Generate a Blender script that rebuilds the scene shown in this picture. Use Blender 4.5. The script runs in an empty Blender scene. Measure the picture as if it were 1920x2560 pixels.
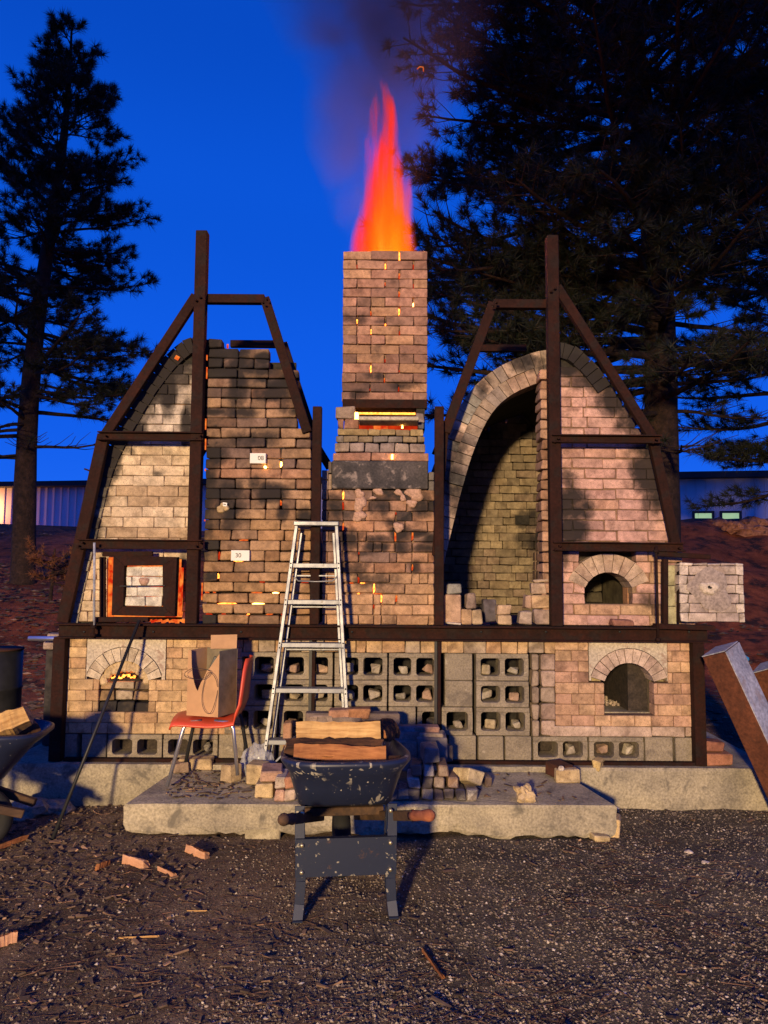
import bpy, bmesh, math, random
import numpy as np
from mathutils import Vector, Matrix, Euler, noise
random.seed(7); rng = np.random.default_rng(7)
S = bpy.context.scene; C = S.collection
PI = math.pi; R = math.radians

# ------------------------------------------------------------------ camera
F = 1850.0; PITCH = R(4.6); ROLL = R(0.4); EYE = 1.6
cam = bpy.data.cameras.new('camera'); cam.sensor_fit = 'VERTICAL'; cam.sensor_height = 36
cam.lens = 36*F/2560; cam.clip_end = 3000; cam.clip_start = .05
co = bpy.data.objects.new('camera', cam); C.objects.link(co)
co.location = (0, 0, EYE)
co.rotation_euler = (Matrix.Rotation(PI/2+PITCH, 3, 'X') @ Matrix.Rotation(ROLL, 3, 'Z')).to_euler()
S.camera = co
# ------------------------------------------------------------------ light and exposure
w = bpy.data.worlds.new('World'); S.world = w; w.use_nodes = True
nt = w.node_tree; nt.nodes.clear()
out = nt.nodes.new('ShaderNodeOutputWorld'); bg = nt.nodes.new('ShaderNodeBackground')
sky = nt.nodes.new('ShaderNodeTexSky'); sky.sky_type = 'NISHITA'; sky.sun_disc = False
sky.sun_elevation = math.asin(.165); sky.sun_rotation = math.atan2(-.21, -1)
tc = nt.nodes.new('ShaderNodeTexCoord'); sp = nt.nodes.new('ShaderNodeSeparateXYZ')
rp = nt.nodes.new('ShaderNodeValToRGB'); rp.color_ramp.interpolation = 'EASE'
e = rp.color_ramp.elements
e[0].position = 0; e[0].color = (.014, .145, .94, 1)
e[1].position = 1; e[1].color = (.002, .03, .30, 1)
x = e.new(.22); x.color = (.005, .112, .84, 1)
x = e.new(.45); x.color = (.003, .092, .70, 1)
x = e.new(.62); x.color = (.002, .070, .56, 1)
mulh = nt.nodes.new('ShaderNodeMixRGB'); mulh.blend_type = 'MULTIPLY'; mulh.inputs[0].default_value = 1
mulh.inputs[2].default_value = (.0016, .0016, .0024, 1)      # dusk: hardly anything is left of the daylight sky
addn = nt.nodes.new('ShaderNodeMixRGB'); addn.blend_type = 'ADD'; addn.inputs[0].default_value = 1
sc = nt.nodes.new('ShaderNodeMixRGB'); sc.blend_type = 'MULTIPLY'; sc.inputs[0].default_value = 1
sc.inputs[2].default_value = (10, 10, 10, 1)
L = nt.links.new
L(tc.outputs['Generated'], sp.inputs[0]); L(sp.outputs['Z'], rp.inputs[0])
L(sky.outputs[0], mulh.inputs[1]); L(rp.outputs[0], sc.inputs[1])
L(sc.outputs[0], addn.inputs[1]); L(mulh.outputs[0], addn.inputs[2])
L(addn.outputs[0], bg.inputs['Color']); bg.inputs['Strength'].default_value = .098
L(bg.outputs[0], out.inputs[0])
# the sun is down: the yard is lit by one shaded lamp on a pole behind the photographer (its pole is built further down)
LAMP = Vector((-4.2, -14.0, 4.15))
sl = bpy.data.lights.new('yard_lamp', 'SPOT'); sl.energy = 25500; sl.shadow_soft_size = .55; sl.color = (1, .715, .38)
sl.spot_size = R(64); sl.spot_blend = .5
so = bpy.data.objects.new('yard_lamp', sl); C.objects.link(so); so.location = LAMP
so.rotation_euler = (Vector((-.8, 5.3, -4.2))-LAMP).to_track_quat('-Z', 'Y').to_euler()
S.view_settings.view_transform = 'Standard'; S.view_settings.look = 'None'
S.view_settings.exposure = 0; S.view_settings.gamma = 1; S.view_settings.use_curve_mapping = False
S.render.engine = 'CYCLES'; S.cycles.volume_step_rate = 1.0; S.cycles.max_bounces = 6
S.cycles.volume_bounces = 1; S.cycles.sample_clamp_indirect = 4

# ------------------------------------------------------------------ measuring: photo pixels (1920 wide) to metres
def ray(px, py):
    a = (px-960)/F; b = (1280-py)/F; c, s = math.cos(ROLL), math.sin(ROLL)
    a, b = a*c-b*s, a*s+b*c
    return a, math.cos(PITCH)-b*math.sin(PITCH), math.sin(PITCH)+b*math.cos(PITCH)
def W(px, py, Y):
    r = ray(px, py); t = Y/r[1]; return r[0]*t, EYE+r[2]*t
def G(px, py, z):
    r = ray(px, py); t = (z-EYE)/r[2]; return r[0]*t, r[1]*t
def D(x, y, Y): return W(x/.864, y/.864, Y)          # 1659-wide reading
def GD(x, y, z): return G(x/.864, y/.864, z)
def c1(x, y, Y): return W(100+x/2.183, 780+y/2.183, Y)
def c2(x, y, Y): return W(740+x/3.567, 560+y/3.567, Y)
def c3(x, y, Y): return W(1040+x/1.929, 780+y/1.929, Y)
def c4(x, y, Y): return W(x/2.183, 1520+y/2.183, Y)
def c5(x, y, Y): return W(600+x/2.592, 1560+y/2.592, Y)
def c6(x, y, Y): return W(1080+x/1.975, 1540+y/1.975, Y)
def c7(x, y, Y): return W(740+x/3.607, 1100+y/3.607, Y)

# ------------------------------------------------------------------ materials
def newmat(name):
    m = bpy.data.materials.new(name); m.use_nodes = True
    n = m.node_tree; n.nodes.clear(); return m, n
def N(n, t, **k):
    x = n.nodes.new('ShaderNode'+t)
    for a, b in k.items():
        if hasattr(x, a): setattr(x, a, b)
        else: x.inputs[a].default_value = b
    return x
def ramp(n, src, stops, interp='LINEAR'):
    r = N(n, 'ValToRGB'); r.color_ramp.interpolation = interp
    el = r.color_ramp.elements
    while len(el) < len(stops): el.new(.5)
    for q, (p, c) in zip(el, stops):
        q.position = p; q.color = (c[0], c[1], c[2], 1) if hasattr(c, '__len__') else (c, c, c, 1)
    n.links.new(src, r.inputs[0]); return r.outputs[0]
def mix(n, f, a, b, mode='MIX'):
    x = N(n, 'MixRGB', blend_type=mode)
    for i, v in enumerate((f, a, b)):
        if hasattr(v, 'is_output') or hasattr(v, 'links'): n.links.new(v, x.inputs[i])
        elif hasattr(v, '__len__'): x.inputs[i].default_value = (*v[:3], 1)
        else: x.inputs[i].default_value = v
    return x.outputs[0]
def noisen(n, vec, scale, detail=4, rough=.55, dist=0):
    x = N(n, 'TexNoise'); x.inputs['Scale'].default_value = scale; x.inputs['Detail'].default_value = detail
    x.inputs['Roughness'].default_value = rough; x.inputs['Distortion'].default_value = dist
    if vec: n.links.new(vec, x.inputs['Vector'])
    return x.outputs['Fac']
def finish(n, col, rough=.85, metal=0, bump=None, bs=.3, bd=.01, spec=.3, extra=None):
    p = N(n, 'BsdfPrincipled'); o = N(n, 'OutputMaterial')
    if hasattr(col, 'links'): n.links.new(col, p.inputs['Base Color'])
    else: p.inputs['Base Color'].default_value = (*col, 1)
    if hasattr(rough, 'links'): n.links.new(rough, p.inputs['Roughness'])
    else: p.inputs['Roughness'].default_value = rough
    p.inputs['Metallic'].default_value = metal; p.inputs['Specular IOR Level'].default_value = spec
    if bump is not None:
        b = N(n, 'Bump'); b.inputs['Strength'].default_value = bs; b.inputs['Distance'].default_value = bd
        n.links.new(bump, b.inputs['Height']); n.links.new(b.outputs[0], p.inputs['Normal'])
    n.links.new(p.outputs[0], o.inputs[0]); return p

def offset_coords(n):
    """object coordinates shifted per object, so that alike pieces wear differently"""
    oi = N(n, 'ObjectInfo'); t = N(n, 'TexCoord')
    m = N(n, 'VectorMath', operation='MULTIPLY_ADD')
    m.inputs[0].default_value = (0, 0, 0)
    cx = N(n, 'CombineXYZ')
    for i in range(3): n.links.new(oi.outputs['Random'], cx.inputs[i])
    m.inputs[1].default_value = (37, 91, 53); n.links.new(cx.outputs[0], m.inputs[0]); n.links.new(t.outputs['Object'], m.inputs[2])
    return m.outputs[0], oi
STAINS = []      # smoke stains on the kiln faces: (x, z, half width, half height, amount)
def stain(c_, rx, rz_, k_=.6): STAINS.append((c_[0], c_[1], rx*1.25, rz_*1.25, min(1, k_*1.15)))
Ys = 5.43
for a_, b_, rx, rz_, k_ in ((760, 200, .20, .13, .9), (690, 300, .16, .12, .6), (700, 430, .045, .13, .85), (620, 400, .10, .10, .6), (560, 470, .09, .12, .7), (480, 600, .09, .13, .8), (380, 790, .06, .17, .7), (340, 960, .05, .16, .45), (800, 600, .03, .12, .7),
                          (300, 1180, .05, .12, .4), (780, 1480, .03, .17, .45), (640, 880, .05, .02, .3), (500, 760, .03, .05, .3), (1050, 1050, .09, .12, .6), (1090, 330, .05, .2, .7), (1160, 330, .2, .05, .5), (920, 1000, .05, .3, .5), (1350, 440, .06, .12, .5), (1180, 700, .12, .05, .45), (940, 800, .09, .07, .5)):
    stain(c1(a_, b_, Ys), rx, rz_, k_)
for a_, b_, rx, rz_, k_ in ((760, 260, .10, .05, .8), (850, 330, .10, .08, .5), (960, 420, .10, .09, .75), (1040, 520, .09, .1, .6), (1120, 760, .09, .13, .8), (1150, 870, .07, .12, .6), (1100, 680, .10, .05, .5), (740, 900, .10, .06, .65), (745, 960, .12, .05, .8), (740, 1060, .10, .09, .75), (820, 940, .05, .04, .6), (735, 800, .05, .08, .4),
                          (560, 220, .16, .05, .5), (330, 330, .06, .08, .35), (200, 640, .06, .12, .45), (190, 850, .08, .14, .5), (720, 1180, .03, .12, .4), (1120, 1400, .1, .1, .25)):
    stain(c3(a_, b_, Ys), rx, rz_, k_)
for a_, b_, rx, rz_, k_ in ((470, 880, .09, .05, .55), (600, 960, .10, .05, .4), (520, 1160, .14, .05, .4), (960, 960, .05, .04, .6), (1150, 590, .06, .07, .6), (760, 600, .08, .05, .5), (340, 620, .05, .12, .45), (700, 1270, .14, .05, .4), (950, 850, .06, .05, .6)):
    stain(c7(a_, b_, Ys), rx, rz_, k_)
_r = random.Random(5)
for _ in range(15): stain(c1(_r.uniform(910, 1470), _r.uniform(250, 1250), Ys), _r.uniform(.03, .10), _r.uniform(.02, .05), _r.uniform(.45, .85))
for _ in range(9): stain(c7(_r.uniform(440, 1230), _r.uniform(500, 1250), Ys), _r.uniform(.03, .09), _r.uniform(.02, .05), _r.uniform(.4, .7))
for _ in range(7): stain(c2(_r.uniform(420, 1160), _r.uniform(260, 1560), Ys), _r.uniform(.05, .12), _r.uniform(.02, .04), _r.uniform(.3, .5))
def brick_mat(name, rough=.9, glaze=False, spots=.5):
    m, n = newmat(name); v, oi = offset_coords(n)
    col = oi.outputs['Color']
    n1 = noisen(n, v, 9, 5, .6); n2 = noisen(n, v, 34, 4, .6); n3 = noisen(n, v, 160, 2, .6); n4 = noisen(n, v, 5.5, 3, .5, .8)
    col = mix(n, 1, col, ramp(n, n1, [(.3, .55), (.5, 1.0), (.72, 1.35)]), 'MULTIPLY')
    col = mix(n, 1, col, ramp(n, n2, [(.3, .78), (.65, 1.12)]), 'MULTIPLY')
    # flashed darker ends and patches
    col = mix(n, ramp(n, n4, [(.55, 0.), (.62, spots)]), col, mix(n, 1, col, (.52, .46, .44), 'MULTIPLY'))
    col = mix(n, ramp(n, n3, [(.36, .55), (.42, 0.)]), col, (.09, .055, .035))
    # soot, amount carried by the alpha of the object colour
    st = N(n, 'Math', operation='MULTIPLY_ADD'); n.links.new(oi.outputs['Alpha'], st.inputs[0]); st.inputs[1].default_value = 1.5; st.inputs[2].default_value = -.95
    ad = N(n, 'Math', operation='ADD', use_clamp=False); n.links.new(st.outputs[0], ad.inputs[0]); n.links.new(n1, ad.inputs[1])
    col = mix(n, ramp(n, ad.outputs[0], [(.12, 0.), (.5, .97)]), col, (.022, .02, .02))
    if not glaze:
        geo = N(n, 'NewGeometry'); wn = noisen(n, geo.outputs['Position'], 7, 5, .65); acc = None
        for (sx_, sz_, rx, rz_, k_) in STAINS:
            q = N(n, 'VectorMath', operation='MULTIPLY_ADD'); n.links.new(geo.outputs['Position'], q.inputs[0])
            q.inputs[1].default_value = (1/rx, .6, 1/rz_); q.inputs[2].default_value = (-sx_/rx, -.6*Ys, -sz_/rz_)
            ln = N(n, 'VectorMath', operation='LENGTH'); n.links.new(q.outputs[0], ln.inputs[0])
            mr = N(n, 'MapRange'); mr.inputs[1].default_value = 1.7; mr.inputs[2].default_value = .2; mr.inputs[3].default_value = 0; mr.inputs[4].default_value = k_; n.links.new(ln.outputs['Value'], mr.inputs[0])
            if acc is None: acc = mr.outputs[0]
            else:
                mm = N(n, 'Math', operation='MAXIMUM'); n.links.new(acc, mm.inputs[0]); n.links.new(mr.outputs[0], mm.inputs[1]); acc = mm.outputs[0]
        tot = N(n, 'Math', operation='MULTIPLY_ADD'); n.links.new(wn, tot.inputs[0]); tot.inputs[1].default_value = 1.6; tot.inputs[2].default_value = -.85
        t2 = N(n, 'Math', operation='ADD'); n.links.new(tot.outputs[0], t2.inputs[0]); n.links.new(acc, t2.inputs[1])
        t3 = N(n, 'Math', operation='MULTIPLY', use_clamp=True); n.links.new(t2.outputs[0], t3.inputs[0])
        gt = N(n, 'Math', operation='MULTIPLY', use_clamp=True); n.links.new(acc, gt.inputs[0]); gt.inputs[1].default_value = 3; n.links.new(gt.outputs[0], t3.inputs[1])
        col = mix(n, ramp(n, t3.outputs[0], [(.0, 0.), (.22, .65), (.55, .97)]), col, (.022, .018, .018))
    bm_ = mix(n, .5, n2, n3)
    p = finish(n, col, rough, 0, bm_, .55, .008, .25)
    if glaze:
        n.links.new(ramp(n, n4, [(.4, .25), (.6, .8)]), p.inputs['Roughness']); p.inputs['Specular IOR Level'].default_value = .5
    return m
def rock_mat(name, c1_, c2_, scale=6, rough=.9, bs=.5, bd=.02, c3_=None, fine=60):
    m, n = newmat(name); t = N(n, 'TexCoord'); v = t.outputs['Object']
    a = noisen(n, v, scale, 6, .6); b = noisen(n, v, fine, 4, .65)
    col = mix(n, ramp(n, a, [(.35, 0.), (.65, 1.)]), c1_, c2_)
    col = mix(n, 1, col, ramp(n, b, [(.3, .6), (.7, 1.3)]), 'MULTIPLY')
    if c3_: col = mix(n, ramp(n, noisen(n, v, scale*2.3, 5, .6, .5), [(.56, 0.), (.66, .85)]), col, c3_)
    finish(n, col, rough, 0, mix(n, .5, a, b), bs, bd); return m
def plain(name, col, rough=.6, metal=0, var=.25, scale=12, spec=.4, bs=.1):
    m, n = newmat(name); t = N(n, 'TexCoord')
    a = noisen(n, t.outputs['Object'], scale, 5, .6)
    c = mix(n, 1, col, ramp(n, a, [(.3, 1-var), (.7, 1+var)]), 'MULTIPLY')
    finish(n, c, rough, metal, a, bs, .004, spec); return m
def emit(name, col, s, c2_=None, scale=14):
    m, n = newmat(name); t = N(n, 'TexCoord'); e_ = N(n, 'Emission'); o = N(n, 'OutputMaterial')
    if c2_:
        c = mix(n, ramp(n, noisen(n, t.outputs['Object'], scale, 3), [(.35, 0.), (.65, 1.)]), col, c2_); n.links.new(c, e_.inputs[0])
    else: e_.inputs[0].default_value = (*col, 1)
    e_.inputs[1].default_value = s; n.links.new(e_.outputs[0], o.inputs[0]); return m

M = {}
M['brick'] = brick_mat('fired_brick')
M['brick_glazed'] = brick_mat('ash_glazed_brick', .6, True)
M['joint'] = rock_mat('joint_mortar', (.13, .075, .048), (.26, .16, .105), 14)
M['backing'] = rock_mat('dark_mortar', (.03, .024, .02), (.06, .045, .035), 20)
M['soot'] = rock_mat('sooty_insulation', (.012, .011, .01), (.035, .03, .026), 9)
def steel_mat():
    m, n = newmat('rusty_steel'); t = N(n, 'TexCoord'); v = t.outputs['Object']
    a = noisen(n, v, 4, 6, .65); b = noisen(n, v, 55, 5, .7)
    col = mix(n, ramp(n, a, [(.3, 0.), (.7, 1.)]), (.012, .005, .0035), (.034, .010, .006))
    col = mix(n, ramp(n, noisen(n, v, 11, 5, .6), [(.5, 0.), (.62, .8)]), col, (.018, .011, .009))
    col = mix(n, 1, col, ramp(n, b, [(.3, .6), (.7, 1.35)]), 'MULTIPLY')
    finish(n, col, .85, .0, b, .45, .005, .18); return m
M['steel'] = steel_mat()
def block_mat():
    m, n = newmat('cinder_block'); v, oi = offset_coords(n)
    a = noisen(n, v, 5, 5, .6); b = noisen(n, v, 90, 4, .75)
    col = mix(n, ramp(n, a, [(.3, 0.), (.7, 1.)]), (.22, .185, .135), (.37, .31, .225))
    col = mix(n, 1, col, ramp(n, b, [(.3, .6), (.7, 1.25)]), 'MULTIPLY')
    col = mix(n, ramp(n, noisen(n, v, 8, 5, .65, .5), [(.52, 0.), (.66, .75)]), col, (.13, .11, .09))
    col = mix(n, ramp(n, noisen(n, v, 13, 4, .6, 1.), [(.64, 0.), (.7, .6)]), col, (.46, .40, .31))
    finish(n, col, .95, 0, b, .8, .009, .2); return m
M['block'] = block_mat()
M['concrete'] = rock_mat('weathered_concrete', (.23, .2, .15), (.42, .36, .25), 3.2, .9, .5, .012, (.13, .115, .09), 70)
M['concrete_pale'] = rock_mat('cast_castable', (.42, .36, .28), (.55, .47, .36), 6, .9, .4, .008, (.30, .2, .15), 60)
M['kilnshelf'] = rock_mat('sooty_slab', (.035, .032, .035), (.085, .072, .072), 6, .85, .4, .006, (.26, .21, .19), 60)
M['clay'] = rock_mat('clay_wadding', (.38, .235, .17), (.48, .30, .22), 9, .95, .35, .006)
M['roughrow'] = rock_mat('crumbled_brick', (.34, .26, .2), (.5, .4, .3), 14, .9, .9, .02, (.2, .13, .1), 50)
M['bark_kiln'] = rock_mat('bark', (.03, .018, .012), (.075, .04, .025), 10, .95, .9, .03, None, 45)
M['glow'] = emit('glow_yellow', (1, .34, .05), 5, (1, .14, .015), 40)
M['glow_hot'] = emit('glow_hot', (1, .45, .09), 13)
M['glow_orange'] = emit('glow_orange', (1, .26, .04), 1.2, (.55, .02, .004), 16)
M['glow_red'] = emit('glow_dull_red', (.9, .06, .008), .8, (.5, .02, .004), 9)
def alu_mat():
    m, n = newmat('aluminium'); t = N(n, 'TexCoord'); v = t.outputs['Object']
    a = noisen(n, v, 8, 5, .6); b = noisen(n, v, 70, 3, .6)
    col = mix(n, ramp(n, noisen(n, v, 26, 5, .7), [(.6, 0.), (.68, .8)]), (.24, .25, .27), (.12, .11, .1))
    finish(n, col, ramp(n, a, [(.3, .42), (.7, .62)]), .6, b, .12, .002, .5); return m
M['alu'] = alu_mat()
M['chrome'] = plain('chromed_tube', (.75, .75, .8), .32, .9, .1, 20)
M['dark_metal'] = plain('dark_metal', (.03, .03, .032), .5, .4)
M['orange_plastic'] = plain('orange_plastic', (.62, .075, .03), .38, 0, .12, 7, .5, .05)
M['cardboard'] = plain('cardboard', (.46, .27, .14), .9, 0, .14, 9, .2)
M['cardboard_grey'] = plain('shaded_cardboard', (.17, .14, .095), .9, 0, .3, 14, .2)  # darker cardboard: shade of the side and rear panels put into the colour
def tray_mat():
    m, n = newmat('navy_tray'); t = N(n, 'TexCoord'); v = t.outputs['Object']
    mp = N(n, 'Mapping'); mp.inputs['Scale'].default_value = (30, 30, 2.2); n.links.new(v, mp.inputs[0])
    streak = noisen(n, mp.outputs[0], 1, 3, .5, .4); spat = noisen(n, v, 60, 2, .5)
    mask = ramp(n, noisen(n, v, 5, 2), [(.5, 0.), (.6, 1.)])
    s1 = mix(n, 1, ramp(n, streak, [(.60, 0.), (.64, .8)]), mask, 'MULTIPLY')
    col = mix(n, ramp(n, noisen(n, v, 3.5, 4), [(.3, 0.), (.7, 1.)]), (.009, .013, .034), (.016, .022, .05))
    col = mix(n, s1, col, (.42, .38, .3))
    col = mix(n, ramp(n, spat, [(.71, 0.), (.735, .85)]), col, (.5, .46, .38))
    finish(n, col, .42, 0, noisen(n, v, 14, 3), .1, .004, .5); return m
M['tray'] = tray_mat()
def bluesteel_mat():
    m, n = newmat('blue_painted_steel'); t = N(n, 'TexCoord'); v = t.outputs['Object']
    col = mix(n, ramp(n, noisen(n, v, 30, 4, .6), [(.64, 0.), (.68, .9)]), (.012, .018, .042), (.30, .27, .21))
    col = mix(n, ramp(n, noisen(n, v, 9, 5, .7), [(.60, 0.), (.66, .7)]), col, (.10, .05, .03))
    finish(n, col, .45, .2, noisen(n, v, 20, 3), .1, .004, .5); return m
M['bluesteel'] = bluesteel_mat()
M['brass'] = plain('zinc_bolt', (.6, .5, .3), .35, .8)
M['rubber'] = plain('rubber_tyre', (.015, .015, .015), .8)
def wood_mat(name, a_, b_, grain=(3, 40, 40), rough=.8):
    m, n = newmat(name); t = N(n, 'TexCoord'); mp = N(n, 'Mapping'); mp.inputs['Scale'].default_value = grain
    n.links.new(t.outputs['Object'], mp.inputs[0])
    g_ = noisen(n, mp.outputs[0], 1, 6, .65, .6); k = noisen(n, t.outputs['Object'], 9, 3)
    col = mix(n, ramp(n, g_, [(.32, 0.), (.66, 1.)]), a_, b_)
    col = mix(n, 1, col, ramp(n, k, [(.3, .75), (.7, 1.15)]), 'MULTIPLY')
    finish(n, col, rough, 0, g_, .6, .006, .25); return m
M['wood'] = wood_mat('split_wood', (.62, .40, .17), (.33, .17, .06))
M['wood_red'] = wood_mat('red_heartwood', (.40, .17, .06), (.16, .05, .02))
M['bark'] = wood_mat('pine_bark', (.10, .045, .022), (.022, .012, .008), (7, 40, 40), .95)
M['handle_wood'] = wood_mat('grey_handle_wood', (.10, .055, .03), (.045, .028, .02), (30, 4, 30))
M['handle_red'] = wood_mat('red_handle_wood', (.42, .15, .07), (.24, .07, .035), (30, 4, 30))
M['timber'] = wood_mat('brown_timber', (.10, .035, .02), (.045, .02, .014), (30, 3, 30))
M['rustpaint'] = rock_mat('rust_panel', (.07, .022, .01), (.14, .045, .02), 5, .8, .2, .004, (.08, .03, .015), 50)
M['palepaint'] = rock_mat('chalky_pale_paint', (.26, .27, .32), (.4, .4, .44), 5, .7, .2, .004, (.3, .25, .24), 40)
M['bluepaint'] = plain('blue_tarp', (.02, .16, .34), .5)
M['card'] = plain('white_card', (.75, .72, .66), .8, 0, .05)
M['ink'] = plain('black_ink', (.03, .03, .03), .8)
def ground_mat():
    m, n = newmat('dirt_and_grit'); g_ = N(n, 'NewGeometry'); v = g_.outputs['Position']
    sx = N(n, 'SeparateXYZ'); n.links.new(v, sx.inputs[0])
    big = noisen(n, v, .9, 5, .6, .3); md = noisen(n, v, 5, 6, .65); fn = noisen(n, v, 85, 5, .75); vf = noisen(n, v, 260, 2, .6)
    right = N(n, 'MapRange'); right.inputs[1].default_value = -.6; right.inputs[2].default_value = .7; n.links.new(sx.outputs[0], right.inputs[0])
    dirt = mix(n, ramp(n, md, [(.3, 0.), (.7, 1.)]), (.16, .105, .068), (.31, .215, .14))
    grit = mix(n, ramp(n, md, [(.35, 0.), (.65, 1.)]), (.10, .08, .058), (.23, .185, .13))
    blend = N(n, 'Math', operation='ADD'); n.links.new(right.outputs[0], blend.inputs[0])
    bb = N(n, 'Math', operation='MULTIPLY_ADD'); n.links.new(big, bb.inputs[0]); bb.inputs[1].default_value = 2.4; bb.inputs[2].default_value = -1.2
    n.links.new(bb.outputs[0], blend.inputs[1])
    col = mix(n, ramp(n, blend.outputs[0], [(.25, 0.), (.75, 1.)]), dirt, grit)
    far = N(n, 'MapRange'); far.inputs[1].default_value = 6.2; far.inputs[2].default_value = 8.5; n.links.new(sx.outputs[1], far.inputs[0])
    litter = mix(n, ramp(n, md, [(.35, 0.), (.65, 1.)]), (.24, .055, .018), (.52, .14, .045))
    litter = mix(n, ramp(n, noisen(n, v, 2.2, 5, .7), [(.5, 0.), (.62, 1.)]), litter, (.05, .022, .014))
    col = mix(n, far.outputs[0], col, litter)
    col = mix(n, 1, col, ramp(n, fn, [(.34, .32), (.66, 1.6)]), 'MULTIPLY')
    col = mix(n, ramp(n, vf, [(.63, 0.), (.68, .7)]), col, (.34, .29, .24))
    col = mix(n, 1, col, ramp(n, noisen(n, v, .55, 4, .6, .8), [(.35, .5), (.65, 1.1)]), 'MULTIPLY')
    finish(n, col, .95, 0, mix(n, .45, fn, md), 1, .045, .2); return m
M['ground'] = ground_mat()
def island_mat(name, stops, rough=.85):
    m, n = newmat(name); g_ = N(n, 'NewGeometry'); t = N(n, 'TexCoord')
    col = ramp(n, g_.outputs['Random Per Island'], stops, 'LINEAR')
    col = mix(n, 1, col, ramp(n, noisen(n, t.outputs['Object'], 40, 3), [(.3, .7), (.7, 1.2)]), 'MULTIPLY')
    finish(n, col, rough, 0, None, spec=.25); return m
M['gravel'] = island_mat('gravel', [(0, (.045, .038, .034)), (.45, (.17, .135, .10)), (.8, (.28, .21, .15)), (.95, (.36, .29, .22)), (1, (.62, .54, .45))])
M['needlelitter'] = island_mat('fallen_needles', [(0, (.045, .026, .02)), (.6, (.10, .055, .035)), (.93, (.17, .09, .055)), (1, (.36, .2, .11))])
M['chips'] = island_mat('wood_chips', [(0, (.05, .035, .026)), (.5, (.11, .075, .055)), (.9, (.18, .11, .07)), (1, (.46, .28, .17))])
M['trunk'] = rock_mat('pine_trunk_bark', (.02, .012, .009), (.055, .03, .02), 7, .95, 1, .05, (.015, .01, .008), 24)
M['needles'] = island_mat('pine_needles', [(0, (.012, .018, .011)), (.6, (.022, .028, .016)), (1, (.045, .038, .018))], .6)
M['drybrush'] = island_mat('dry_needles', [(0, (.12, .04, .014)), (1, (.28, .11, .04))], .7)
M['siding'] = plain('pale_ribbed_siding', (.72, .62, .66), .6, 0, .06, 1.5, .4)
M['roofmetal'] = plain('dark_roof_edge', (.025, .02, .022), .7, 0, .1, 2)
M['redrock'] = rock_mat('red_sandstone', (.22, .08, .045), (.40, .18, .11), 3, .9, .9, .05, (.06, .03, .025), 18)
M['litwindow'] = emit('lit_window', (.42, .62, .36), .9, (.3, .5, .34), 1.2)
M['claylump'] = rock_mat('buff_clay', (.42, .3, .16), (.56, .42, .24), 10, .9, .6, .01)

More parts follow.
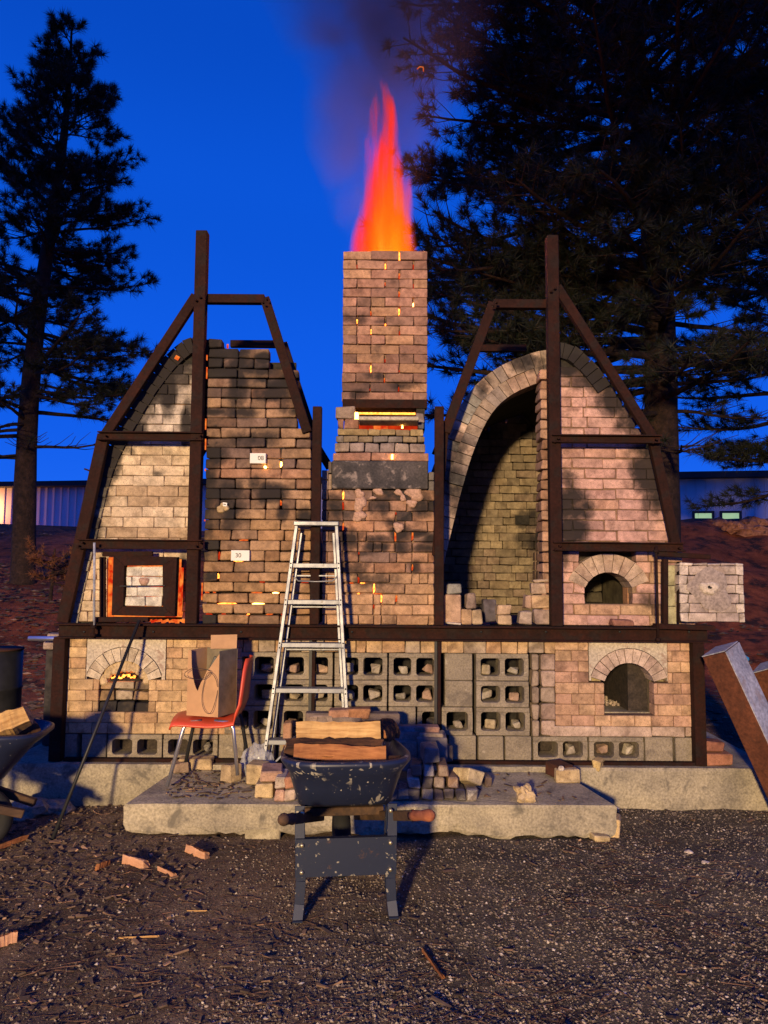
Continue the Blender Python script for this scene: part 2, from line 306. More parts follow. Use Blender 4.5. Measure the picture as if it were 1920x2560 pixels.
# ------------------------------------------------------------------ mesh building
def tag(o, label=None, cat=None, group=None, kind=None):
    if label: o['label'] = label
    if cat: o['category'] = cat
    if group: o['group'] = group
    if kind: o['kind'] = kind
    return o
def thing(name, label, cat, loc=(0, 0, 0), group=None):
    o = bpy.data.objects.new(name, None); o.empty_display_size = .1; C.objects.link(o); o.location = loc
    return tag(o, label, cat, group)
class MB:
    def __init__(s): s.v = []; s.f = []; s.m = []; s.sm = []
    def add(s, vs, fs, mi=0, smooth=False, T=None):
        o = len(s.v); s.v += [tuple(T @ Vector(p)) if T else tuple(p) for p in vs]
        for f in fs: s.f.append([o+i for i in f]); s.m.append(mi); s.sm.append(smooth)
        return s
    def box(s, c, d, rot=None, b=0, mi=0, mis=None):
        """bevelled box, centre c, full size d"""
        hx, hy, hz = (q/2 for q in d); T = Matrix.Translation(c)
        if rot is not None: T = T @ (rot if isinstance(rot, Matrix) else Euler(rot).to_matrix()).to_4x4()
        vs, fs = boxgeo(hx, hy, hz, b)
        o = len(s.v); s.v += [tuple(T @ Vector(p)) for p in vs]
        for k, f in enumerate(fs):
            s.f.append([o+i for i in f]); s.m.append(mis[k] if mis and k < 6 else mi); s.sm.append(False)
        return s
    def bar(s, p0, p1, wd, dp, b=.003, up=(0, 1, 0), mi=0, mis=None):
        """bar from p0 to p1; dp measured along 'up', wd across it"""
        p0 = Vector(p0); p1 = Vector(p1); z = (p1-p0); ln = z.length; z.normalize()
        y = Vector(up); y = (y-z*y.dot(z)).normalized(); x = y.cross(z)
        return s.box((p0+p1)/2, (wd, dp, ln), Matrix((x, y, z)).transposed(), b, mi, mis)
    def tube(s, pts, rad, n=8, mi=0, cap=True):
        pts = [Vector(p) for p in pts]; rad = rad if hasattr(rad, '__len__') else [rad]*len(pts)
        vs = []; prev = None
        for i, p in enumerate(pts):
            t = (pts[min(i+1, len(pts)-1)]-pts[max(i-1, 0)]).normalized()
            a = prev if prev is not None else (Vector((0, 0, 1)) if abs(t.z) < .9 else Vector((1, 0, 0)))
            a = (a-t*a.dot(t)).normalized(); prev = a; bb = t.cross(a)
            for k in range(n): an = 2*PI*k/n; vs.append(p+(a*math.cos(an)+bb*math.sin(an))*rad[i])
        fs = [[i*n+k, i*n+(k+1) % n, (i+1)*n+(k+1) % n, (i+1)*n+k] for i in range(len(pts)-1) for k in range(n)]
        if cap: fs += [list(range(n))[::-1], [(len(pts)-1)*n+k for k in range(n)]]
        return s.add(vs, fs, mi, True)
    def prism(s, poly, y0, y1, mi=0):
        """polygon in x,z extruded along y"""
        n = len(poly); vs = [(x, y0, z) for x, z in poly]+[(x, y1, z) for x, z in poly]
        fs = [list(range(n)), list(range(n, 2*n))[::-1]]+[[i, i+n, (i+1) % n+n, (i+1) % n] for i in range(n)]
        return s.add(vs, fs, mi)
    def build(s, name, mats, parent=None, loc=None, fix=False):
        me = bpy.data.meshes.new(name); off = Vector(loc) if loc is not None else Vector((0, 0, 0))
        pl = parent_world(parent) if parent is not None else Vector((0, 0, 0))
        vs = [(a-off.x, b-off.y, c-off.z) for a, b, c in s.v] if loc is not None else ([(a-pl.x, b-pl.y, c-pl.z) for a, b, c in s.v])
        me.from_pydata(vs, [], s.f)
        for m_ in (mats if isinstance(mats, (list, tuple)) else [mats]): me.materials.append(m_)
        me.polygons.foreach_set('material_index', s.m); me.polygons.foreach_set('use_smooth', s.sm)
        if fix:
            bm = bmesh.new(); bm.from_mesh(me); bmesh.ops.recalc_face_normals(bm, faces=bm.faces); bm.to_mesh(me); bm.free()
        me.update(); o = bpy.data.objects.new(name, me); C.objects.link(o)
        if parent is not None: o.parent = parent
        if loc is not None: o.location = off-pl
        return o
def parent_world(p):
    v = Vector((0, 0, 0))
    while p is not None: v += p.location; p = p.parent
    return v
def boxgeo(hx, hy, hz, b):
    fs0 = []
    if b <= 0:
        vs = [(i*hx, j*hy, k*hz) for i in (-1, 1) for j in (-1, 1) for k in (-1, 1)]
        return vs, [[0, 1, 3, 2], [4, 6, 7, 5], [0, 4, 5, 1], [2, 3, 7, 6], [0, 2, 6, 4], [1, 5, 7, 3]]
    vs = []; idx = {}
    for i in (-1, 1):
        for j in (-1, 1):
            for k in (-1, 1):
                for ax in range(3):
                    p = [i*hx, j*hy, k*hz]
                    for q in range(3):
                        if q != ax: p[q] -= (i, j, k)[q]*b
                    idx[(i, j, k, ax)] = len(vs); vs.append(tuple(p))
    def face(ids):
        c = sum((Vector(vs[q]) for q in ids), Vector())/len(ids)
        nrm = (Vector(vs[ids[1]])-Vector(vs[ids[0]])).cross(Vector(vs[ids[2]])-Vector(vs[ids[1]]))
        return ids if nrm.dot(c) > 0 else ids[::-1]
    fs = []
    for ax in range(3):
        a, c = [q for q in range(3) if q != ax]
        for sgn in (-1, 1):
            ids = []
            for u, v in ((-1, -1), (1, -1), (1, 1), (-1, 1)):
                k = [0, 0, 0]; k[ax] = sgn; k[a] = u; k[c] = v; ids.append(idx[(*k, ax)])
            fs.append(face(ids))
    for ax in range(3):                      # edges running along ax
        a, c = [q for q in range(3) if q != ax]
        for u in (-1, 1):
            for v in (-1, 1):
                k0 = [0, 0, 0]; k0[a] = u; k0[c] = v; k1 = list(k0); k0[ax] = -1; k1[ax] = 1
                fs.append(face([idx[(*k0, a)], idx[(*k1, a)], idx[(*k1, c)], idx[(*k0, c)]]))
    for i in (-1, 1):
        for j in (-1, 1):
            for k in (-1, 1): fs.append(face([idx[(i, j, k, 0)], idx[(i, j, k, 1)], idx[(i, j, k, 2)]]))
    return vs, fs
# cached, slightly irregular brick meshes
_cache = {}
def brick_mesh(w_, d_, h_, mat, wear=.0, b=.004):
    key = (round(w_, 3), round(d_, 2), round(h_, 3), mat, wear, b, random.randrange(4))
    if key in _cache: return _cache[key]
    vs, fs = boxgeo(w_/2, d_/2, h_/2, b); r = random.Random(len(_cache)); out_ = []
    cj = {}
    for p in vs:
        k = tuple(1 if q > 0 else -1 for q in p)
        if k not in cj: cj[k] = [r.uniform(-1, 1)*(.0012+wear*.006) for _ in range(3)]
        out_.append(tuple(p[i]+cj[k][i]-k[i]*abs(cj[k][i])*wear for i in range(3)))
    me = bpy.data.meshes.new('brick'); me.from_pydata(out_, [], fs); me.materials.append(M[mat]); me.update()
    _cache[key] = me; return me
def put_brick(parent, name, c, dims, col, soot=0, mat='brick', rot=(0, 0, 0), wear=0, b=.004):
    o = bpy.data.objects.new(name, brick_mesh(*dims, mat, wear, b)); C.objects.link(o)
    o.color = (*col, soot); o.rotation_euler = rot
    o.location = Vector(c)-(parent_world(parent) if parent else Vector())
    if parent: o.parent = parent
    return o
def pal(colors, v=.12):
    c = random.choice(colors); k = 1+random.uniform(-v, v); return tuple(min(.85, q*k) for q in c)
PALE = [(0.551, 0.428, 0.295), (0.593, 0.465, 0.328), (0.52, 0.401, 0.278), (0.572, 0.437, 0.295)]
PALE_BROWN = [(.42, .30, .19)]
DARK = [(0.231, 0.142, 0.097), (0.275, 0.155, 0.097), (0.187, 0.12, 0.09), (0.33, 0.202, 0.122), (0.165, 0.107, 0.086), (0.308, 0.168, 0.104), (0.374, 0.232, 0.137)]
LOWARCH = [(0.329, 0.19, 0.097), (0.278, 0.164, 0.09), (0.371, 0.224, 0.112), (0.237, 0.147, 0.09), (0.392, 0.241, 0.134)]
CHIM = [(0.393, 0.206, 0.142), (0.426, 0.232, 0.154), (0.338, 0.181, 0.127), (0.218, 0.125, 0.098), (0.273, 0.155, 0.112), (0.459, 0.258, 0.15), (0.371, 0.198, 0.142)]
PINK = [(0.49, 0.287, 0.24), (0.523, 0.311, 0.255), (0.457, 0.271, 0.231), (0.544, 0.328, 0.264)]
BASEL = [(0.483, 0.324, 0.176), (0.514, 0.352, 0.191), (0.453, 0.306, 0.168), (0.432, 0.27, 0.147)]
BASER = [(0.482, 0.305, 0.186), (0.44, 0.269, 0.169), (0.513, 0.332, 0.197), (0.461, 0.278, 0.189)]
CHL = [(0.345, 0.194, 0.126), (0.276, 0.163, 0.119), (0.414, 0.232, 0.144), (0.23, 0.146, 0.115), (0.38, 0.198, 0.115)]
CHLOW = [(0.446, 0.273, 0.16), (0.405, 0.247, 0.152), (0.479, 0.291, 0.168)]
BACKW = [(.25, .195, .125), (.29, .225, .14), (.21, .165, .11), (.23, .17, .12)]
SB, HB = .2285, .114            # stretcher and header length
def run(x0, x1, ws, off=0):
    """bricks between x0 and x1; ws list of lengths to cycle (or None = mostly stretchers)"""
    xs = [x0]; x_ = x0-off; k = 0
    while x_ < x1-.02:
        wv = ws[k % len(ws)] if ws else (SB if random.random() < .84 else HB); k += 1
        x_ += wv
        if x_ > x0+.03: xs.append(min(x_, x1))
    if xs[-1] < x1: xs.append(x1)
    if len(xs) > 2 and xs[-1]-xs[-2] < .03: xs.pop(-2)
    return [[xs[i], xs[i+1]] for i in range(len(xs)-1)]
def wall(parent, name, rows, yf, depth, colf, sootf=None, gap=.0035, jy=.003, wear=.3, mat='brick', glows=(), b=.004, back=True, jr=.004, mortar=None):
    """rows: (z0, z1, [[x0,x1],...]); yf(x,z) or number = front face"""
    rows = [(a, c, [list(q) for q in bs]) for a, c, bs in rows]
    z_lift = {}; strips = []
    for gx, gz, kind, ln in glows:
        if kind == 'v':
            best = None
            for ri, (a, c, bs) in enumerate(rows):
                if a <= gz < c:
                    for i in range(len(bs)-1):
                        dd = abs(bs[i][1]-gx)
                        if best is None or dd < best[0]: best = (dd, ri, i)
            if best and best[0] < .09:
                _, ri, i = best; bs = rows[ri][2]; j = (bs[i][1]+bs[i+1][0])/2; hw = .0035 if ln < .05 else .0048
                bs[i][1] = j-hw; bs[i+1][0] = j+hw; a, c = rows[ri][:2]
                zc = min(max(gz, a+ln/2), c-ln/2) if ln < c-a else (a+c)/2
                strips.append((j-hw-.003, j+hw+.003, zc-min(ln, c-a)/2, zc+min(ln, c-a)/2))
        else:
            ri = min(range(len(rows)), key=lambda q: abs(rows[q][0]-gz)); a = rows[ri][0]
            for i, q in enumerate(rows[ri][2]):
                if q[0] < gx+ln/2 and q[1] > gx-ln/2: z_lift[(ri, i)] = .007
            strips.append((gx-ln/2, gx+ln/2, a-.003, a+.008))
    for ri, (a, c, bs) in enumerate(rows):
        for i, (p, q) in enumerate(bs):
            y = yf(p, a) if callable(yf) else yf
            wv = q-p-gap; hv = c-a-gap-z_lift.get((ri, i), 0)
            if wv < .012: continue
            cx, cz = (p+q)/2, c-gap/2-hv/2
            s_ = sootf(cx, cz) if sootf else 0
            put_brick(parent, name, (cx, y+depth/2+random.uniform(-jy, jy), cz), (wv, depth, hv), colf(cx, cz), max(0, min(1, s_)), mat,
                      (random.uniform(-jr, jr)*.3, random.uniform(-jr, jr)*.8, random.uniform(-jr, jr)*1.4), wear, b)
    if mortar:
        y = yf(0, 0) if callable(yf) else yf; m_ = MB()
        for a, c, bs in rows:
            k = 0
            while k < len(bs):
                e_ = k
                while e_+1 < len(bs) and bs[e_+1][0]-bs[e_][1] < .03: e_ += 1
                if bs[e_][1]-bs[k][0] > .05: m_.box(((bs[k][0]+bs[e_][1])/2, y+mortar[0]+depth/2-.01, (a+c)/2), (bs[e_][1]-bs[k][0]-.012, depth-.03, c-a+.0006))
                k = e_+1
        mo_ = m_.build('mortar', M['brick'], parent); mo_.color = (.24, .15, .10, .12)
    return strips
def glow_strips(parent, strips, y, hot=.35):
    for a, b_, c, d_ in strips:
        w2, h2 = (b_-a)/2, (d_-c)/2; cx, cz = (a+b_)/2, (c+d_)/2; rv = lambda lo=.3: random.uniform(lo, 1)
        pg = [(cx-w2*rv(), cz-h2), (cx+w2*rv(), cz-h2*rv(.6)), (cx+w2, cz+h2*random.uniform(-.4, .4)), (cx+w2*rv(), cz+h2*rv(.6)), (cx-w2*rv(.1), cz+h2), (cx-w2, cz+h2*random.uniform(-.4, .4))]
        MB().prism(pg, y+.016, y+.028).build('ember_glow', M['glow_hot'] if random.random() < hot*.7 else M[random.choice(['glow', 'glow_orange', 'glow_red'])], parent, loc=((a+b_)/2, y+.022, (c+d_)/2), fix=True)
def slab_part(parent, name, x0, x1, z0, z1, y0, y1, mat, b=.006):
    return MB().box(((x0+x1)/2, (y0+y1)/2, (z0+z1)/2), (x1-x0, y1-y0, z1-z0), b=b).build(name, M[mat], parent, loc=((x0+x1)/2, (y0+y1)/2, (z0+z1)/2))
def np_mesh(name, V, Fc, mat, parent=None, smooth=False):
    """V (n,3), Fc (m,k) arrays"""
    me = bpy.data.meshes.new(name); k = Fc.shape[1]
    me.vertices.add(len(V)); me.vertices.foreach_set('co', V.astype(np.float32).ravel())
    me.loops.add(Fc.size); me.loops.foreach_set('vertex_index', Fc.astype(np.int32).ravel())
    me.polygons.add(len(Fc)); me.polygons.foreach_set('loop_start', np.arange(0, Fc.size, k, dtype=np.int32))
    me.polygons.foreach_set('use_smooth', np.full(len(Fc), smooth))
    me.materials.append(M[mat]); me.update(calc_edges=True); me.validate()
    o = bpy.data.objects.new(name, me); C.objects.link(o)
    if parent: o.parent = parent
    return o

# ------------------------------------------------------------------ ground
HS = [(-500, 0), (6, 0), (8.5, .30), (11, .75), (14, 1.15), (17, 1.9), (20, 2.62), (24, 2.9), (40, 3.4), (120, 4.5), (1500, 6)]
def hill(y):
    for (a, p), (b, q) in zip(HS, HS[1:]):
        if a <= y <= b: t = (y-a)/(b-a); return p+(q-p)*t
    return 6
def gz(x, y, fine=True):
    z = hill(y)
    z += .022*noise.noise((x*1.1, y*1.1, 3)) + .018*noise.noise((x*3.2, y*3.2, 9))
    if fine: z += .005*noise.noise((x*17, y*17, 1))+.003*noise.noise((x*40, y*40, 5))
    if y > 6.5: z += min(1, (y-6.5)/4)*(.35*noise.noise((x*.35, y*.35, 2))+.10*noise.noise((x*1.3, y*1.3, 7)))
    return z
def axis(dense0, dense1, step, lo, hi):
    a = list(np.arange(dense0, dense1+1e-6, step)); g_ = step; q = dense1
    while q < hi: g_ *= 1.18; q += g_; a.append(min(q, hi))
    g_ = step; q = dense0; l = []
    while q > lo: g_ *= 1.3; q -= g_; l.append(max(q, lo))
    return np.array(l[::-1]+a)
gx_ = axis(-2.9, 2.9, .032, -1200, 1200); gy_ = axis(1.9, 5.4, .03, -200, 1500)
V = np.array([(x_, y_, gz(x_, y_, 1.5 < y_ < 7 and abs(x_) < 4)) for y_ in gy_ for x_ in gx_])
nx, ny = len(gx_), len(gy_)
ii = (np.arange(ny-1)[:, None]*nx+np.arange(nx-1)[None, :]).ravel()
o = np_mesh('ground', V, np.stack([ii, ii+1, ii+nx+1, ii+nx], 1), 'ground', smooth=True); tag(o, kind='structure')

# ------------------------------------------------------------------ footing and slab
FT = .272
def rough_slab(name, poly_top, ztop, zbot, mat, label, cat, amp=.012, seed=0, under=.05):
    """concrete slab: outline polygon (x,y), subdivided edge wall with a ragged lower edge"""
    pts = []; n = len(poly_top)
    for i in range(n):
        a = Vector(poly_top[i]); b = Vector(poly_top[(i+1) % n]); k = max(1, int((b-a).length/.05))
        for j in range(k): pts.append(a+(b-a)*j/k)
    cx = sum(p.x for p in pts)/len(pts); cy = sum(p.y for p in pts)/len(pts)
    rings = []
    zt = (lambda p: ztop(p) if callable(ztop) else ztop)
    for lev, (inset, f) in enumerate([(.012, 0), (.0, .07), (.003, .35), (.0, .7), (.012, .93), (under, 1.)]):
        ring = []
        for p in pts:
            dxy = Vector((cx-p.x, cy-p.y)).normalized(); nz = noise.noise((p.x*3.1, p.y*3.1, seed))
            fine = noise.noise((p.x*13, p.y*13, seed+lev*3.))
            z0 = zt(p); zb = zbot+(.035*nz+.022*fine if f > .6 else 0)*1.0
            z = z0+(zb-z0)*f + (amp*.25*fine if lev < 2 else 0)
            q = p+dxy*(inset+amp*.6*fine*(1 if lev else .6)+(.02*max(0, nz) if f > .9 else 0))
            ring.append((q.x, q.y, z))
        rings.append(ring)
    k = len(pts); vs = [v for r_ in rings for v in r_]; top = len(vs); vs.append((cx, cy, zt(Vector((cx, cy)))))
    fs = [[l*k+i, l*k+(i+1) % k, (l+1)*k+(i+1) % k, (l+1)*k+i] for l in range(len(rings)-1) for i in range(k)]
    fs += [[i, top, (i+1) % k] for i in range(k)]
    m_ = MB(); m_.add(vs, fs, 0, False); o_ = m_.build(name, M[mat], None, loc=(cx, cy, zbot), fix=True); return tag(o_, label, cat)
rough_slab('concrete_slab', [(-1.55, 4.57), (1.42, 4.60), (1.24, 5.17), (-1.42, 5.17)], lambda p: .20+(p.y-4.6)*.075, .02, 'concrete',
           'broken grey concrete slab lying in front of the kilns under the ladder and brick piles', 'slab', .014, 4)
rough_slab('concrete_footing', [(-2.62, 5.185), (2.72, 5.185), (2.78, 7.6), (-2.62, 7.6)], FT, -.03, 'concrete',
           'long low concrete footing that carries the whole double kiln', 'footing', .01, 9, .02)

# ------------------------------------------------------------------ kiln base (lower storey)
YB = 5.30; BT = D(829, 1379, YB)[1]; BEAMTOP = D(829, 1351, YB)[1]
base = thing('kiln_base', 'lower storey of buff brick and grey cinder blocks under the long steel beam', 'kiln base', (0, YB, FT))
slab_part(base, 'core', -2.10, -1.2, FT+.001, BT, YB+.16, 7.0, 'backing', 0)
slab_part(base, 'core', -1.198, 1.0, FT+.001, BT-.02, YB+.42, 7.0, 'backing', 0)
slab_part(base, 'core', 1.78, 2.12, FT+.001, BT, YB+.16, 7.0, 'backing', 0)
slab_part(base, 'core', 1.002, 1.778, FT+.001, BT, 6.6, 7.0, 'backing', 0)
slab_part(base, 'core', 1.002, 1.33, FT+.001, BT, YB+.25, 6.59, 'backing', 0)
slab_part(base, 'core', 1.332, 1.778, .95, BT, YB+.16, 6.59, 'backing', 0)
slab_part(base, 'core', 1.332, 1.778, FT+.001, c6(0, 488, YB)[1]-.001, YB+.12, 6.59, 'backing', 0)
# courses of the left buff section; top nine courses sit above the block course
zb0 = c4(400, 685, YB)[1]
def band(n_, z0, z1): return [(z0+(z1-z0)*i/n_, z0+(z1-z0)*(i+1)/n_) for i in range(n_)]
rowsL = band(9, zb0, BT)
xl = c4(350, 400, YB)[0]-.01; xr = D(522, 1500, YB)[0]
archL = dict(x0=c4(540, 400, YB)[0], x1=c4(812, 400, YB)[0], z0=c4(680, 570, YB)[1], zs=c4(680, 390, YB)[1], zt=c4(680, 330, YB)[1])
archR = dict(x0=c6(853, 400, YB)[0], x1=c6(1097, 400, YB)[0], z0=c6(970, 488, YB)[1], zs=c6(970, 320, YB)[1], zt=c6(970, 268, YB)[1])
def cut(bs, a, b):
    o_ = []
    for p, q in bs:
        if q <= a or p >= b: o_.append([p, q]); continue
        if p < a-.02: o_.append([p, a])
        if q > b+.02: o_.append([b, q])
    return o_
def arch_ring(parent, cx, zs, half, rise, th, n_, yf, depth, colf, start=0, soot=0):
    """voussoirs of a segmental arch"""
    r = (half*half+rise*rise)/(2*rise); cz = zs+rise-r; a0 = math.asin(min(1, half/r))
    for i in range(n_):
        t0 = -a0+2*a0*i/n_; t1 = -a0+2*a0*(i+1)/n_; g_ = .0022/r
        pts = [(cx+math.sin(t)*rr, cz+math.cos(t)*rr) for t, rr in ((t0+g_, r), (t1-g_, r), (t1-g_*.7, r+th), (t0+g_*.7, r+th))]
        tm = (t0+t1)/2; c_ = (cx+math.sin(tm)*(r+th/2), yf, cz+math.cos(tm)*(r+th/2)); jy = random.uniform(-.004, .004)
        m_ = MB().prism(pts, yf+jy, yf+depth+jy); o_ = m_.build('arch_brick', M['brick'], parent, loc=c_, fix=True); o_.color = (*colf(), soot)
    return a0, r, cz
# left: arch ring bricked shut
aL = archL; cxL = (aL['x0']+aL['x1'])/2; hL = (aL['x1']-aL['x0'])/2
pL = (c4(470, 300, YB)[0], c4(905, 300, YB)[0]); zpan0 = aL['zs']
rows = []
for i, (a, b) in enumerate(rowsL):
    off = 0 if i % 2 else .115
    bs = run(xl, xr, [.165, .115, .165, .23] if i % 2 else [.165, .165, .115], off)
    zc = (a+b)/2
    if zc > zpan0-.01: bs = cut(bs, pL[0], pL[1])
    elif zc > aL['z0']: bs = cut(bs, aL['x0'], aL['x1'])
    rows.append((a, b, bs))
wall(base, 'brick', rows, YB, .11, lambda x_, z_: pal(BASEL, .08), lambda x_, z_: .1, gap=.003, jy=.002, wear=.1, mortar=(.008, 'joint'))
arch_ring(base, cxL, aL['zs']-.005, hL+.0, .135, .095, 11, YB-.004, .11, lambda: pal([(.52, .43, .31), (.55, .46, .34)], .05))
def panel_over_arch(parent, x0, x1, zb, zt_, cx, zs, half, rise, th, yf, mat, depth=.1):
    """castable panel with an arched notch"""
    r = (half*half+rise*rise)/(2*rise)+th; cz = zs+rise+th-r
    pts = [(x0, zt_), (x0, zb)]
    a0 = math.asin(min(.999, (half+th*.9)/r))
    xa = cx-math.sin(a0)*r
    if xa > x0+.01: pts.append((xa, zb))
    for i in range(15):
        t = -a0+2*a0*i/14; pts.append((cx+math.sin(t)*r, max(zb, cz+math.cos(t)*r)))
    if -xa+2*cx < x1-.01: pts.append((2*cx-xa, zb))
    pts += [(x1, zb), (x1, zt_)]
    # build as strips to keep it well formed
    m_ = MB(); xs = sorted(set(round(p[0], 4) for p in pts))
    def low(x_):
        dx = x_-cx
        if abs(dx) < math.sin(a0)*r: return max(zb, cz+math.sqrt(max(0, r*r-dx*dx)))
        return zb
    for a, b in zip(xs, xs[1:]):
        la, lb = low(a+1e-4), low(b-1e-4)
        m_.add([(a, yf, la), (b, yf, lb), (b, yf, zt_), (a, yf, zt_), (a, yf+depth, la), (b, yf+depth, lb), (b, yf+depth, zt_), (a, yf+depth, zt_)],
               [[0, 1, 2, 3], [4, 7, 6, 5], [0, 4, 5, 1], [3, 2, 6, 7]])
    m_.add([(x0, yf, zb), (x0, yf+depth, zb), (x0, yf+depth, zt_), (x0, yf, zt_)], [[0, 3, 2, 1]])
    m_.add([(x1, yf, zb), (x1, yf+depth, zb), (x1, yf+depth, zt_), (x1, yf, zt_)], [[0, 1, 2, 3]])
    return m_.build('arch_panel', M[mat], parent, loc=(cx, yf, zt_))
panel_over_arch(base, pL[0]+.003, pL[1]-.003, zpan0, c4(680, 160, YB)[1], cxL, aL['zs']-.005, hL, .135, .099, YB, 'concrete_pale')
# the infill: charred bricks, crumbling clay under the arch and a slit of fire
zz = band(3, aL['z0'], aL['zs']-.005)
wall(base, 'infill_brick', [(zz[0][0], zz[0][1], run(aL['x0'], aL['x1'], [.125, .125, .14])), (zz[1][0], zz[1][1], run(aL['x0'], aL['x1'], [.11, .125, .13])),
     (zz[2][0], zz[2][1]-.012, run(aL['x0'], aL['x1'], [.10, .14, .12]))], YB+.02, .1, lambda x_, z_: pal([(.34, .22, .11), (.2, .15, .09), (.38, .30, .2)], .15),
     lambda x_, z_: random.choice([.25, .4, .65]), gap=.005, wear=.8)
m_ = MB()
for i in range(11):
    t = -1+2*i/10; hx = cxL+t*(hL-.02); zt_ = aL['zs']+.13*math.sqrt(max(0, 1-t*t*.9))
    m_.box((hx, YB+.045, zt_-.045+random.uniform(-.008, .01)), (.055, .07, .07+random.uniform(0, .02)), (random.uniform(-.4, .4), random.uniform(-.7, .7), random.uniform(-.3, .3)), .012)
m_.build('clay_packing', M['claylump'], base)
m_ = MB()
for i in range(9):
    hx = cxL-.09+i*.019; m_.box((hx, YB+.03, aL['zs']+.002+random.uniform(0, .014)+(.012 if 3 < i < 7 else 0)), (.016, .015, random.uniform(.008, .02)), (0, random.uniform(-.5, .5), 0))
m_.build('ember_glow', M['glow'], base)
MB().box((cxL, YB+.09, aL['zs']+.045), (2*hL, .05, .16)).build('backing', M['soot'], base)
# right buff section with the open firebox
aR = archR; cxR = (aR['x0']+aR['x1'])/2; hR = (aR['x1']-aR['x0'])/2
xrl = c6(610, 400, YB)[0]; xrr = c6(1292, 400, YB)[0]
zr0 = c6(800, 545, YB)[1]; rowsR = band(8, zr0, BT)
pR = (c6(773, 200, YB)[0], c6(1163, 200, YB)[0]); rows = []
for i, (a, b) in enumerate(rowsR):
    bs = run(xrl, xrr, [SB*.72, .115, SB*.72] if i % 2 else [.115, SB*.7, .115, .165], 0 if i % 2 else .0)
    zc = (a+b)/2
    if zc > aR['zs']-.01: bs = cut(bs, pR[0], pR[1])
    elif zc > aR['z0']+.02: bs = cut(bs, aR['x0'], aR['x1'])
    rows.append((a, b, bs))
wall(base, 'brick', rows, YB, .11, lambda x_, z_: pal(BASER, .08), lambda x_, z_: .08, gap=.003, jy=.002, wear=.1, mortar=(.008, 'joint'))
arch_ring(base, cxR, aR['zs']-.005, hR, .13, .1, 11, YB-.004, .2, lambda: pal([(.50, .38, .3), (.54, .41, .32), (.47, .34, .27)], .05))
panel_over_arch(base, pR[0]+.003, pR[1]-.003, aR['zs'], c6(970, 122, YB)[1], cxR, aR['zs']-.005, hR, .13, .104, YB, 'concrete_pale')
# firebox chamber behind the open arch
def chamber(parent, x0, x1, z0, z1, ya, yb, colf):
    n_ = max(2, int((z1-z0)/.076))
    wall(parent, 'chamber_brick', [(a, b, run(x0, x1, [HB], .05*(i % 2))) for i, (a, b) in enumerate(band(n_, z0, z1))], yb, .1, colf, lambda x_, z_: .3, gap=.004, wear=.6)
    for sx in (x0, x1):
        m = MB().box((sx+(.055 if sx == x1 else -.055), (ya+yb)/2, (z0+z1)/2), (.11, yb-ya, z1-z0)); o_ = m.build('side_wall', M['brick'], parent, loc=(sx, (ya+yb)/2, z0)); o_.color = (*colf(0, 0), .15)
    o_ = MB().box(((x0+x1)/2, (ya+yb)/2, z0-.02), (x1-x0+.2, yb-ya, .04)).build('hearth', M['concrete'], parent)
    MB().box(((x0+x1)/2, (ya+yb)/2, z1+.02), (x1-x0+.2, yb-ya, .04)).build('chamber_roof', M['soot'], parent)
chamber(base, aR['x0']+.004, aR['x1']+.01, aR['z0']-.001, aR['zt']+.05, YB+.115, YB+.85, lambda x_, z_: pal([(.36, .29, .15), (.28, .23, .13)], .1))
m_ = MB()
for i in range(60):
    x_ = random.uniform(aR['x0']+.04, aR['x1']-.03); y_ = YB+random.uniform(.35, .8); s_ = random.uniform(.008, .022)
    m_.box((x_, y_, aR['z0']+s_*.4), (s_*1.4, s_, s_), (random.random()*3, random.random()*3, random.random()*3), s_*.15)
tag(m_.build('rubble', M['roughrow'], base), kind='stuff')
# rough row and rough columns right of the middle
for i, (p, q) in enumerate(run(c6(500, 0, YB)[0]+.11, c6(1297, 0, YB)[0], [.36, .36, .23])):
    put_brick(base, 'rough_brick', ((p+q)/2, YB+.055, (c6(800, 597, YB)[1]+zr0)/2), (q-p-.004, .11, zr0-c6(800, 597, YB)[1]-.004), (.46, .34, .26), .05, 'brick', (0, 0, 0), .5, .006)
zrt = c6(500, 188, YB)[1]; zrb = c6(500, 597, YB)[1]
for (xa, xb, n_) in ((c6(488, 0, YB)[0], c6(528, 0, YB)[0], 5), (c6(534, 0, YB)[0], c6(608, 0, YB)[0], 5)):
    for a, b in band(n_, zrb, zrt):
        put_brick(base, 'rough_brick', ((xa+xb)/2, YB+.05, (a+b)/2), (xb-xa-.004, .11, b-a-.004), pal([(.36, .26, .2), (.3, .23, .17)]), .1, 'brick', (0, 0, random.uniform(-.01, .01)), .8, .008)
# cap course above the blocks
zc0 = c5(500, 184, YB)[1]
capL = [(zc0, BT, run(xr+.002, c6(610, 0, YB)[0], [HB*.97, HB, .075, HB, .16]))]
wall(base, 'cap_brick', capL, YB, .11, lambda x_, z_: pal(BASEL+[(.36, .28, .2)], .08), lambda x_, z_: .15, gap=.003, wear=.5)
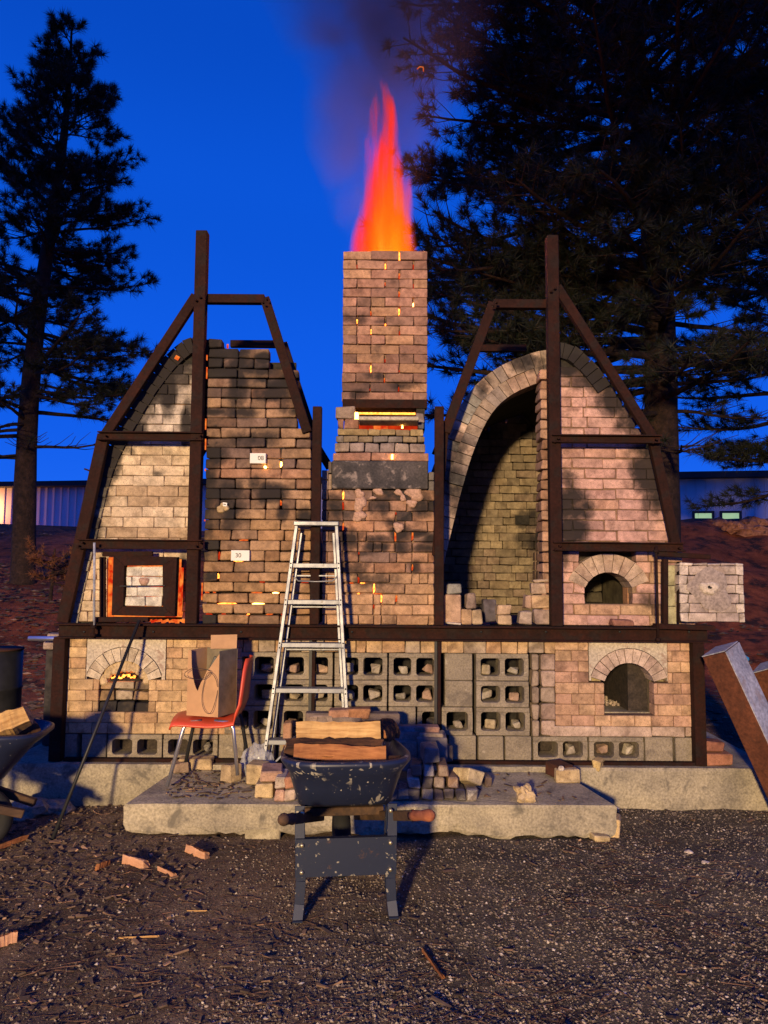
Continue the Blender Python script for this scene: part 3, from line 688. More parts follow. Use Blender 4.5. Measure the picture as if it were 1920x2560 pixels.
# cinder blocks
def block_mesh(w_, h_, d_, holes, wall_t=.032, holew=None):
    """a hollow block seen at its open side: frame of shells and webs round the cores"""
    m = MB(); n_ = holes; web = .034
    if n_ == 0: return MB().box((0, d_/2, 0), (w_, d_, h_), b=.005)
    hw = (w_-2*wall_t-(n_-1)*web)/n_; c_ = .018
    # face outline: rectangle with n rounded-corner holes, made as bars plus corner fillets
    m.box((0, d_/2, h_/2-wall_t/2), (w_, d_, wall_t), b=.004); m.box((0, d_/2, -h_/2+wall_t/2), (w_, d_, wall_t), b=.004)
    hh = h_-2*wall_t
    xs = [-w_/2+wall_t/2]+[-w_/2+wall_t+hw*(i+1)+web*i+web/2 for i in range(n_-1)]+[w_/2-wall_t/2]
    for i, x_ in enumerate(xs):
        m.box((x_, d_/2, 0), (wall_t if i in (0, n_) else web, d_, hh), b=0)
    for i in range(n_):
        xa = -w_/2+wall_t+i*(hw+web); xb = xa+hw
        for sx, ox in ((1, xa), (-1, xb)):
            for sz, oz in ((1, -hh/2), (-1, hh/2)):
                pts = [(ox, oz), (ox+sx*c_, oz), (ox+sx*c_*.35, oz+sz*c_*.35), (ox, oz+sz*c_)]
                if sx*sz < 0: pts = pts[::-1]
                m.prism(pts, .003, d_-.003)
    return m
_bc = {}
def put_block(x0, x1, z0, z1, holes, y=None, d_=.19):
    y = YB+random.uniform(-.004, .006) if y is None else y
    key = (round(x1-x0, 2), round(z1-z0, 2), holes)
    if key not in _bc:
        o_ = block_mesh(x1-x0-.004, z1-z0-.004, d_, holes).build('cinder_block', M['block'], base, loc=(0, 0, 0)); _bc[key] = o_
    else:
        o_ = _bc[key].copy(); C.objects.link(o_); o_.parent = base
    o_.location = Vector(((x0+x1)/2, y, (z0+z1)/2))-parent_world(base); o_.rotation_euler = (0, random.uniform(-.004, .004), random.uniform(-.012, .012))
rz = [c5(500, v, YB)[1] for v in (184, 362, 533, 718)]; zbot = FT+.004
X = lambda s_, py=1750: W(s_, py, YB)[0]
cols = [(562, 695, 2), (698, 831, 2), (835, 968, 2), (971, 1097, 2), (1112, 1182, 0), (1190, 1323, 2)]
hole_list = []
for r_ in range(3):
    cs = cols if r_ < 2 else [(562, 695, 2), (698, 831, 2), (835, 968, 2), (971, 1040, 0), (1043, 1102, 1), (1104, 1182, 1), (1190, 1325, 2)]
    for ci, (a, b, h_) in enumerate(cs):
        put_block(X(a), X(b), rz[r_+1], rz[r_], h_)
        if h_:
            for k in range(h_):
                hole_list.append((r_, ci, k, h_, X(a)+(X(b)-X(a))*(k+.5)/h_, rz[r_+1]+.034))
zq = c4(500, 688, YB)[1]
bot = [(152, 191, 0), (202, 265, 0), (268, 405, 2), (408, 543, 2), (546, 610, 0), (613, 690, 0), (694, 770, 0), (774, 850, 0), (854, 930, 0), (934, 1010, 0), (1014, 1100, 0), (1120, 1192, 0), (1195, 1260, 0), (1263, 1330, 0),
       (1333, 1470, 2), (1473, 1610, 2), (1613, 1683, 0), (1689, 1738, 0)]
for bi, (a, b, h_) in enumerate(bot):
    zt_ = zq if b < 560 else (rz[3]-.001 if b < 1331 else c6(800, 597, YB)[1]-.001)
    put_block(X(a, 1870), X(b, 1870), zbot, zt_, h_)
    if h_:
        for k in range(h_): hole_list.append((3, bi, k, h_, X(a, 1870)+(X(b, 1870)-X(a, 1870))*(k+.5)/h_, zbot+.034))
# between the left buff section and the blocks: nothing but backing
slab_part(base, 'backing', X(546), X(1332), zq, BT-.02, YB+.36, YB+.40, 'soot', 0)
# base rail
MB().box((0, YB-.03, FT+.012), (4.42, .05, .022), b=.003).build('base_rail', M['steel'], base)

# ------------------------------------------------------------------ long steel beam with its posts
gird = thing('steel_beam', 'long rusty steel beam on end posts that runs across both kilns', 'beam', (0, 5.25, BEAMTOP))
xb0 = D(120, 1360, 5.25)[0]; xb1 = D(1535, 1370, 5.25)[0]; bt = BEAMTOP+.004
MB().box(((xb0+xb1)/2, 5.262, bt-.006), (xb1-xb0, .10, .012), b=.002).build('flange', M['steel'], gird)
MB().box(((xb0+xb1)/2, 5.285, (bt+BT)/2-.006), (xb1-xb0-.02, .012, bt-BT-.013), b=0).build('web', M['steel'], gird)
MB().box(((xb0+xb1)/2, 5.262, BT-.004), (xb1-xb0, .075, .01), b=.002).build('flange', M['steel'], gird)
for xa, xb_ in ((D(108, 1600, 5.25)[0], D(134, 1600, 5.25)[0]), (D(1500, 1600, 5.25)[0], D(1524, 1600, 5.25)[0])):
    MB().box(((xa+xb_)/2, 5.27, (FT+BT)/2-.003), (xb_-xa, .08, BT-FT-.014), b=.003).build('end_post', M['steel'], gird)
for xx, zlow in ((D(677, 1450, 5.26)[0], rz[3]+.02), (D(949, 1450, 5.26)[0], FT+.06)):
    MB().box((xx, 5.275, (zlow+BT)/2-.006), (.022, .02, BT-zlow-.014), b=.002).build('tie_bar', M['steel'], gird)
    MB().box((xx-.024, 5.283, (zlow+BT)/2-.006), (.02, .008, BT-zlow-.014), b=.0).build('tie_bar', M['dark_metal'], gird)
for xx, zz0, zz1 in ((D(202, 1350, 5.2)[0], D(202, 1378, 5.2)[1], D(202, 1342, 5.2)[1]), (D(1421, 1350, 5.2)[0], D(1421, 1388, 5.2)[1], D(1421, 1178, 5.2)[1])):
    MB().tube([(xx, 5.20, zz0), (xx, 5.20, zz1)], .009, 8).tube([(xx, 5.20, zz0+.01), (xx, 5.20, zz0+.03)], .02, 6).tube([(xx, 5.20, zz1-.05), (xx, 5.20, zz1-.03)], .02, 6).build('threaded_rod', M['steel'], gird)
for nm, p in (('post', (D(682, 1100, 5.28)[0], D(682, 877, 5.28)[1])), ('post', (D(949, 1100, 5.28)[0], D(949, 877, 5.28)[1]))):
    MB().box((p[0], 5.31, (p[1]+bt)/2), (.066, .06, p[1]-bt-.002), b=.004).build(nm, M['steel'], gird)

# ------------------------------------------------------------------ the two kilns
OUT = [(0, 2.09), (.10, 2.08), (.21, 2.03), (.35, 1.975), (.46, 1.905), (.565, 1.81), (.65, 1.69), (.715, 1.555), (.765, 1.42), (.805, 1.29), (.85, 1.1), (.90, .85), (.95, .58), (.99, .28), (1.02, 0)]
def arc_resample(pts, step):
    L_ = [0]
    for a, b in zip(pts, pts[1:]): L_.append(L_[-1]+math.dist(a, b))
    n_ = int(L_[-1]/step); out_ = []
    for i in range(n_+1):
        s_ = L_[-1]*i/n_; j = max(k for k in range(len(L_)-1) if L_[k] <= s_+1e-9); t = (s_-L_[j])/(L_[j+1]-L_[j])
        a, b = pts[j], pts[j+1]; out_.append((a[0]+(b[0]-a[0])*t, a[1]+(b[1]-a[1])*t))
    return out_
def smooth(pts, it=8):
    for _ in range(it): pts = [pts[0]]+[((pts[i-1][0]+2*pts[i][0]+pts[i+1][0])/4, (pts[i-1][1]+2*pts[i][1]+pts[i+1][1])/4) for i in range(1, len(pts)-1)]+[pts[-1]]
    return pts
OUTN = [(0, 2.10), (.12, 2.09), (.23, 2.00), (.33, 1.88), (.45, 1.70), (.55, 1.52), (.65, 1.33), (.72, 1.18), (.77, 1.0), (.82, .75), (.87, .5), (.92, .25), (.96, 0)]
OUT = [(x_*(1+.10*(1-h_/2.09)), h_) for x_, h_ in OUT]
SHAPE = {('R', -1): smooth(arc_resample(OUT, .04), 6), ('R', 1): smooth(arc_resample([(x_*1.04, h_) for x_, h_ in OUTN], .04), 3), ('L', -1): smooth(arc_resample([(x_*1.0, h_*1.01) for x_, h_ in OUTN], .04), 3), ('L', 1): smooth(arc_resample([(x_*.94, h_) for x_, h_ in OUTN], .04), 3)}
def offset(pts, d_):
    o_ = []
    for i, p in enumerate(pts):
        a = pts[max(0, i-1)]; b = pts[min(len(pts)-1, i+1)]; tx, tz = b[0]-a[0], b[1]-a[1]; l = math.hypot(tx, tz)
        if i == 0: tx, tz, l = 1, 0, 1
        o_.append((p[0]+tz/l*d_, p[1]-tx/l*d_))
    return o_
INNER = {k_: [(max(0, p_[0]), p_[1]) for p_ in offset(v_, .232 if k_ in (('R', -1), ('L', 1)) else (.03 if k_ == ('R', 1) else .115))] for k_, v_ in SHAPE.items()}
def inner_x(z, K=('R', 1)):
    INS = INNER[K]
    for a, b in zip(INS, INS[1:]):
        if a[1] >= z >= b[1]: return a[0]+(b[0]-a[0])*(a[1]-z)/(a[1]-b[1]+1e-9)
    return INS[-1][0] if z < INS[-1][1] else 0
YK = 5.43
def ring(parent, ax, kk, sides, zmin=0, soot=.2, colf=None, y=None, layers=(0, 1)):
    y = YK-.02 if y is None else y
    for sd in sides:
        OUTS = SHAPE[(kk, sd)]
        for l in layers:
            o_ = offset(OUTS, .116*l-.004)
            base_pts = o_; inn = offset(OUTS, .116*l+.112)
            # matching samples by parameter
            n_ = int(sum(math.dist(a, b) for a, b in zip(base_pts, base_pts[1:]))/.0785)
            def at(pts, t):
                f = t*(len(pts)-1); j = min(int(f), len(pts)-2); f -= j
                return (pts[j][0]+(pts[j+1][0]-pts[j][0])*f, pts[j][1]+(pts[j+1][1]-pts[j][1])*f)
            for i in range(n_):
                t0 = (i+.035)/n_; t1 = (i+.965)/n_
                q = [at(base_pts, t0), at(base_pts, t1), at(inn, t1), at(inn, t0)]
                if q[1][1] < zmin: continue
                if min(p[0] for p in q) < 0: q = [(max(0.001, p[0]), p[1]) for p in q]
                j = random.uniform(-.012, .012); dep = .22
                ps = [(ax+sd*p[0], BEAMTOP+p[1]) for p in q]; cx = sum(p[0] for p in ps)/4; cz = sum(p[1] for p in ps)/4
                m = MB().prism(ps, y+j, y+j+dep); ob = m.build('arch_brick', M['brick'], parent, loc=(cx, y, cz), fix=True)
                sv = soot(cx, cz) if callable(soot) else soot; ob.color = (*colf(), max(0, min(1, sv)))
def vault(parent, ax, kk, ya, yb, y1):
    """the arch shell behind the front ring, plus the outer insulation"""
    A_, B_ = SHAPE[(kk, -1)], SHAPE[(kk, 1)]; m = MB(); full_o = [(ax-p[0], BEAMTOP+p[1]) for p in A_[::-1]]+[(ax+p[0], BEAMTOP+p[1]) for p in B_[1:]]
    full_i = [(ax-max(0, p[0]), BEAMTOP+p[1]) for p in offset(A_, .225)[::-1]]+[(ax+max(0, p[0]), BEAMTOP+p[1]) for p in offset(B_, .225)[1:]]
    k = len(full_o); fr = lambda i: ya if i < len(A_) else yb
    vs = [(x_, fr(i), z_) for i, (x_, z_) in enumerate(full_o)]+[(x_, y1, z_) for x_, z_ in full_o]+[(x_, fr(i), z_) for i, (x_, z_) in enumerate(full_i)]+[(x_, y1, z_) for x_, z_ in full_i]
    fs = []
    for i in range(k-1):
        fs += [[i, i+1, k+i+1, k+i], [2*k+i, 3*k+i, 3*k+i+1, 2*k+i+1], [i, 2*k+i, 2*k+i+1, i+1], [k+i, k+i+1, 3*k+i+1, 3*k+i]]
    m.add(vs, fs); return m.build('vault_shell', M['soot'], parent, fix=True)
def rear_wall(parent, ax, y, colf):
    n_ = 25; rows = []
    for i, (a, b) in enumerate(band(n_, BEAMTOP+.002, BEAMTOP+1.87)):
        xa_ = inner_x((a+b)/2-BEAMTOP, ('R', -1)); xx = inner_x((a+b)/2-BEAMTOP)
        if xx > .0: rows.append((a, b, run(ax-xa_-.02, ax+xx+.02, [HB, HB, HB*1.6], .05*(i % 2))))
    wall(parent, 'rear_brick', rows, y, .11, colf, lambda x_, z_: .12+.6*max(0, (z_-BEAMTOP-1.25))+random.choice([0, 0, .2]), gap=.003, jy=.006, wear=.5)
    m = MB(); pts = [(ax-p[0], BEAMTOP+p[1]-.02) for p in SHAPE[('R', -1)][::-1]]+[(ax+p[0], BEAMTOP+p[1]-.02) for p in SHAPE[('R', 1)][1:]]
    m.prism(pts, y+.115, y+.15); m.build('rear_backing', M['backing'], parent, fix=True)

# frame of one kiln: sx=+1: legs and bars to the right of the post carry the bricked panel
def steel_frame(ax, sx, label, ptop):
    t = thing('steel_frame', label, 'steel frame', (ax, 5.3, BEAMTOP)); b0 = bt+.001
    px = ax; m = MB().box((px, 5.315, (ptop+b0)/2), (.084, .08, ptop-b0), b=.004); m.build('post', M['steel'], t)
    return t
axR = c3(672, 700, YK)[0]; axL = c1(872, 700, YK)[0]
def st_bar(t, p0, p1, wd=.06, dp=.05, name='brace', mat='steel'):
    c_ = (Vector(p0)+Vector(p1))/2
    MB().bar(p0, p1, wd, dp).build(name, M[mat], t, loc=c_)
def P(x, y, Y): a, b = D(x, y, Y); return (a, Y, b)
# ---- right frame
fR = steel_frame(D(1196, 900, 5.315)[0], 1, 'rusty steel frame around the open right hand kiln', D(1190, 510, 5.3)[1])
zt1 = D(1300, 950, 5.3)[1]; zt2 = D(1300, 1181, 5.3)[1]
st_bar(fR, (D(1204, 617, 5.3)[0], 5.33, D(1204, 617, 5.3)[1]), (D(1413, 945, 5.3)[0], 5.33, zt1+.02), .066, .05, 'leg')
st_bar(fR, (D(1416, 950, 5.3)[0], 5.35, zt1), (D(1466, 1185, 5.3)[0], 5.35, zt2), .066, .05, 'leg')
xpR = D(1190, 950, 5.3)[0]
def hbar(t, x0, x1, z, y=5.272, h_=.05):
    MB().box(((x0+x1)/2, y, z+h_/2), (x1-x0, .05, .01), b=.002).box(((x0+x1)/2, y+.018, z), (x1-x0-.004, .012, h_-.002), b=0).box(((x0+x1)/2, y-.004, z-h_/2), (x1-x0, .058, .008), b=.002).build('cross_bar', M['steel'], t, loc=((x0+x1)/2, y, z))
hbar(fR, xpR, D(1428, 950, 5.27)[0], zt1, h_=.052)
hbar(fR, xpR, D(1478, 1185, 5.27)[0], zt2, h_=.056)
# open side: short head bar and the leg down to the post beside the chimney
zh = D(1120, 655, 5.33)[1]; xh = D(1066, 655, 5.33)[0]
def open_side(t, pxc, xh, zh, xf, zf, sgn):
    st_bar(t, (pxc+sgn*.03, 5.36, zh), (xh, 5.36, zh), .065, .06, 'head_bar')
    st_bar(t, (xh, 5.37, zh+.01), (xf, 5.37, zf), .07, .07, 'leg')
    # the same again at the back, joined by the ridge bar
    Yr = 6.35
    st_bar(t, (pxc+sgn*.02, 5.38, zh-.03), (pxc+sgn*.02, Yr, zh-.03), .05, .05, 'ridge_bar')
    st_bar(t, (pxc-sgn*.0, Yr+.03, zh-.02), (xh, Yr+.03, zh-.02), .06, .05, 'head_bar')
    st_bar(t, (xh, Yr+.04, zh-.01), (xf, Yr+.04, zf), .07, .07, 'leg')
open_side(fR, D(1196, 700, 5.32)[0], xh, zh, D(962, 935, 5.37)[0], D(962, 935, 5.37)[1], -1)
st_bar(fR, (D(962, 925, 5.37)[0], 5.38, D(962, 925, 5.37)[1]), (D(940, 1200, 5.4)[0], 5.38, D(940, 1200, 5.4)[1]), .05, .05, 'leg')
# ---- left frame
fL = steel_frame(D(427, 900, 5.315)[0], -1, 'rusty steel frame around the closed left hand kiln', D(441, 500, 5.3)[1])
zl1 = D(330, 944, 5.3)[1]; zl2 = D(300, 1176, 5.3)[1]
st_bar(fL, (D(422, 637, 5.3)[0], 5.33, D(422, 637, 5.3)[1]), (D(226, 930, 5.3)[0], 5.33, zl1+.02), .07, .05, 'leg')
st_bar(fL, (D(222, 935, 5.3)[0], 5.33, zl1+.02), (D(133, 1345, 5.3)[0], 5.33, bt+.002), .085, .05, 'leg')
hbar(fL, D(212, 944, 5.27)[0], D(438, 944, 5.27)[0], zl1, h_=.055)
hbar(fL, D(168, 1176, 5.27)[0], D(438, 1176, 5.27)[0], zl2, h_=.06)
open_side(fL, D(433, 700, 5.32)[0], D(572, 648, 5.36)[0], D(500, 647, 5.36)[1], D(664, 935, 5.37)[0], D(664, 935, 5.37)[1], 1)
st_bar(fL, (D(655, 915, 5.6)[0], 5.6, D(655, 915, 5.6)[1]), (D(712, 1010, 5.6)[0], 5.6, D(712, 1010, 5.6)[1]), .06, .06, 'leg')
MB().bar(P(183, 1013, 5.36), P(200, 1019, 5.36), .012, .03).build('spike', M['steel'], fL)

# ---- right kiln body
kR = thing('brick_kiln', 'open catenary brick kiln on the right with its doorway half unbricked', 'kiln', (axR, YK, BEAMTOP))
def sootR(x_, z_):
    s_ = .1
    # smoke stains: band beside the post, the curved edge, the crown
    e_ = axR+inner_x(z_-BEAMTOP)
    s_ += .25*max(0, 1-(e_-x_)/.15) if z_ > BEAMTOP+.8 else .02
    if z_ > BEAMTOP+1.75: s_ += .4
    return s_
colR = lambda x_=0, z_=0: pal(PINK, .07)
ring(kR, axR, 'R', (-1,), .0, y=5.565, soot=lambda x_, z_: .18+.25*max(0, (z_-BEAMTOP-1.9)*6), colf=lambda: pal([(.38, .26, .2), (.33, .25, .19), (.44, .32, .24), (.25, .2, .17), (.3, .28, .24)], .16))
ring(kR, axR, 'R', (1,), 1.72, lambda x_, z_: .45+.3*max(0, (z_-BEAMTOP-1.0)), lambda: pal([(.36, .27, .21), (.3, .23, .18)], .1), layers=(0,))
vault(kR, axR, 'R', 5.60, YK+.03, 6.93)
rear_wall(kR, axR, 6.95, lambda x_, z_: pal(BACKW, .14))
xpan = D(1217, 1000, YK)[0]-.05
rows = []
zmax = BEAMTOP+1.92; zP2 = zt2
# firebox opening with its arch, right
fo = dict(x0=c3(815, 1350, YK)[0], x1=c3(1043, 1350, YK)[0], z0=c3(930, 1422, YK)[1], zs=c3(930, 1330, YK)[1], zt=c3(930, 1253, YK)[1])
n_rows = 25
for i, (a, b) in enumerate(band(n_rows, BEAMTOP+.002, zmax)):
    zc = (a+b)/2; hx = inner_x(zc-BEAMTOP)+.05
    bs = run(xpan, axR+hx, [SB, HB, SB] if random.random() < .3 else [SB], HB if i % 2 else .02)
    if zc < zP2+.02:
        if fo['z0']-.01 < zc < fo['zt']+.13: bs = cut(bs, fo['x0']-.035 if zc > fo['zs'] else fo['x0'], fo['x1']+.035 if zc > fo['zs'] else fo['x1'])
    rows.append((a, b, bs))
wall(kR, 'wall_brick', rows, YK, .11, lambda x_, z_: pal(PINK if z_ > zP2 or random.random() < .6 else BASER, .07) if not (D(0, 1090, YK)[1] < z_ < D(0, 1068, YK)[1] and random.random() < .4) else (.48, .28, .2),
     sootR, gap=.0035, jy=.003, wear=.5, mortar=(.012, 'joint'))
hF = (fo['x1']-fo['x0'])/2; cxF = (fo['x0']+fo['x1'])/2
arch_ring(kR, cxF, fo['zs'], hF, hF*.66, .135, 9, YK-.006, .22, lambda: pal([(.46, .34, .26), (.5, .37, .28), (.42, .3, .23)], .06), soot=.1)
chamber(kR, fo['x0']-.01, fo['x1']+.01, fo['z0']-.002, fo['zt']+.10, YK+.22, 6.2, lambda x_, z_: pal([(.10, .085, .05), (.07, .06, .04)], .1))  # shade inside the opening is put into these darkened brick colours
for sx, xx in ((-1, fo['x0']), (1, fo['x1'])):
    o_ = MB().box((xx+sx*.05, YK+.165, (fo['z0']+fo['zs'])/2), (.1, .105, fo['zs']-fo['z0'])).build('jamb', M['brick'], kR, loc=(xx, YK, fo['z0'])); o_.color = (.42, .22, .12, .1)
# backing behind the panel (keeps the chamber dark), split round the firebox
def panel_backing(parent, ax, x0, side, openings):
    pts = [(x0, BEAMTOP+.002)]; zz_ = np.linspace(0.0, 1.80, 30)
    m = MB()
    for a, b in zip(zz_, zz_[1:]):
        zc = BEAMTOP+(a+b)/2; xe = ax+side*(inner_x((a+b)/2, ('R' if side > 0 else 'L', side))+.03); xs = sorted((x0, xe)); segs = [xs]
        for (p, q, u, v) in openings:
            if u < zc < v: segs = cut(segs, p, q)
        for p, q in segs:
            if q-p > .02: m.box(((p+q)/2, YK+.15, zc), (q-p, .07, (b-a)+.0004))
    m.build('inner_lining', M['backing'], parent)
panel_backing(kR, axR, xpan+.02, 1, [(fo['x0']-.01, fo['x1']+.01, fo['z0']-.01, fo['zt']+.02)])
# jamb of the doorway: the ragged inner edge of the bricked half, seen from the side
for i, (a, b) in enumerate(band(25, BEAMTOP+.002, BEAMTOP+1.9)):
    x1_ = D(1190, 1100, YK)[0]; x0_ = x1_-.07+random.uniform(-.006, .006)
    put_brick(kR, 'jamb_brick', ((x0_+x1_)/2, YK+.1, (a+b)/2), (x1_-x0_, .2, b-a-.004), pal([(.42, .25, .17), (.36, .22, .15), (.3, .17, .11)]), .1, 'brick', (0, 0, random.uniform(-.02, .02)), .9, .006)
# stacked stub of the unbricked door inside, right of the doorway
for i in range(9):
    z0_ = BEAMTOP+.02+i*.076
    for j in range(2 if i > 6 else 3):
        put_brick(kR, 'inner_stack_brick', (D(1180, 1250, 5.9)[0]-.02-.0*j, 5.78+j*.118, z0_+.038), (.11, .112, .072), pal([(.2, .13, .09), (.25, .16, .1), (.14, .11, .08)]), .25, 'brick', (0, 0, random.uniform(-.03, .03)), .6)
# spy hole in the rear wall
o_ = MB().box((c3(512, 1003, 6.94)[0], 6.938, c3(512, 1003, 6.94)[1]), (.13, .02, .085)).build('spy_hole', M['soot'], kR)

# ---- left kiln body
kL = thing('brick_kiln', 'closed catenary brick kiln on the left with flames showing in its joints', 'kiln', (axL, YK, BEAMTOP))
def sootL(x_, z_):
    s_ = .04; e_ = axL-inner_x(z_-BEAMTOP, ('L', -1))
    s_ += .3*max(0, 1-(x_-e_)/.13)
    if z_ > BEAMTOP+1.62: s_ += .35
    return s_
ring(kL, axL, 'L', (-1,), 0, lambda x_, z_: .45+.9*max(0, (z_-BEAMTOP-.95)), lambda: pal([(.40, .35, .27), (.34, .3, .24)], .1), layers=(0,))
ring(kL, axL, 'L', (1,), .9, lambda x_, z_: .95, lambda: pal([(.2, .16, .13)], .1))
vault(kL, axL, 'L', YK+.03, YK+.03, 6.93)
xe = D(414, 1000, YK)[0]+.04
gd = dict(x0=D(233, 1270, YK)[0], x1=D(390, 1270, YK)[0], z0=D(300, 1334, YK)[1], z1=D(300, 1203, YK)[1])
rows = []
for i, (a, b) in enumerate(band(25, BEAMTOP+.002, BEAMTOP+1.92)):
    zc = (a+b)/2; hx = inner_x(zc-BEAMTOP, ('L', -1))+.04
    if zc > BEAMTOP+1.9: continue
    bs = run(axL-hx, xe, [SB], .03 if i % 2 else HB+.02)
    if gd['z0'] < zc < gd['z1']+.02: bs = cut(bs, gd['x0'], gd['x1'])
    rows.append((a, b, bs))
zbr = (c1(0, 1025, YK)[1], c1(0, 968, YK)[1])
wall(kL, 'wall_brick', rows, YK, .11, lambda x_, z_: pal(PALE_BROWN if zbr[0]-.01 < z_ < zbr[1]+.01 and x_ > c1(460, 1000, YK)[0] or (z_ < zl2+.1 and z_ > zl2 and x_ > c1(370, 1200, YK)[0]) else (PALE if z_ < zl1 else [(.46, .38, .31), (.5, .42, .34)]), .05), sootL, gap=.0035, jy=.003, wear=.35, mortar=(.012, 'joint'))
panel_backing(kL, axL, xe, -1, [(gd['x0'], gd['x1'], gd['z0'], gd['z1'])])
# the glowing firebox behind the steel door
o_ = MB().box(((gd['x0']+gd['x1'])/2, YK+.10, (gd['z0']+gd['z1'])/2), (gd['x1']-gd['x0'], .02, gd['z1']-gd['z0'])).build('fire_glow', M['glow_orange'], kL)
m_ = MB()
xg = D(232, 1270, YK)[0]
m_.box((D(237, 1270, 5.36)[0], 5.39, (gd['z0']+gd['z1'])/2), (.030, .05, gd['z1']-gd['z0']-.01), (0, -.02, 0), .004)
m_.build('glowing_edge', M['glow_orange'], kL); m_ = MB()
m_.box((D(388, 1270, 5.36)[0], 5.40, (gd['z0']+gd['z1'])/2-.03), (.018, .04, gd['z1']-gd['z0']-.09), (0, .01, 0), .004)
m_.build('glowing_edge', M['glow_orange'], kL)
m_ = MB()
for i in range(12):
    x_ = D(322+i*7.5, 1339, 5.38)[0]; m_.box((x_, 5.385+random.uniform(0, .02), D(0, 1339, 5.38)[1]+random.uniform(-.006, .004)), (.026, .03, random.uniform(.012, .03)), (0, random.uniform(-.3, .3), 0), .003)
m_.build('glowing_edge', M['glow_orange'], kL)
# the dark loosely stacked front of the left kiln's doorway
rt = [143, 197, 250, 305, 358, 412, 467, 522, 575, 630, 685, 738, 797, 853, 908, 962, 1018, 1073, 1130, 1187, 1245, 1300, 1360, 1418, 1473, 1532, 1592, 1650, 1703]
YD = 5.37; xl0 = c1(897, 900, YD)[0]; unit = HB*.985
zrow = [c1(870, v, YD)[1] for v in rt]; rows = []
pats = {0: (918, [.095], 995), 1: (916, [2, 2], 1250), 2: (914, [1, 1, 1, 1], 1252), 3: (912, [2, 2, 2], 1412), 4: (910, [2, 2, 2], 1402), 5: (908, [1, 2, 3], 1398), 6: (906, [1]*6, 1394), 7: (905, [2, 2, 2], 1398),
        8: (905, [2, 2, 2], 1405), 9: (904, [1, 2, 2, 2], 1475), 10: (904, [2, 2, 2, 1], 1480), 11: (903, [1, 2, 2, 2], 1480), 12: (903, [1, 1, 1, 1, 1, 1, 1], 1480), 13: (902, [1, 2, 2, 2], 1480), 14: (900, [2, 2, 2, 1], 1480),
        15: (900, [1, 2, 2, 2], 1480), 16: (898, [1]*7, 1480), 17: (897, [2, 2, 2, 1], 1480), 18: (896, [1, 2, 2, 2], 1480), 19: (895, [2, 2, 2, 2], 1480), 20: (894, [1, 2, 2, 1, 1], 1480), 21: (893, [1, 1, 1, 1, 1, 1, 1], 1475),
        22: (890, [2, 2, 2, 1], 1475), 23: (888, [1, 2, 2, 2], 1475), 24: (887, [2, 2, 2, 1], 1475), 25: (886, [1, 2, 2, 2], 1475), 26: (884, [2, 2, 2, 1], 1475), 27: (882, [1, 2, 2, 2], 1475)}
for i, (xa, ps, xb_) in pats.items():
    y_ = (rt[i]+rt[i+1])/2; p = c1(xa, y_, YD)[0]; q = c1(xb_, y_, YD)[0]
    ws = [a*unit if a >= 1 else a for a in ps]; k = (q-p)/sum(ws) if abs((q-p)/sum(ws)-1) < .2 else 1
    bs = []; x_ = p
    for wv in ws:
        x2 = min(q, x_+wv*k)
        if x2-x_ > .03: bs.append([x_, x2])
        x_ = x2
    rows.append((zrow[i+1], zrow[i], bs))
def cG(x, y): return c1(x, y, YD)
gl = [(*cG(908, 1320), 'v', .05), (*cG(975, 1330), 'v', .06), (*cG(1313, 830), 'v', .045), (*cG(1310, 1040), 'v', .04), (*cG(907, 1440), 'v', .04),
      (*cG(1180, 1536), 'h', .085), (*cG(1285, 1536), 'h', .05), (*cG(1020, 1592), 'h', .14), (*cG(1190, 1592), 'h', .09), (*cG(910, 1532), 'h', .03), (*cG(920, 1652), 'h', .05), (*cG(1000, 1652), 'h', .03), (*cG(1135, 1652), 'h', .02),
      (*cG(1250, 1652), 'h', .055), (*cG(1320, 1652), 'h', .02), (*cG(1445, 1482), 'h', .055), (*cG(1110, 1245), 'h', .07), (*cG(1080, 1362), 'h', .07), (*cG(950, 1532), 'h', .02), (*cG(1210, 1476), 'h', .04)]
def sootD(x_, z_):
    s_ = .14
    if z_ > zrow[5]: s_ += .35*random.random()+.12
    if x_ < c1(960, 1100, YD)[0] and z_ < zrow[8]: s_ += .28
    s_ += max(0, .35*(1-math.dist((x_, z_), c1(1030, 1050, YD))/.18)); s_ += random.choice([0, 0, 0, .25, .35])
    if z_ < zrow[18]: s_ -= .12
    return s_
st = wall(kL, 'door_brick', rows, lambda x_, z_: YD, .105, lambda x_, z_: pal(DARK if z_ > zrow[17] else LOWARCH, .16), sootD, gap=.005, jy=.006, wear=.55, glows=gl, b=.006, jr=.007)
glow_strips(kL, st, YD-.008)
o_ = MB().box(((c1(900, 1200, YD)[0]+c1(1470, 1200, YD)[0])/2, YD+.125, (BEAMTOP+zrow[9])/2), (c1(1470, 1200, YD)[0]-c1(900, 1200, YD)[0], .03, zrow[9]-BEAMTOP)).build('door_backing', M['soot'], kL)
MB().box(((c1(912, 450, YD)[0]+c1(1385, 450, YD)[0])/2, YD+.125, (zrow[2]+zrow[9])/2), (c1(1385, 450, YD)[0]-c1(912, 450, YD)[0], .03, zrow[2]-zrow[9])).build('door_backing', M['soot'], kL)
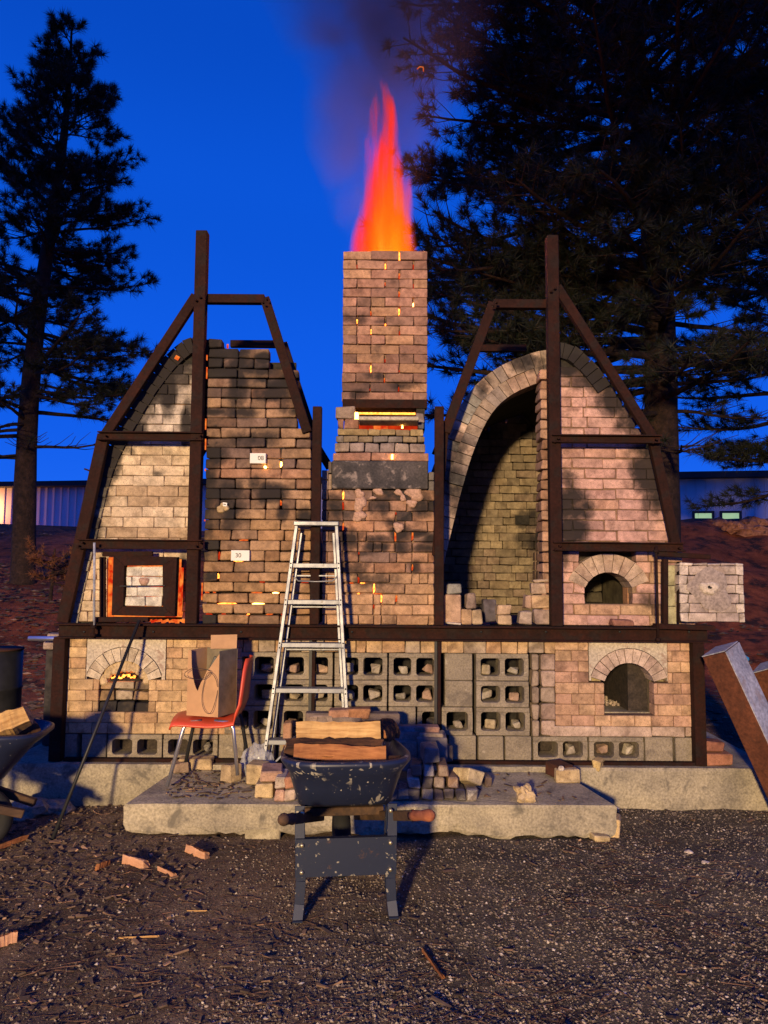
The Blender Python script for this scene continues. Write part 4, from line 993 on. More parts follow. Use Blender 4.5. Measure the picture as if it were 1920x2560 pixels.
# thin glowing slits along the post
m_ = MB()
for (x_, y0_, y1_) in ((912, 238, 262), (912, 305, 362), (906, 585, 640), (905, 695, 750), (886, 1480, 1570), (900, 1135, 1140), (903, 858, 866)):
    a = c1(x_, y0_, YD); b = c1(x_, y1_, YD); m_.box((a[0], YD-.004, (a[1]+b[1])/2), (.008, .01, abs(a[1]-b[1])+.006))
m_.build('ember_glow', M['glow_orange'], kL)
m_ = MB(); a = c1(748, 250, YK-.03); m_.box((a[0], YK-.03, a[1]), (.03, .01, .03), (0, .5, 0)); a = c1(1025, 188, YD); m_.box((a[0], YD-.005, a[1]), (.012, .01, .03)); m_.build('ember_glow', M['glow_orange'], kL)
a = c1(1229, 846, YD-.012); MB().tube([(a[0], YD-.014, a[1]), (a[0], YD+.002, a[1])], .011, 10).build('spy_hole_glow', M['glow_hot'], kL)
# numbered spy hole plugs
def text(s_, loc, size, mat, parent, rotx=PI/2):
    cu = bpy.data.curves.new('number', 'FONT'); cu.body = s_; cu.size = size; cu.extrude = .0008; cu.align_x = 'CENTER'; cu.align_y = 'CENTER'
    tmp = bpy.data.objects.new('t', cu); me = bpy.data.meshes.new_from_object(tmp); bpy.data.objects.remove(tmp); me.materials.append(mat) if not me.materials else None
    me.materials[0] = mat; o_ = bpy.data.objects.new('number', me); C.objects.link(o_); o_.rotation_euler = (rotx, 0, 0); o_.parent = parent
    o_.location = Vector(loc)-parent_world(parent); return o_
for (x0_, y0_, x1_, y1_, tx, s_, off) in ((1146, 770, 1231, 826, 1205, '08', .018), (1043, 1300, 1142, 1358, 1082, '30', 0)):
    a = c1(x0_, y0_, YD-.04); b = c1(x1_, y1_, YD-.04)
    pl = thing('spy_hole_plug', 'white plug brick marked 08 above a bright spy hole' if s_ == '08' else 'white plug brick marked 30 low in the dark stacked front', 'plug', ((a[0]+b[0])/2, YD-.02, b[1]))
    MB().box(((a[0]+b[0])/2, YD-.018, (a[1]+b[1])/2), (b[0]-a[0], .045, a[1]-b[1]), b=.002).build('plug_block', M['card'], pl)
    text(s_, (c1(tx, (y0_+y1_)/2, YD-.04)[0], YD-.0415, (a[1]+b[1])/2), .045, M['ink'], pl)
a = c1(1009, 1050, YD-.02); tg = thing('paper_tag', 'tiny white tag with a black mark on the dark brick wall', 'tag', (a[0], YD-.02, a[1]))
MB().box((a[0], YD-.022, a[1]), (.032, .004, .026), (0, .15, 0)).build('paper', M['card'], tg); MB().box((a[0], YD-.025, a[1]), (.016, .002, .006), (0, .15, 0)).build('mark', M['ink'], tg)
a = c1(1000, 1060, YD); o_ = MB()
for i in range(5): o_.box((a[0]+random.uniform(-.05, .05), YD-.004, a[1]+random.uniform(-.03, .02)), (.05, .03, .04), (random.random(), random.random(), random.random()), .01)
o_.build('clay_patch', M['claylump'], kL)

# firebox door of the left kiln
dr = thing('firebox_door', 'square steel framed firebox door with white bricks inside, on the left kiln', 'door', (D(312, 1266, 5.27)[0], 5.27, D(312, 1334, 5.27)[1]))
q = [P(245, 1200, 5.26), P(382, 1203, 5.24), P(377, 1332, 5.24), P(241, 1329, 5.26)]
i_ = [P(268, 1222, 5.26), P(351, 1221, 5.25), P(352, 1311, 5.25), P(266, 1310, 5.26)]
for k in range(4):
    a, b = Vector(q[k]), Vector(q[(k+1) % 4]); c_, d_ = Vector(i_[(k+1) % 4]), Vector(i_[k]); c0 = (a+b+c_+d_)/4
    sh = [c0+(v-c0)*.995 for v in (a, b, c_, d_)]; bk = [v+Vector((0, .07, 0)) for v in sh]
    MB().add(sh+bk, [[0, 1, 2, 3], [7, 6, 5, 4], [0, 4, 5, 1], [1, 5, 6, 2], [2, 6, 7, 3], [3, 7, 4, 0]]).build('frame_bar', M['steel'], dr, loc=c0, fix=True)
xa, xb_ = i_[3][0]+.004, i_[1][0]-.002; za, zb_ = i_[2][2]+.002, i_[0][2]-.004
wall(dr, 'brick', [(a, b, run(xa, xb_, [SB*.62, SB*.9], (0, .06, .1, .03)[i])) for i, (a, b) in enumerate(band(4, za, zb_))], 5.285, .05, lambda x_, z_: pal([(.62, .57, .48)], .05), lambda x_, z_: .08, gap=.003)
m_ = MB(); cx, cz = D(311, 1256, 5.28)
m_.add([(cx+.035*math.cos(t)*(1+.2*math.sin(3*t)), 5.283-.006*(1-k), cz+.035*math.sin(t)*(1+.2*math.cos(2*t))) for k in (0, 1) for t in np.linspace(0, 2*PI, 12, endpoint=False)]+[(cx, 5.268, cz)],
       [[i, (i+1) % 12, 24] for i in range(12)]+[[i, i+12, (i+1) % 12+12, (i+1) % 12] for i in range(12)], 0, True); m_.build('clay_plug', M['clay'], dr, fix=True)
MB().bar(P(258, 1266, 5.235), P(357, 1265, 5.235), .008, .008).build('rod', M['dark_metal'], dr)
hg = thing('door_track', 'dark steel bars that hold the firebox door on the left kiln', 'steel bracket', (D(228, 1270, 5.3)[0], 5.3, D(228, 1340, 5.3)[1]))
MB().bar(P(222, 1197, 5.32), P(330, 1196, 5.32), .035, .03).build('bar', M['steel'], hg)
MB().bar(P(222, 1203, 5.33), P(222, 1337, 5.33), .04, .03).build('bar', M['steel'], hg)
MB().bar(P(203, 1338, 5.27), P(322, 1338, 5.27), .034, .05).build('bar', M['steel'], hg)
MB().tube([P(204, 1172, 5.2), P(203, 1350, 5.2)], .009, 8).build('rod', M['palepaint'], hg)

# hinged brick door swung open at the right
hd = thing('hinged_brick_door', 'open firebox door of pale bricks and grey clay standing out at the right end', 'door', (D(1538, 1280, 5.25)[0], 5.25, D(1538, 1346, 5.25)[1]))
xa, za = D(1470, 1344, 5.25); xb_, zb_ = D(1606, 1216, 5.25); bn = band(6, za, zb_-.022)
wall(hd, 'brick', [(a, b, run(xa, xb_, [.07, .13, .2], 0) if i % 2 else run(xa, xb_, [.06, .2, .16, .05], 0)) for i, (a, b) in enumerate(bn)]+[(zb_-.022, zb_, run(xa, xb_, [.1]))],
     5.25, .1, lambda x_, z_: pal([(.60, .50, .42), (.55, .46, .38)], .06) if abs(x_-(xa+xb_)/2) > .15 else pal([(.38, .30, .26), (.45, .36, .3)], .06), lambda x_, z_: .08, gap=.003, jy=.003, wear=.5)
m_ = MB(); cx, cz = D(1534, 1270, 5.25)
def blob(cx, cz, y, rx, rz_, th, seed, n_=26, mat='clay', parent=None, name='clay_patch'):
    rr = random.Random(seed); ph = [rr.uniform(0, 6.3) for _ in range(4)]
    f = lambda t: 1+.16*math.sin(2*t+ph[0])+.12*math.sin(3*t+ph[1])+.07*math.sin(5*t+ph[2])+.04*math.sin(9*t+ph[3])
    vs = []
    for k, (s_, dy) in enumerate(((1.0, 0), (.93, -.7), (.6, -1), )):
        for i in range(n_):
            t = 2*PI*i/n_; vs.append((cx+rx*s_*f(t)*math.cos(t), y+dy*th, cz+rz_*s_*f(t)*math.sin(t)))
    vs.append((cx, y-th*1.05, cz)); fs = [[k*n_+i, k*n_+(i+1) % n_, (k+1)*n_+(i+1) % n_, (k+1)*n_+i] for k in range(2) for i in range(n_)]+[[2*n_+i, 2*n_+(i+1) % n_, 3*n_] for i in range(n_)]
    MB().add(vs, fs, 0, True).build(name, M[mat], parent, loc=(cx, y, cz), fix=True)
M['greyclay'] = rock_mat('grey_clay_smear', (.27, .215, .19), (.36, .29, .25), 8, .95, .3, .004)
M['whiteclay'] = rock_mat('white_clay', (.5, .42, .34), (.6, .5, .4), 12, .95, .5, .006)
blob(cx, cz-.01, 5.246, .155, .135, .006, 5, mat='greyclay', parent=hd, name='clay_smear')
blob(cx-.01, cz, 5.238, .06, .05, .014, 8, mat='whiteclay', parent=hd, name='clay_ring')
blob(cx-.015, cz+.005, 5.222, .014, .011, .002, 9, mat='soot', parent=hd, name='peep_hole')
hf = thing('door_hinge_frame', 'dark steel hinge frame between the right kiln and its open brick door', 'steel bracket', (D(1440, 1280, 5.3)[0], 5.3, BEAMTOP))
MB().bar(P(1436, 1208, 5.3), P(1436, 1348, 5.3), .034, .05).build('bar', M['steel'], hf)
MB().bar(P(1466, 1213, 5.29), P(1466, 1345, 5.29), .014, .05).build('bar', M['steel'], hf)
MB().bar(P(1418, 1196, 5.29), P(1532, 1203, 5.29), .034, .06).build('bar', M['steel'], hf)
MB().bar(P(1414, 1352, 5.25), P(1540, 1356, 5.25), .034, .09).build('bar', M['steel'], hf)
for i, (a, b) in enumerate(band(3, D(0, 1345, 5.33)[1], D(0, 1210, 5.33)[1])):
    put_brick(hf, 'edge_brick', (D(1453, 1275, 5.33)[0], 5.37, (a+b)/2), (.06, .05, b-a-.004), (.36, .34, .22), .1)

# ------------------------------------------------------------------ chimney
ch = thing('brick_chimney', 'tall square brick chimney between the kilns with fire in its open joints', 'chimney', (0, 5.5, BEAMTOP))
YC = 5.45
# lower wall
rt = [450, 545, 640, 730, 825, 918, 1010, 1105, 1200, 1295, 1390, 1485, 1578, 1665]
lx = [c7(v, 1000, YC)[0] for v in (228, 1247)]; rows = []
zl = [c7(740, v, YC)[1] for v in rt]
seg = {0: [230, 290, 425, 690, 1090, 1247], 1: [230, 425, 660, 845, 1000, 1190, 1247], 2: [230, 288, 425, 628, 900, 1050, 1247], 3: [230, 425, 705, 880, 985, 1185, 1247],
       4: [230, 290, 425, 558, 635, 895, 1050, 1247], 5: [230, 425, 558, 697, 775, 895, 1050, 1247], 6: [230, 285, 425, 566, 845, 910, 1045, 1190, 1247], 7: [230, 425, 708, 990, 1050, 1247],
       8: [230, 285, 420, 563, 840, 1045, 1115, 1190, 1247], 9: [230, 420, 695, 712, 985, 1247], 10: [230, 280, 420, 700, 770, 905, 1190, 1247], 11: [230, 420, 700, 768, 1050, 1247], 12: [230, 278, 420, 560, 700, 768, 908, 1195, 1247]}
for i in range(13):
    xs = [c7(v, rt[i]+40, YC)[0] for v in seg[i]]; rows.append((zl[i+1], zl[i], [[a, b] for a, b in zip(xs, xs[1:]) if b-a > .015]))
def sootC(x_, z_):
    s_ = .1+random.choice([0, 0, .2, .3])
    if z_ > zl[3]: s_ += .2
    if z_ < zl[9]: s_ = .05
    return s_
c7p = lambda x, y: c7(x, y, YC)
gl = [(*c7p(432, 500), 'v', .06), (*c7p(430, 590), 'v', .06), (*c7p(430, 780), 'v', .06), (*c7p(900, 870), 'v', .07), (*c7p(1048, 870), 'v', .06), (*c7p(905, 660), 'v', .02), (*c7p(566, 1020), 'v', .02), (*c7p(1045, 1150), 'v', .05),
      (*c7p(563, 1270), 'v', .05), (*c7p(697, 1340), 'v', .07), (*c7p(768, 1430), 'v', .055), (*c7p(908, 1430), 'v', .05), (*c7p(600, 1297), 'h', .04), (*c7p(500, 1297), 'h', .03), (*c7p(740, 1390), 'h', .06), (*c7p(563, 1392), 'h', .02), (*c7p(703, 1500), 'v', .03)]
st = wall(ch, 'wall_brick', rows, YC, .11, lambda x_, z_: pal(CHL if z_ > zl[8] else CHLOW, .12), sootC, gap=.004, jy=.004, wear=.35, glows=gl, b=.005, mortar=(.03, 'joint'))
glow_strips(ch, st, YC-.008, .5)
slab_part(ch, 'core', lx[0]+.01, lx[1]-.01, BEAMTOP+.002, zl[0], YC+.12, 6.55, 'soot', 0)
# shoulder bricks either side of the lintel slab
for (x0_, x1_, y0_, y1_) in ((1193, 1247, 285, 365), (1193, 1247, 368, 458), (232, 290, 360, 450), (232, 290, 268, 358), (290, 322, 190, 300), (290, 322, 305, 448)):
    a = c7(x0_, y0_, YC); b = c7(x1_, y1_, YC)
    put_brick(ch, 'wall_brick', ((a[0]+b[0])/2, YC+.06, (a[1]+b[1])/2), (b[0]-a[0]-.004, .11, a[1]-b[1]-.004), pal([(.17, .15, .15), (.36, .26, .2)], .1), .4)
a = c7(325, 190, YC); b = c7(1190, 446, YC)
slab_part(ch, 'lintel_slab', a[0], b[0], b[1], a[1], YC-.03, YC+.3, 'kilnshelf', .008)
slab_part(ch, 'core', a[0]+.01, b[0]-.01, b[1]+.002, a[1], YC+.302, 6.6, 'soot', 0)
# clay wads smeared over the joints
for k, (x_, y_, rx, ry) in enumerate(((572, 480, 45, 42), (575, 575, 55, 75), (568, 685, 58, 52), (742, 455, 48, 42), (925, 470, 40, 30), (1070, 475, 82, 68), (1045, 570, 44, 42), (925, 785, 55, 40), (965, 520, 30, 32), (690, 520, 30, 18))):
    a = c7(x_, y_, YC-.03); k_ = 5.42/1850/3.607
    blob(a[0], a[1], YC-.0, rx*k_, ry*k_, .022, 30+k, parent=ch)
# above the lintel
def cx2(x, y, Y=YC): return c2(x, y, Y)
def brow(xs, y0_, y1_, Y, colf, nm='stack_brick', soot=.15, dep=.11, gap=.004, wear=.5):
    z1_ = c2(760, y0_, Y)[1]; z0_ = c2(760, y1_, Y)[1]; X_ = [c2(v, (y0_+y1_)/2, Y)[0] for v in xs]
    for a, b in zip(X_, X_[1:]):
        put_brick(ch, nm, ((a+b)/2, Y+dep/2+random.uniform(-.004, .004), (z0_+z1_)/2), (b-a-gap, dep, z1_-z0_-gap), colf(), max(0, soot+random.uniform(-.15, .2)), 'brick', (0, 0, random.uniform(-.01, .01)), wear, .005)
    return z0_, z1_, X_[0], X_[-1]
cc = lambda: pal(CHIM, .12)
bands = []
bands.append((brow([330, 672, 1187], 2037, 2112, 5.46, cc), 5.46))
bands.append((brow([345, 478, 613, 745, 880, 1012, 1153], 1950, 2036, 5.52, lambda: pal([(.26, .2, .18), (.3, .23, .19)], .1)), 5.52))
bands.append((brow([355, 425, 555, 690, 820, 955, 1085, 1150], 1888, 1949, 5.62, lambda: pal([(.32, .24, .15), (.26, .2, .13), (.2, .17, .15)], .1)), 5.62))
bands.append((brow([370, 645, 750, 885, 1015, 1140], 1826, 1887, 5.70, lambda: pal([(.34, .25, .13), (.28, .2, .12)], .1)), 5.70))
for (bz0, bz1, bx0, bx1), Yb in bands:
    slab_part(ch, 'core', bx0+.02, bx1-.02, bz0-.001, bz1+.001, Yb+.112, 6.7, 'soot', 0)
brow([370, 427, 560], 1740, 1824, 5.78, cc)
brow([1085, 1142], 1770, 1824, 5.78, lambda: (.12, .12, .15))
o_ = MB(); a = c2(560, 1826, 5.83); b = c2(1085, 1790, 5.83)
for k, (p, q, mt) in enumerate(((560, 690, 'glow_red'), (690, 820, 'glow_orange'), (820, 1085, 'glow_red'))):
    u = c2(p, 1822, 5.82); v = c2(q, 1785, 5.82); MB().box(((u[0]+v[0])/2, 5.86, (u[1]+v[1])/2), (v[0]-u[0]-.004, .08, abs(v[1]-u[1]))).build('glowing_brick', M[mt], ch, loc=((u[0]+v[0])/2, 5.86, u[1]))
MB().tube([(c2(948, 1808, 5.8)[0], 5.795, c2(948, 1808, 5.8)[1]-.012), (c2(948, 1808, 5.8)[0], 5.8, c2(948, 1808, 5.8)[1]+.012)], [.008, .004], 8).build('ember_glow', M['glow_hot'], ch)
MB().box((c2(858, 2075, 5.45)[0], 5.455, c2(858, 2075, 5.45)[1]), (.014, .02, .035)).build('ember_glow', M['glow_hot'], ch)
brow([352, 525], 1625, 1738, 5.80, lambda: (.27, .2, .16), soot=.4)
brow([1068, 1146], 1680, 1768, 5.80, lambda: (.3, .24, .22))
# damper slab sticking out of the slot
a = c2(562, 1700, 5.72); b = c2(1095, 1745, 5.72)
m_ = MB(); zt_ = c2(800, 1692, 5.95)[1]; m_.box(((a[0]+b[0])/2, 5.80, c2(800, 1745, 5.66)[1]), (b[0]-a[0], .30, .03), (R(-4), 0, R(-1)), .006); m_.build('damper_slab', M['concrete_pale'], ch)
a = c2(560, 1672, 6.05); b = c2(1065, 1690, 6.05)
MB().box(((a[0]+b[0])/2, 6.09, (a[1]+b[1])/2), (b[0]-a[0], .02, abs(a[1]-b[1]))).build('fire_glow', M['glow'], ch)
u = c2(537, 1712, 5.79); MB().box((u[0], 5.86, u[1]), (.026, .1, .07), (0, .08, 0)).build('ember_glow', M['glow_hot'], ch)
# steel lintel
a = c2(420, 1580, 5.98); b = c2(1165, 1662, 5.98); slab_part(ch, 'steel_lintel', a[0], b[0], b[1], a[1], 5.90, 5.99, 'steel', .003)
# stack
YS = 6.0; sx0 = c2(413, 900, YS)[0]; sx1 = c2(1172, 900, YS)[0]; szt = c2(790, 237, YS)[1]; szb = c2(790, 1583, YS)[1]
stack_p = [[2, 2, 2], [1, 2, 2, 1], [2, 2, 2], [1, 2, 1, 1, 1], [2, 2, 2], [1, 1, 1, 2, 1], [1, 1, 2, 2], [1, 2, 2, 1], [1, 1, 2, 2], [1, 1, 1, 2, 1], [2, 2, 2], [1, 2, 1, 1, 1], [2, 2, 2], [1, 2, 2, 1], [2, 2, 2], [1, 2, 2, 1]]
bn = band(16, szb, szt)[::-1]; uw = (sx1-sx0)/6; rows = []
for i, (a, b) in enumerate(bn):
    x_ = sx0+(.004 if 7 <= i <= 12 else 0); bs = []
    for k in stack_p[i]: bs.append([x_, x_+k*uw]); x_ += k*uw
    rows.append((a, b, bs))
g2 = lambda x, y: c2(x, y, YS)
gl = [(*g2(910, 280), 'v', .07), (*g2(788, 372), 'v', .045), (*g2(1040, 380), 'v', .045), (*g2(535, 375), 'v', .03), (*g2(912, 465), 'v', .05), (*g2(788, 530), 'v', .03), (*g2(1040, 550), 'v', .04), (*g2(911, 620), 'v', .05),
      (*g2(1040, 715), 'v', .03), (*g2(912, 780), 'v', .06), (*g2(662, 790), 'v', .04), (*g2(551, 865), 'v', .04), (*g2(803, 895), 'v', .02), (*g2(673, 955), 'v', .04), (*g2(923, 970), 'v', .04), (*g2(800, 1215), 'v', .03), (*g2(674, 1290), 'v', .06),
      (*g2(792, 1390), 'v', .04), (*g2(920, 1470), 'v', .04), (*g2(667, 1472), 'v', .015), (*g2(928, 1308), 'v', .015)]
st = wall(ch, 'stack_brick', rows, YS, .11, lambda x_, z_: pal(CHIM, .1), lambda x_, z_: random.choice([.05, .1, .2, .45]), gap=.0035, jy=.003, wear=.4, glows=gl, b=.004, mortar=(.03, 'joint'))
glow_strips(ch, st, YS-.006, .2)
# the other three sides of the stack, one course at a time
SD = .684
for i, (a, b) in enumerate(bn):
    for xx in (sx0+.055, sx1-.055):
        ys = [YS+.112, YS+.34, YS+SD-.112] if i % 2 else [YS+.112, YS+.228, YS+.456, YS+SD-.112]
        for p, q in zip(ys, ys[1:]): put_brick(ch, 'side_brick', (xx, (p+q)/2, (a+b)/2), (.108, q-p-.004, b-a-.004), pal(CHIM, .1), .15, 'brick', (0, 0, 0), .4)
    o_ = put_brick(ch, 'rear_brick', ((sx0+sx1)/2, YS+SD-.055, (a+b)/2), (sx1-sx0-.004, .108, b-a-.004), pal(CHIM, .1), .15)
MB().box(((sx0+sx1)/2, YS+.34, szb+.1), (sx1-sx0-.24, .44, .02)).build('fire_bed', M['glow'], ch)
MB().box(((sx0+sx1)/2, YS+.42, (szb+szt)/2-.1), (sx1-sx0-.25, .25, szt-szb-.35)).build('fire_core', M['glow_orange'], ch)
slab_part(ch, 'core', c2(430, 1700, 5.9)[0], c2(525, 1700, 5.9)[0], c2(0, 1825, 5.9)[1], szb-.002, 5.92, 6.68, 'soot', 0)
slab_part(ch, 'core', c2(1075, 1700, 5.9)[0], c2(1150, 1700, 5.9)[0], c2(0, 1825, 5.9)[1], szb-.002, 5.92, 6.68, 'soot', 0)
slab_part(ch, 'core', c2(525, 1700, 5.9)[0]+.001, c2(1075, 1700, 5.9)[0]-.001, c2(0, 1825, 5.9)[1], szb-.002, 6.12, 6.68, 'soot', 0)
# ------------------------------------------------------------------ ladder leaning folded against the middle post
ld = thing('stepladder', 'aluminium stepladder leaning folded against the middle of the kilns', 'ladder', (D(665, 1655, 5.1)[0], 5.1, .24))
TL = Vector((D(641, 1135, 5.24)[0], 5.24, D(641, 1135, 5.24)[1])); TR = Vector((D(727, 1135, 5.24)[0], 5.24, D(727, 1135, 5.24)[1]))
gl_ = GD(577, 1657, .236); BL = Vector((gl_[0], 5.06, .236)); BR = Vector((D(757, 1657, 5.06)[0], 5.06, .236))
for a, b in ((TL, BL), (TR, BR)):
    MB().bar(a, b, .022, .05, .002).build('front_rail', M['alu'], ld, loc=(a+b)/2)
for a, b, k in ((TL, BL, 1), (TR, BR, -1)):
    a2 = a+Vector((k*.025, .07, -.05)); b2 = b+Vector((k*.03, .10, .02))
    b2.y = min(b2.y, 5.165)
    MB().bar(a2, b2, .018, .03, .002).build('rear_rail', M['alu'], ld, loc=(a2+b2)/2)
cap = (TL+TR)/2+Vector((0, .02, .012)); MB().box(cap, ((TR-TL).x+.035, .13, .03), b=.004).build('top_cap', M['alu'], ld, loc=cap)
for v in (1222, 1301, 1393, 1489, 1597):
    z_ = D(680, v, 5.18)[1]; t = (TL.z-z_)/(TL.z-BL.z); l = TL.lerp(BL, t); r_ = TR.lerp(BR, t)
    c_ = (l+r_)/2
    MB().box(c_+Vector((0, .0, 0)), (r_.x-l.x-.02, .012, .030), b=.002).box(c_+Vector((0, .045, .013)), (r_.x-l.x-.022, .078, .004)).box(c_+Vector((0, .088, 0)), (r_.x-l.x-.022, .006, .026), b=.001).build('step', M['alu'], ld, loc=c_)
    for s_, p in ((1, l), (-1, r_)):
        for dz in (-.016, .016): MB().tube([p+Vector((0, -.028, dz)), p+Vector((0, -.022, dz))], .0055, 8).build('rivet', M['dark_metal'], ld, loc=p+Vector((0, -.026, dz)))
for v in (1244, 1312, 1404):
    z_ = D(680, v, 5.2)[1]; t = (TL.z-z_)/(TL.z-BL.z); l = TL.lerp(BL, t)+Vector((.03, .085, 0)); r_ = TR.lerp(BR, t)+Vector((-.03, .085, 0))
    MB().bar(l, r_, .012, .01, .001, up=(0, 0, 1)).build('rear_brace', M['alu'], ld, loc=(l+r_)/2)
p = TL.lerp(BL, .2); q = TR.lerp(BR, .2)
MB().tube([p+Vector((.015, .05, -.02)), p+Vector((.05, .07, -.055)), (p+q)/2+Vector((0, .08, -.06)), q+Vector((-.05, .07, -.055)), q+Vector((-.015, .05, -.02))], .006, 6).build('spreader', M['alu'], ld)
a = BL+Vector((.03, .01, .03)); MB().bar(a, a+Vector((.16, .06, .16)), .014, .02).build('foot_brace', M['alu'], ld)
for p in (BL, BR): MB().box(p+Vector((0, 0, .006)), (.04, .06, .02), b=.003).build('foot', M['rubber'], ld, loc=p)

# ------------------------------------------------------------------ wheelbarrows (built once, then copied)
def superellipse(cx, cy, hx, hy, n_=40, e_=3.4):
    o_ = []
    for i in range(n_):
        t = 2*PI*i/n_; c_, s_ = math.cos(t), math.sin(t)
        o_.append((cx+hx*math.copysign(abs(c_)**(2/e_), c_), cy+hy*math.copysign(abs(s_)**(2/e_), s_)))
    return o_
def make_barrow(label, group):
    t = thing('wheelbarrow', label, 'wheelbarrow', (0, 0, 0), group)
    # tray: y runs forward, rim slopes down to the nose
    def ringz(f, inset=0):
        # f 0 bottom .. 1 rim
        y0 = .03+(-.17)*f+inset; y1 = .52+.28*f-inset; hw_ = .235+.088*f-inset
        pts = superellipse(0, (y0+y1)/2, 1, (y1-y0)/2)
        o_ = []
        for (x_, y_) in pts:
            u = (y_-y0)/(y1-y0); wv = hw_*(1-.20*u)
            zb_ = .475-.13*u; zt_ = .735-.06*u
            o_.append((x_*wv, y_, zb_+(zt_-zb_)*f+inset*.6))
        return o_
    rings_ = [ringz(0, .03), ringz(.03, .01), ringz(.12), ringz(.4), ringz(.7), ringz(1)]
    lip = [[(x_*1.045+0, .32+(y_-.32)*1.03, z_-.004) for x_, y_, z_ in rings_[-1]], [(x_*1.05, .32+(y_-.32)*1.033, z_-.022) for x_, y_, z_ in rings_[-1]]]
    inn_ = [[(x_*.985, .32+(y_-.32)*.985, z_+.002) for x_, y_, z_ in rings_[-1]], ringz(.7, .007), ringz(.4, .007), ringz(.12, .008), ringz(.05, .03)]
    m = MB(); n_ = 40
    seq = rings_[:-1]+[lip[1]]+[lip[0]]+inn_
    vs = [p for r_ in seq for p in r_]; fs = [[k*n_+i, k*n_+(i+1) % n_, (k+1)*n_+(i+1) % n_, (k+1)*n_+i] for k in range(len(seq)-1) for i in range(n_)]
    c0 = len(vs); vs.append((0, .27, .43)); c1_ = len(vs); vs.append((0, .27, .44))
    fs += [[c0, (i+1) % n_, i] for i in range(n_)]+[[c1_, (len(seq)-1)*n_+i, (len(seq)-1)*n_+(i+1) % n_] for i in range(n_)]
    m.add(vs, fs, 0, True); m.build('tray', M['tray'], t)
    for s_ in (-1, 1):
        a = Vector((s_*.305+.02, -.43, .585)); b = Vector((s_*.10, .72, .225)); g_ = a.lerp(b, .17)
        m = MB().bar(g_, b, .038, .044, .004, up=(0, 0, 1)); m.build('handle', M['handle_wood'], t)
        k = a.lerp(b, -.0)
        MB().tube([a+(a-b).normalized()*.012, a, a.lerp(b, .02), a.lerp(b, .10), a.lerp(b, .15), g_+(b-a).normalized()*.03], [.010, .022, .026, .021, .023, .026], 12).build('grip', M['handle_red'] if s_ > 0 else M['handle_wood'], t)
        # leg: a bent steel angle with a curved foot
        pts = [(s_*.218, .02, .50), (s_*.215, .0, .34), (s_*.208, -.005, .17), (s_*.213, -.01, .07), (s_*.220, -.035, .008)]
        lg = MB()
        for p0, p1 in zip(pts, pts[1:]): lg.bar(p0, p1, .046, .006, .0015)
        lg.box((s_*.220, -.02, .008), (.046, .06, .008), b=.001); lg.build('leg', M['bluesteel'], t)
        lg = MB(); bk_ = [(s_*.198, .10, .47), (s_*.192, .10, .30), (s_*.192, .06, .12), (s_*.198, .01, .012)]
        for p0, p1 in zip(bk_, bk_[1:]): lg.bar(p0, p1, .006, .05, .0015)
        lg.build('leg_brace', M['bluesteel'], t)
        for zz_ in (.215, .335, .48):
            MB().tube([(s_*.205, -.028, zz_), (s_*.205, -.012, zz_)], .009, 10).build('bolt', M['brass'], t, loc=(s_*.205, -.02, zz_))
    MB().box((0, -.012, .275), (.47, .004, .165), b=.001).box((0, .0, .192), (.47, .03, .004)).box((0, .0, .358), (.47, .03, .004)).build('cross_plate', M['bluesteel'], t)
    MB().bar((-.2, .25, .40), (.2, .25, .40), .04, .03, .003).build('tray_rest', M['handle_wood'], t)
    wh = MB(); n_ = 28; rr = .175; cyw, czw = .46, .178
    rings2 = [[((.045*math.cos(u)), cyw+(rr-.045+.045*math.sin(u))*math.cos(v), czw+(rr-.045+.045*math.sin(u))*math.sin(v)) for u in [2*PI*k/10 for k in range(10)]] for v in [2*PI*i/n_ for i in range(n_)]]
    vs = [p for r_ in rings2 for p in r_]; fs = [[i*10+k, i*10+(k+1) % 10, ((i+1) % n_)*10+(k+1) % 10, ((i+1) % n_)*10+k] for i in range(n_) for k in range(10)]
    wh.add(vs, fs, 0, True); wheel = wh.build('wheel', M['rubber'], t, fix=True)
    MB().tube([(-.02, cyw, czw), (.02, cyw, czw)], .09, 16).build('rim', M['bluesteel'], wheel)
    MB().tube([(-.11, cyw, czw), (.11, cyw, czw)], .008, 8).build('axle', M['dark_metal'], wheel)
    return t
def copy_tree(o_, parent=None):
    c_ = o_.copy(); C.objects.link(c_); c_.parent = parent
    for k in list(o_.children): copy_tree(k, c_)
    return c_
wb1 = make_barrow('navy wheelbarrow loaded with split firewood in front of the concrete slab', 'wheelbarrows in front of the kilns')
wb1.location = (-.165, 3.56, .006); wb1.rotation_euler = (0, 0, R(6))
wb2 = copy_tree(wb1); wb2['label'] = 'navy wheelbarrow cut off by the left edge, seen from its side'
wb2.location = (-2.74, 4.28, .004); wb2.rotation_euler = (0, 0, R(-82))

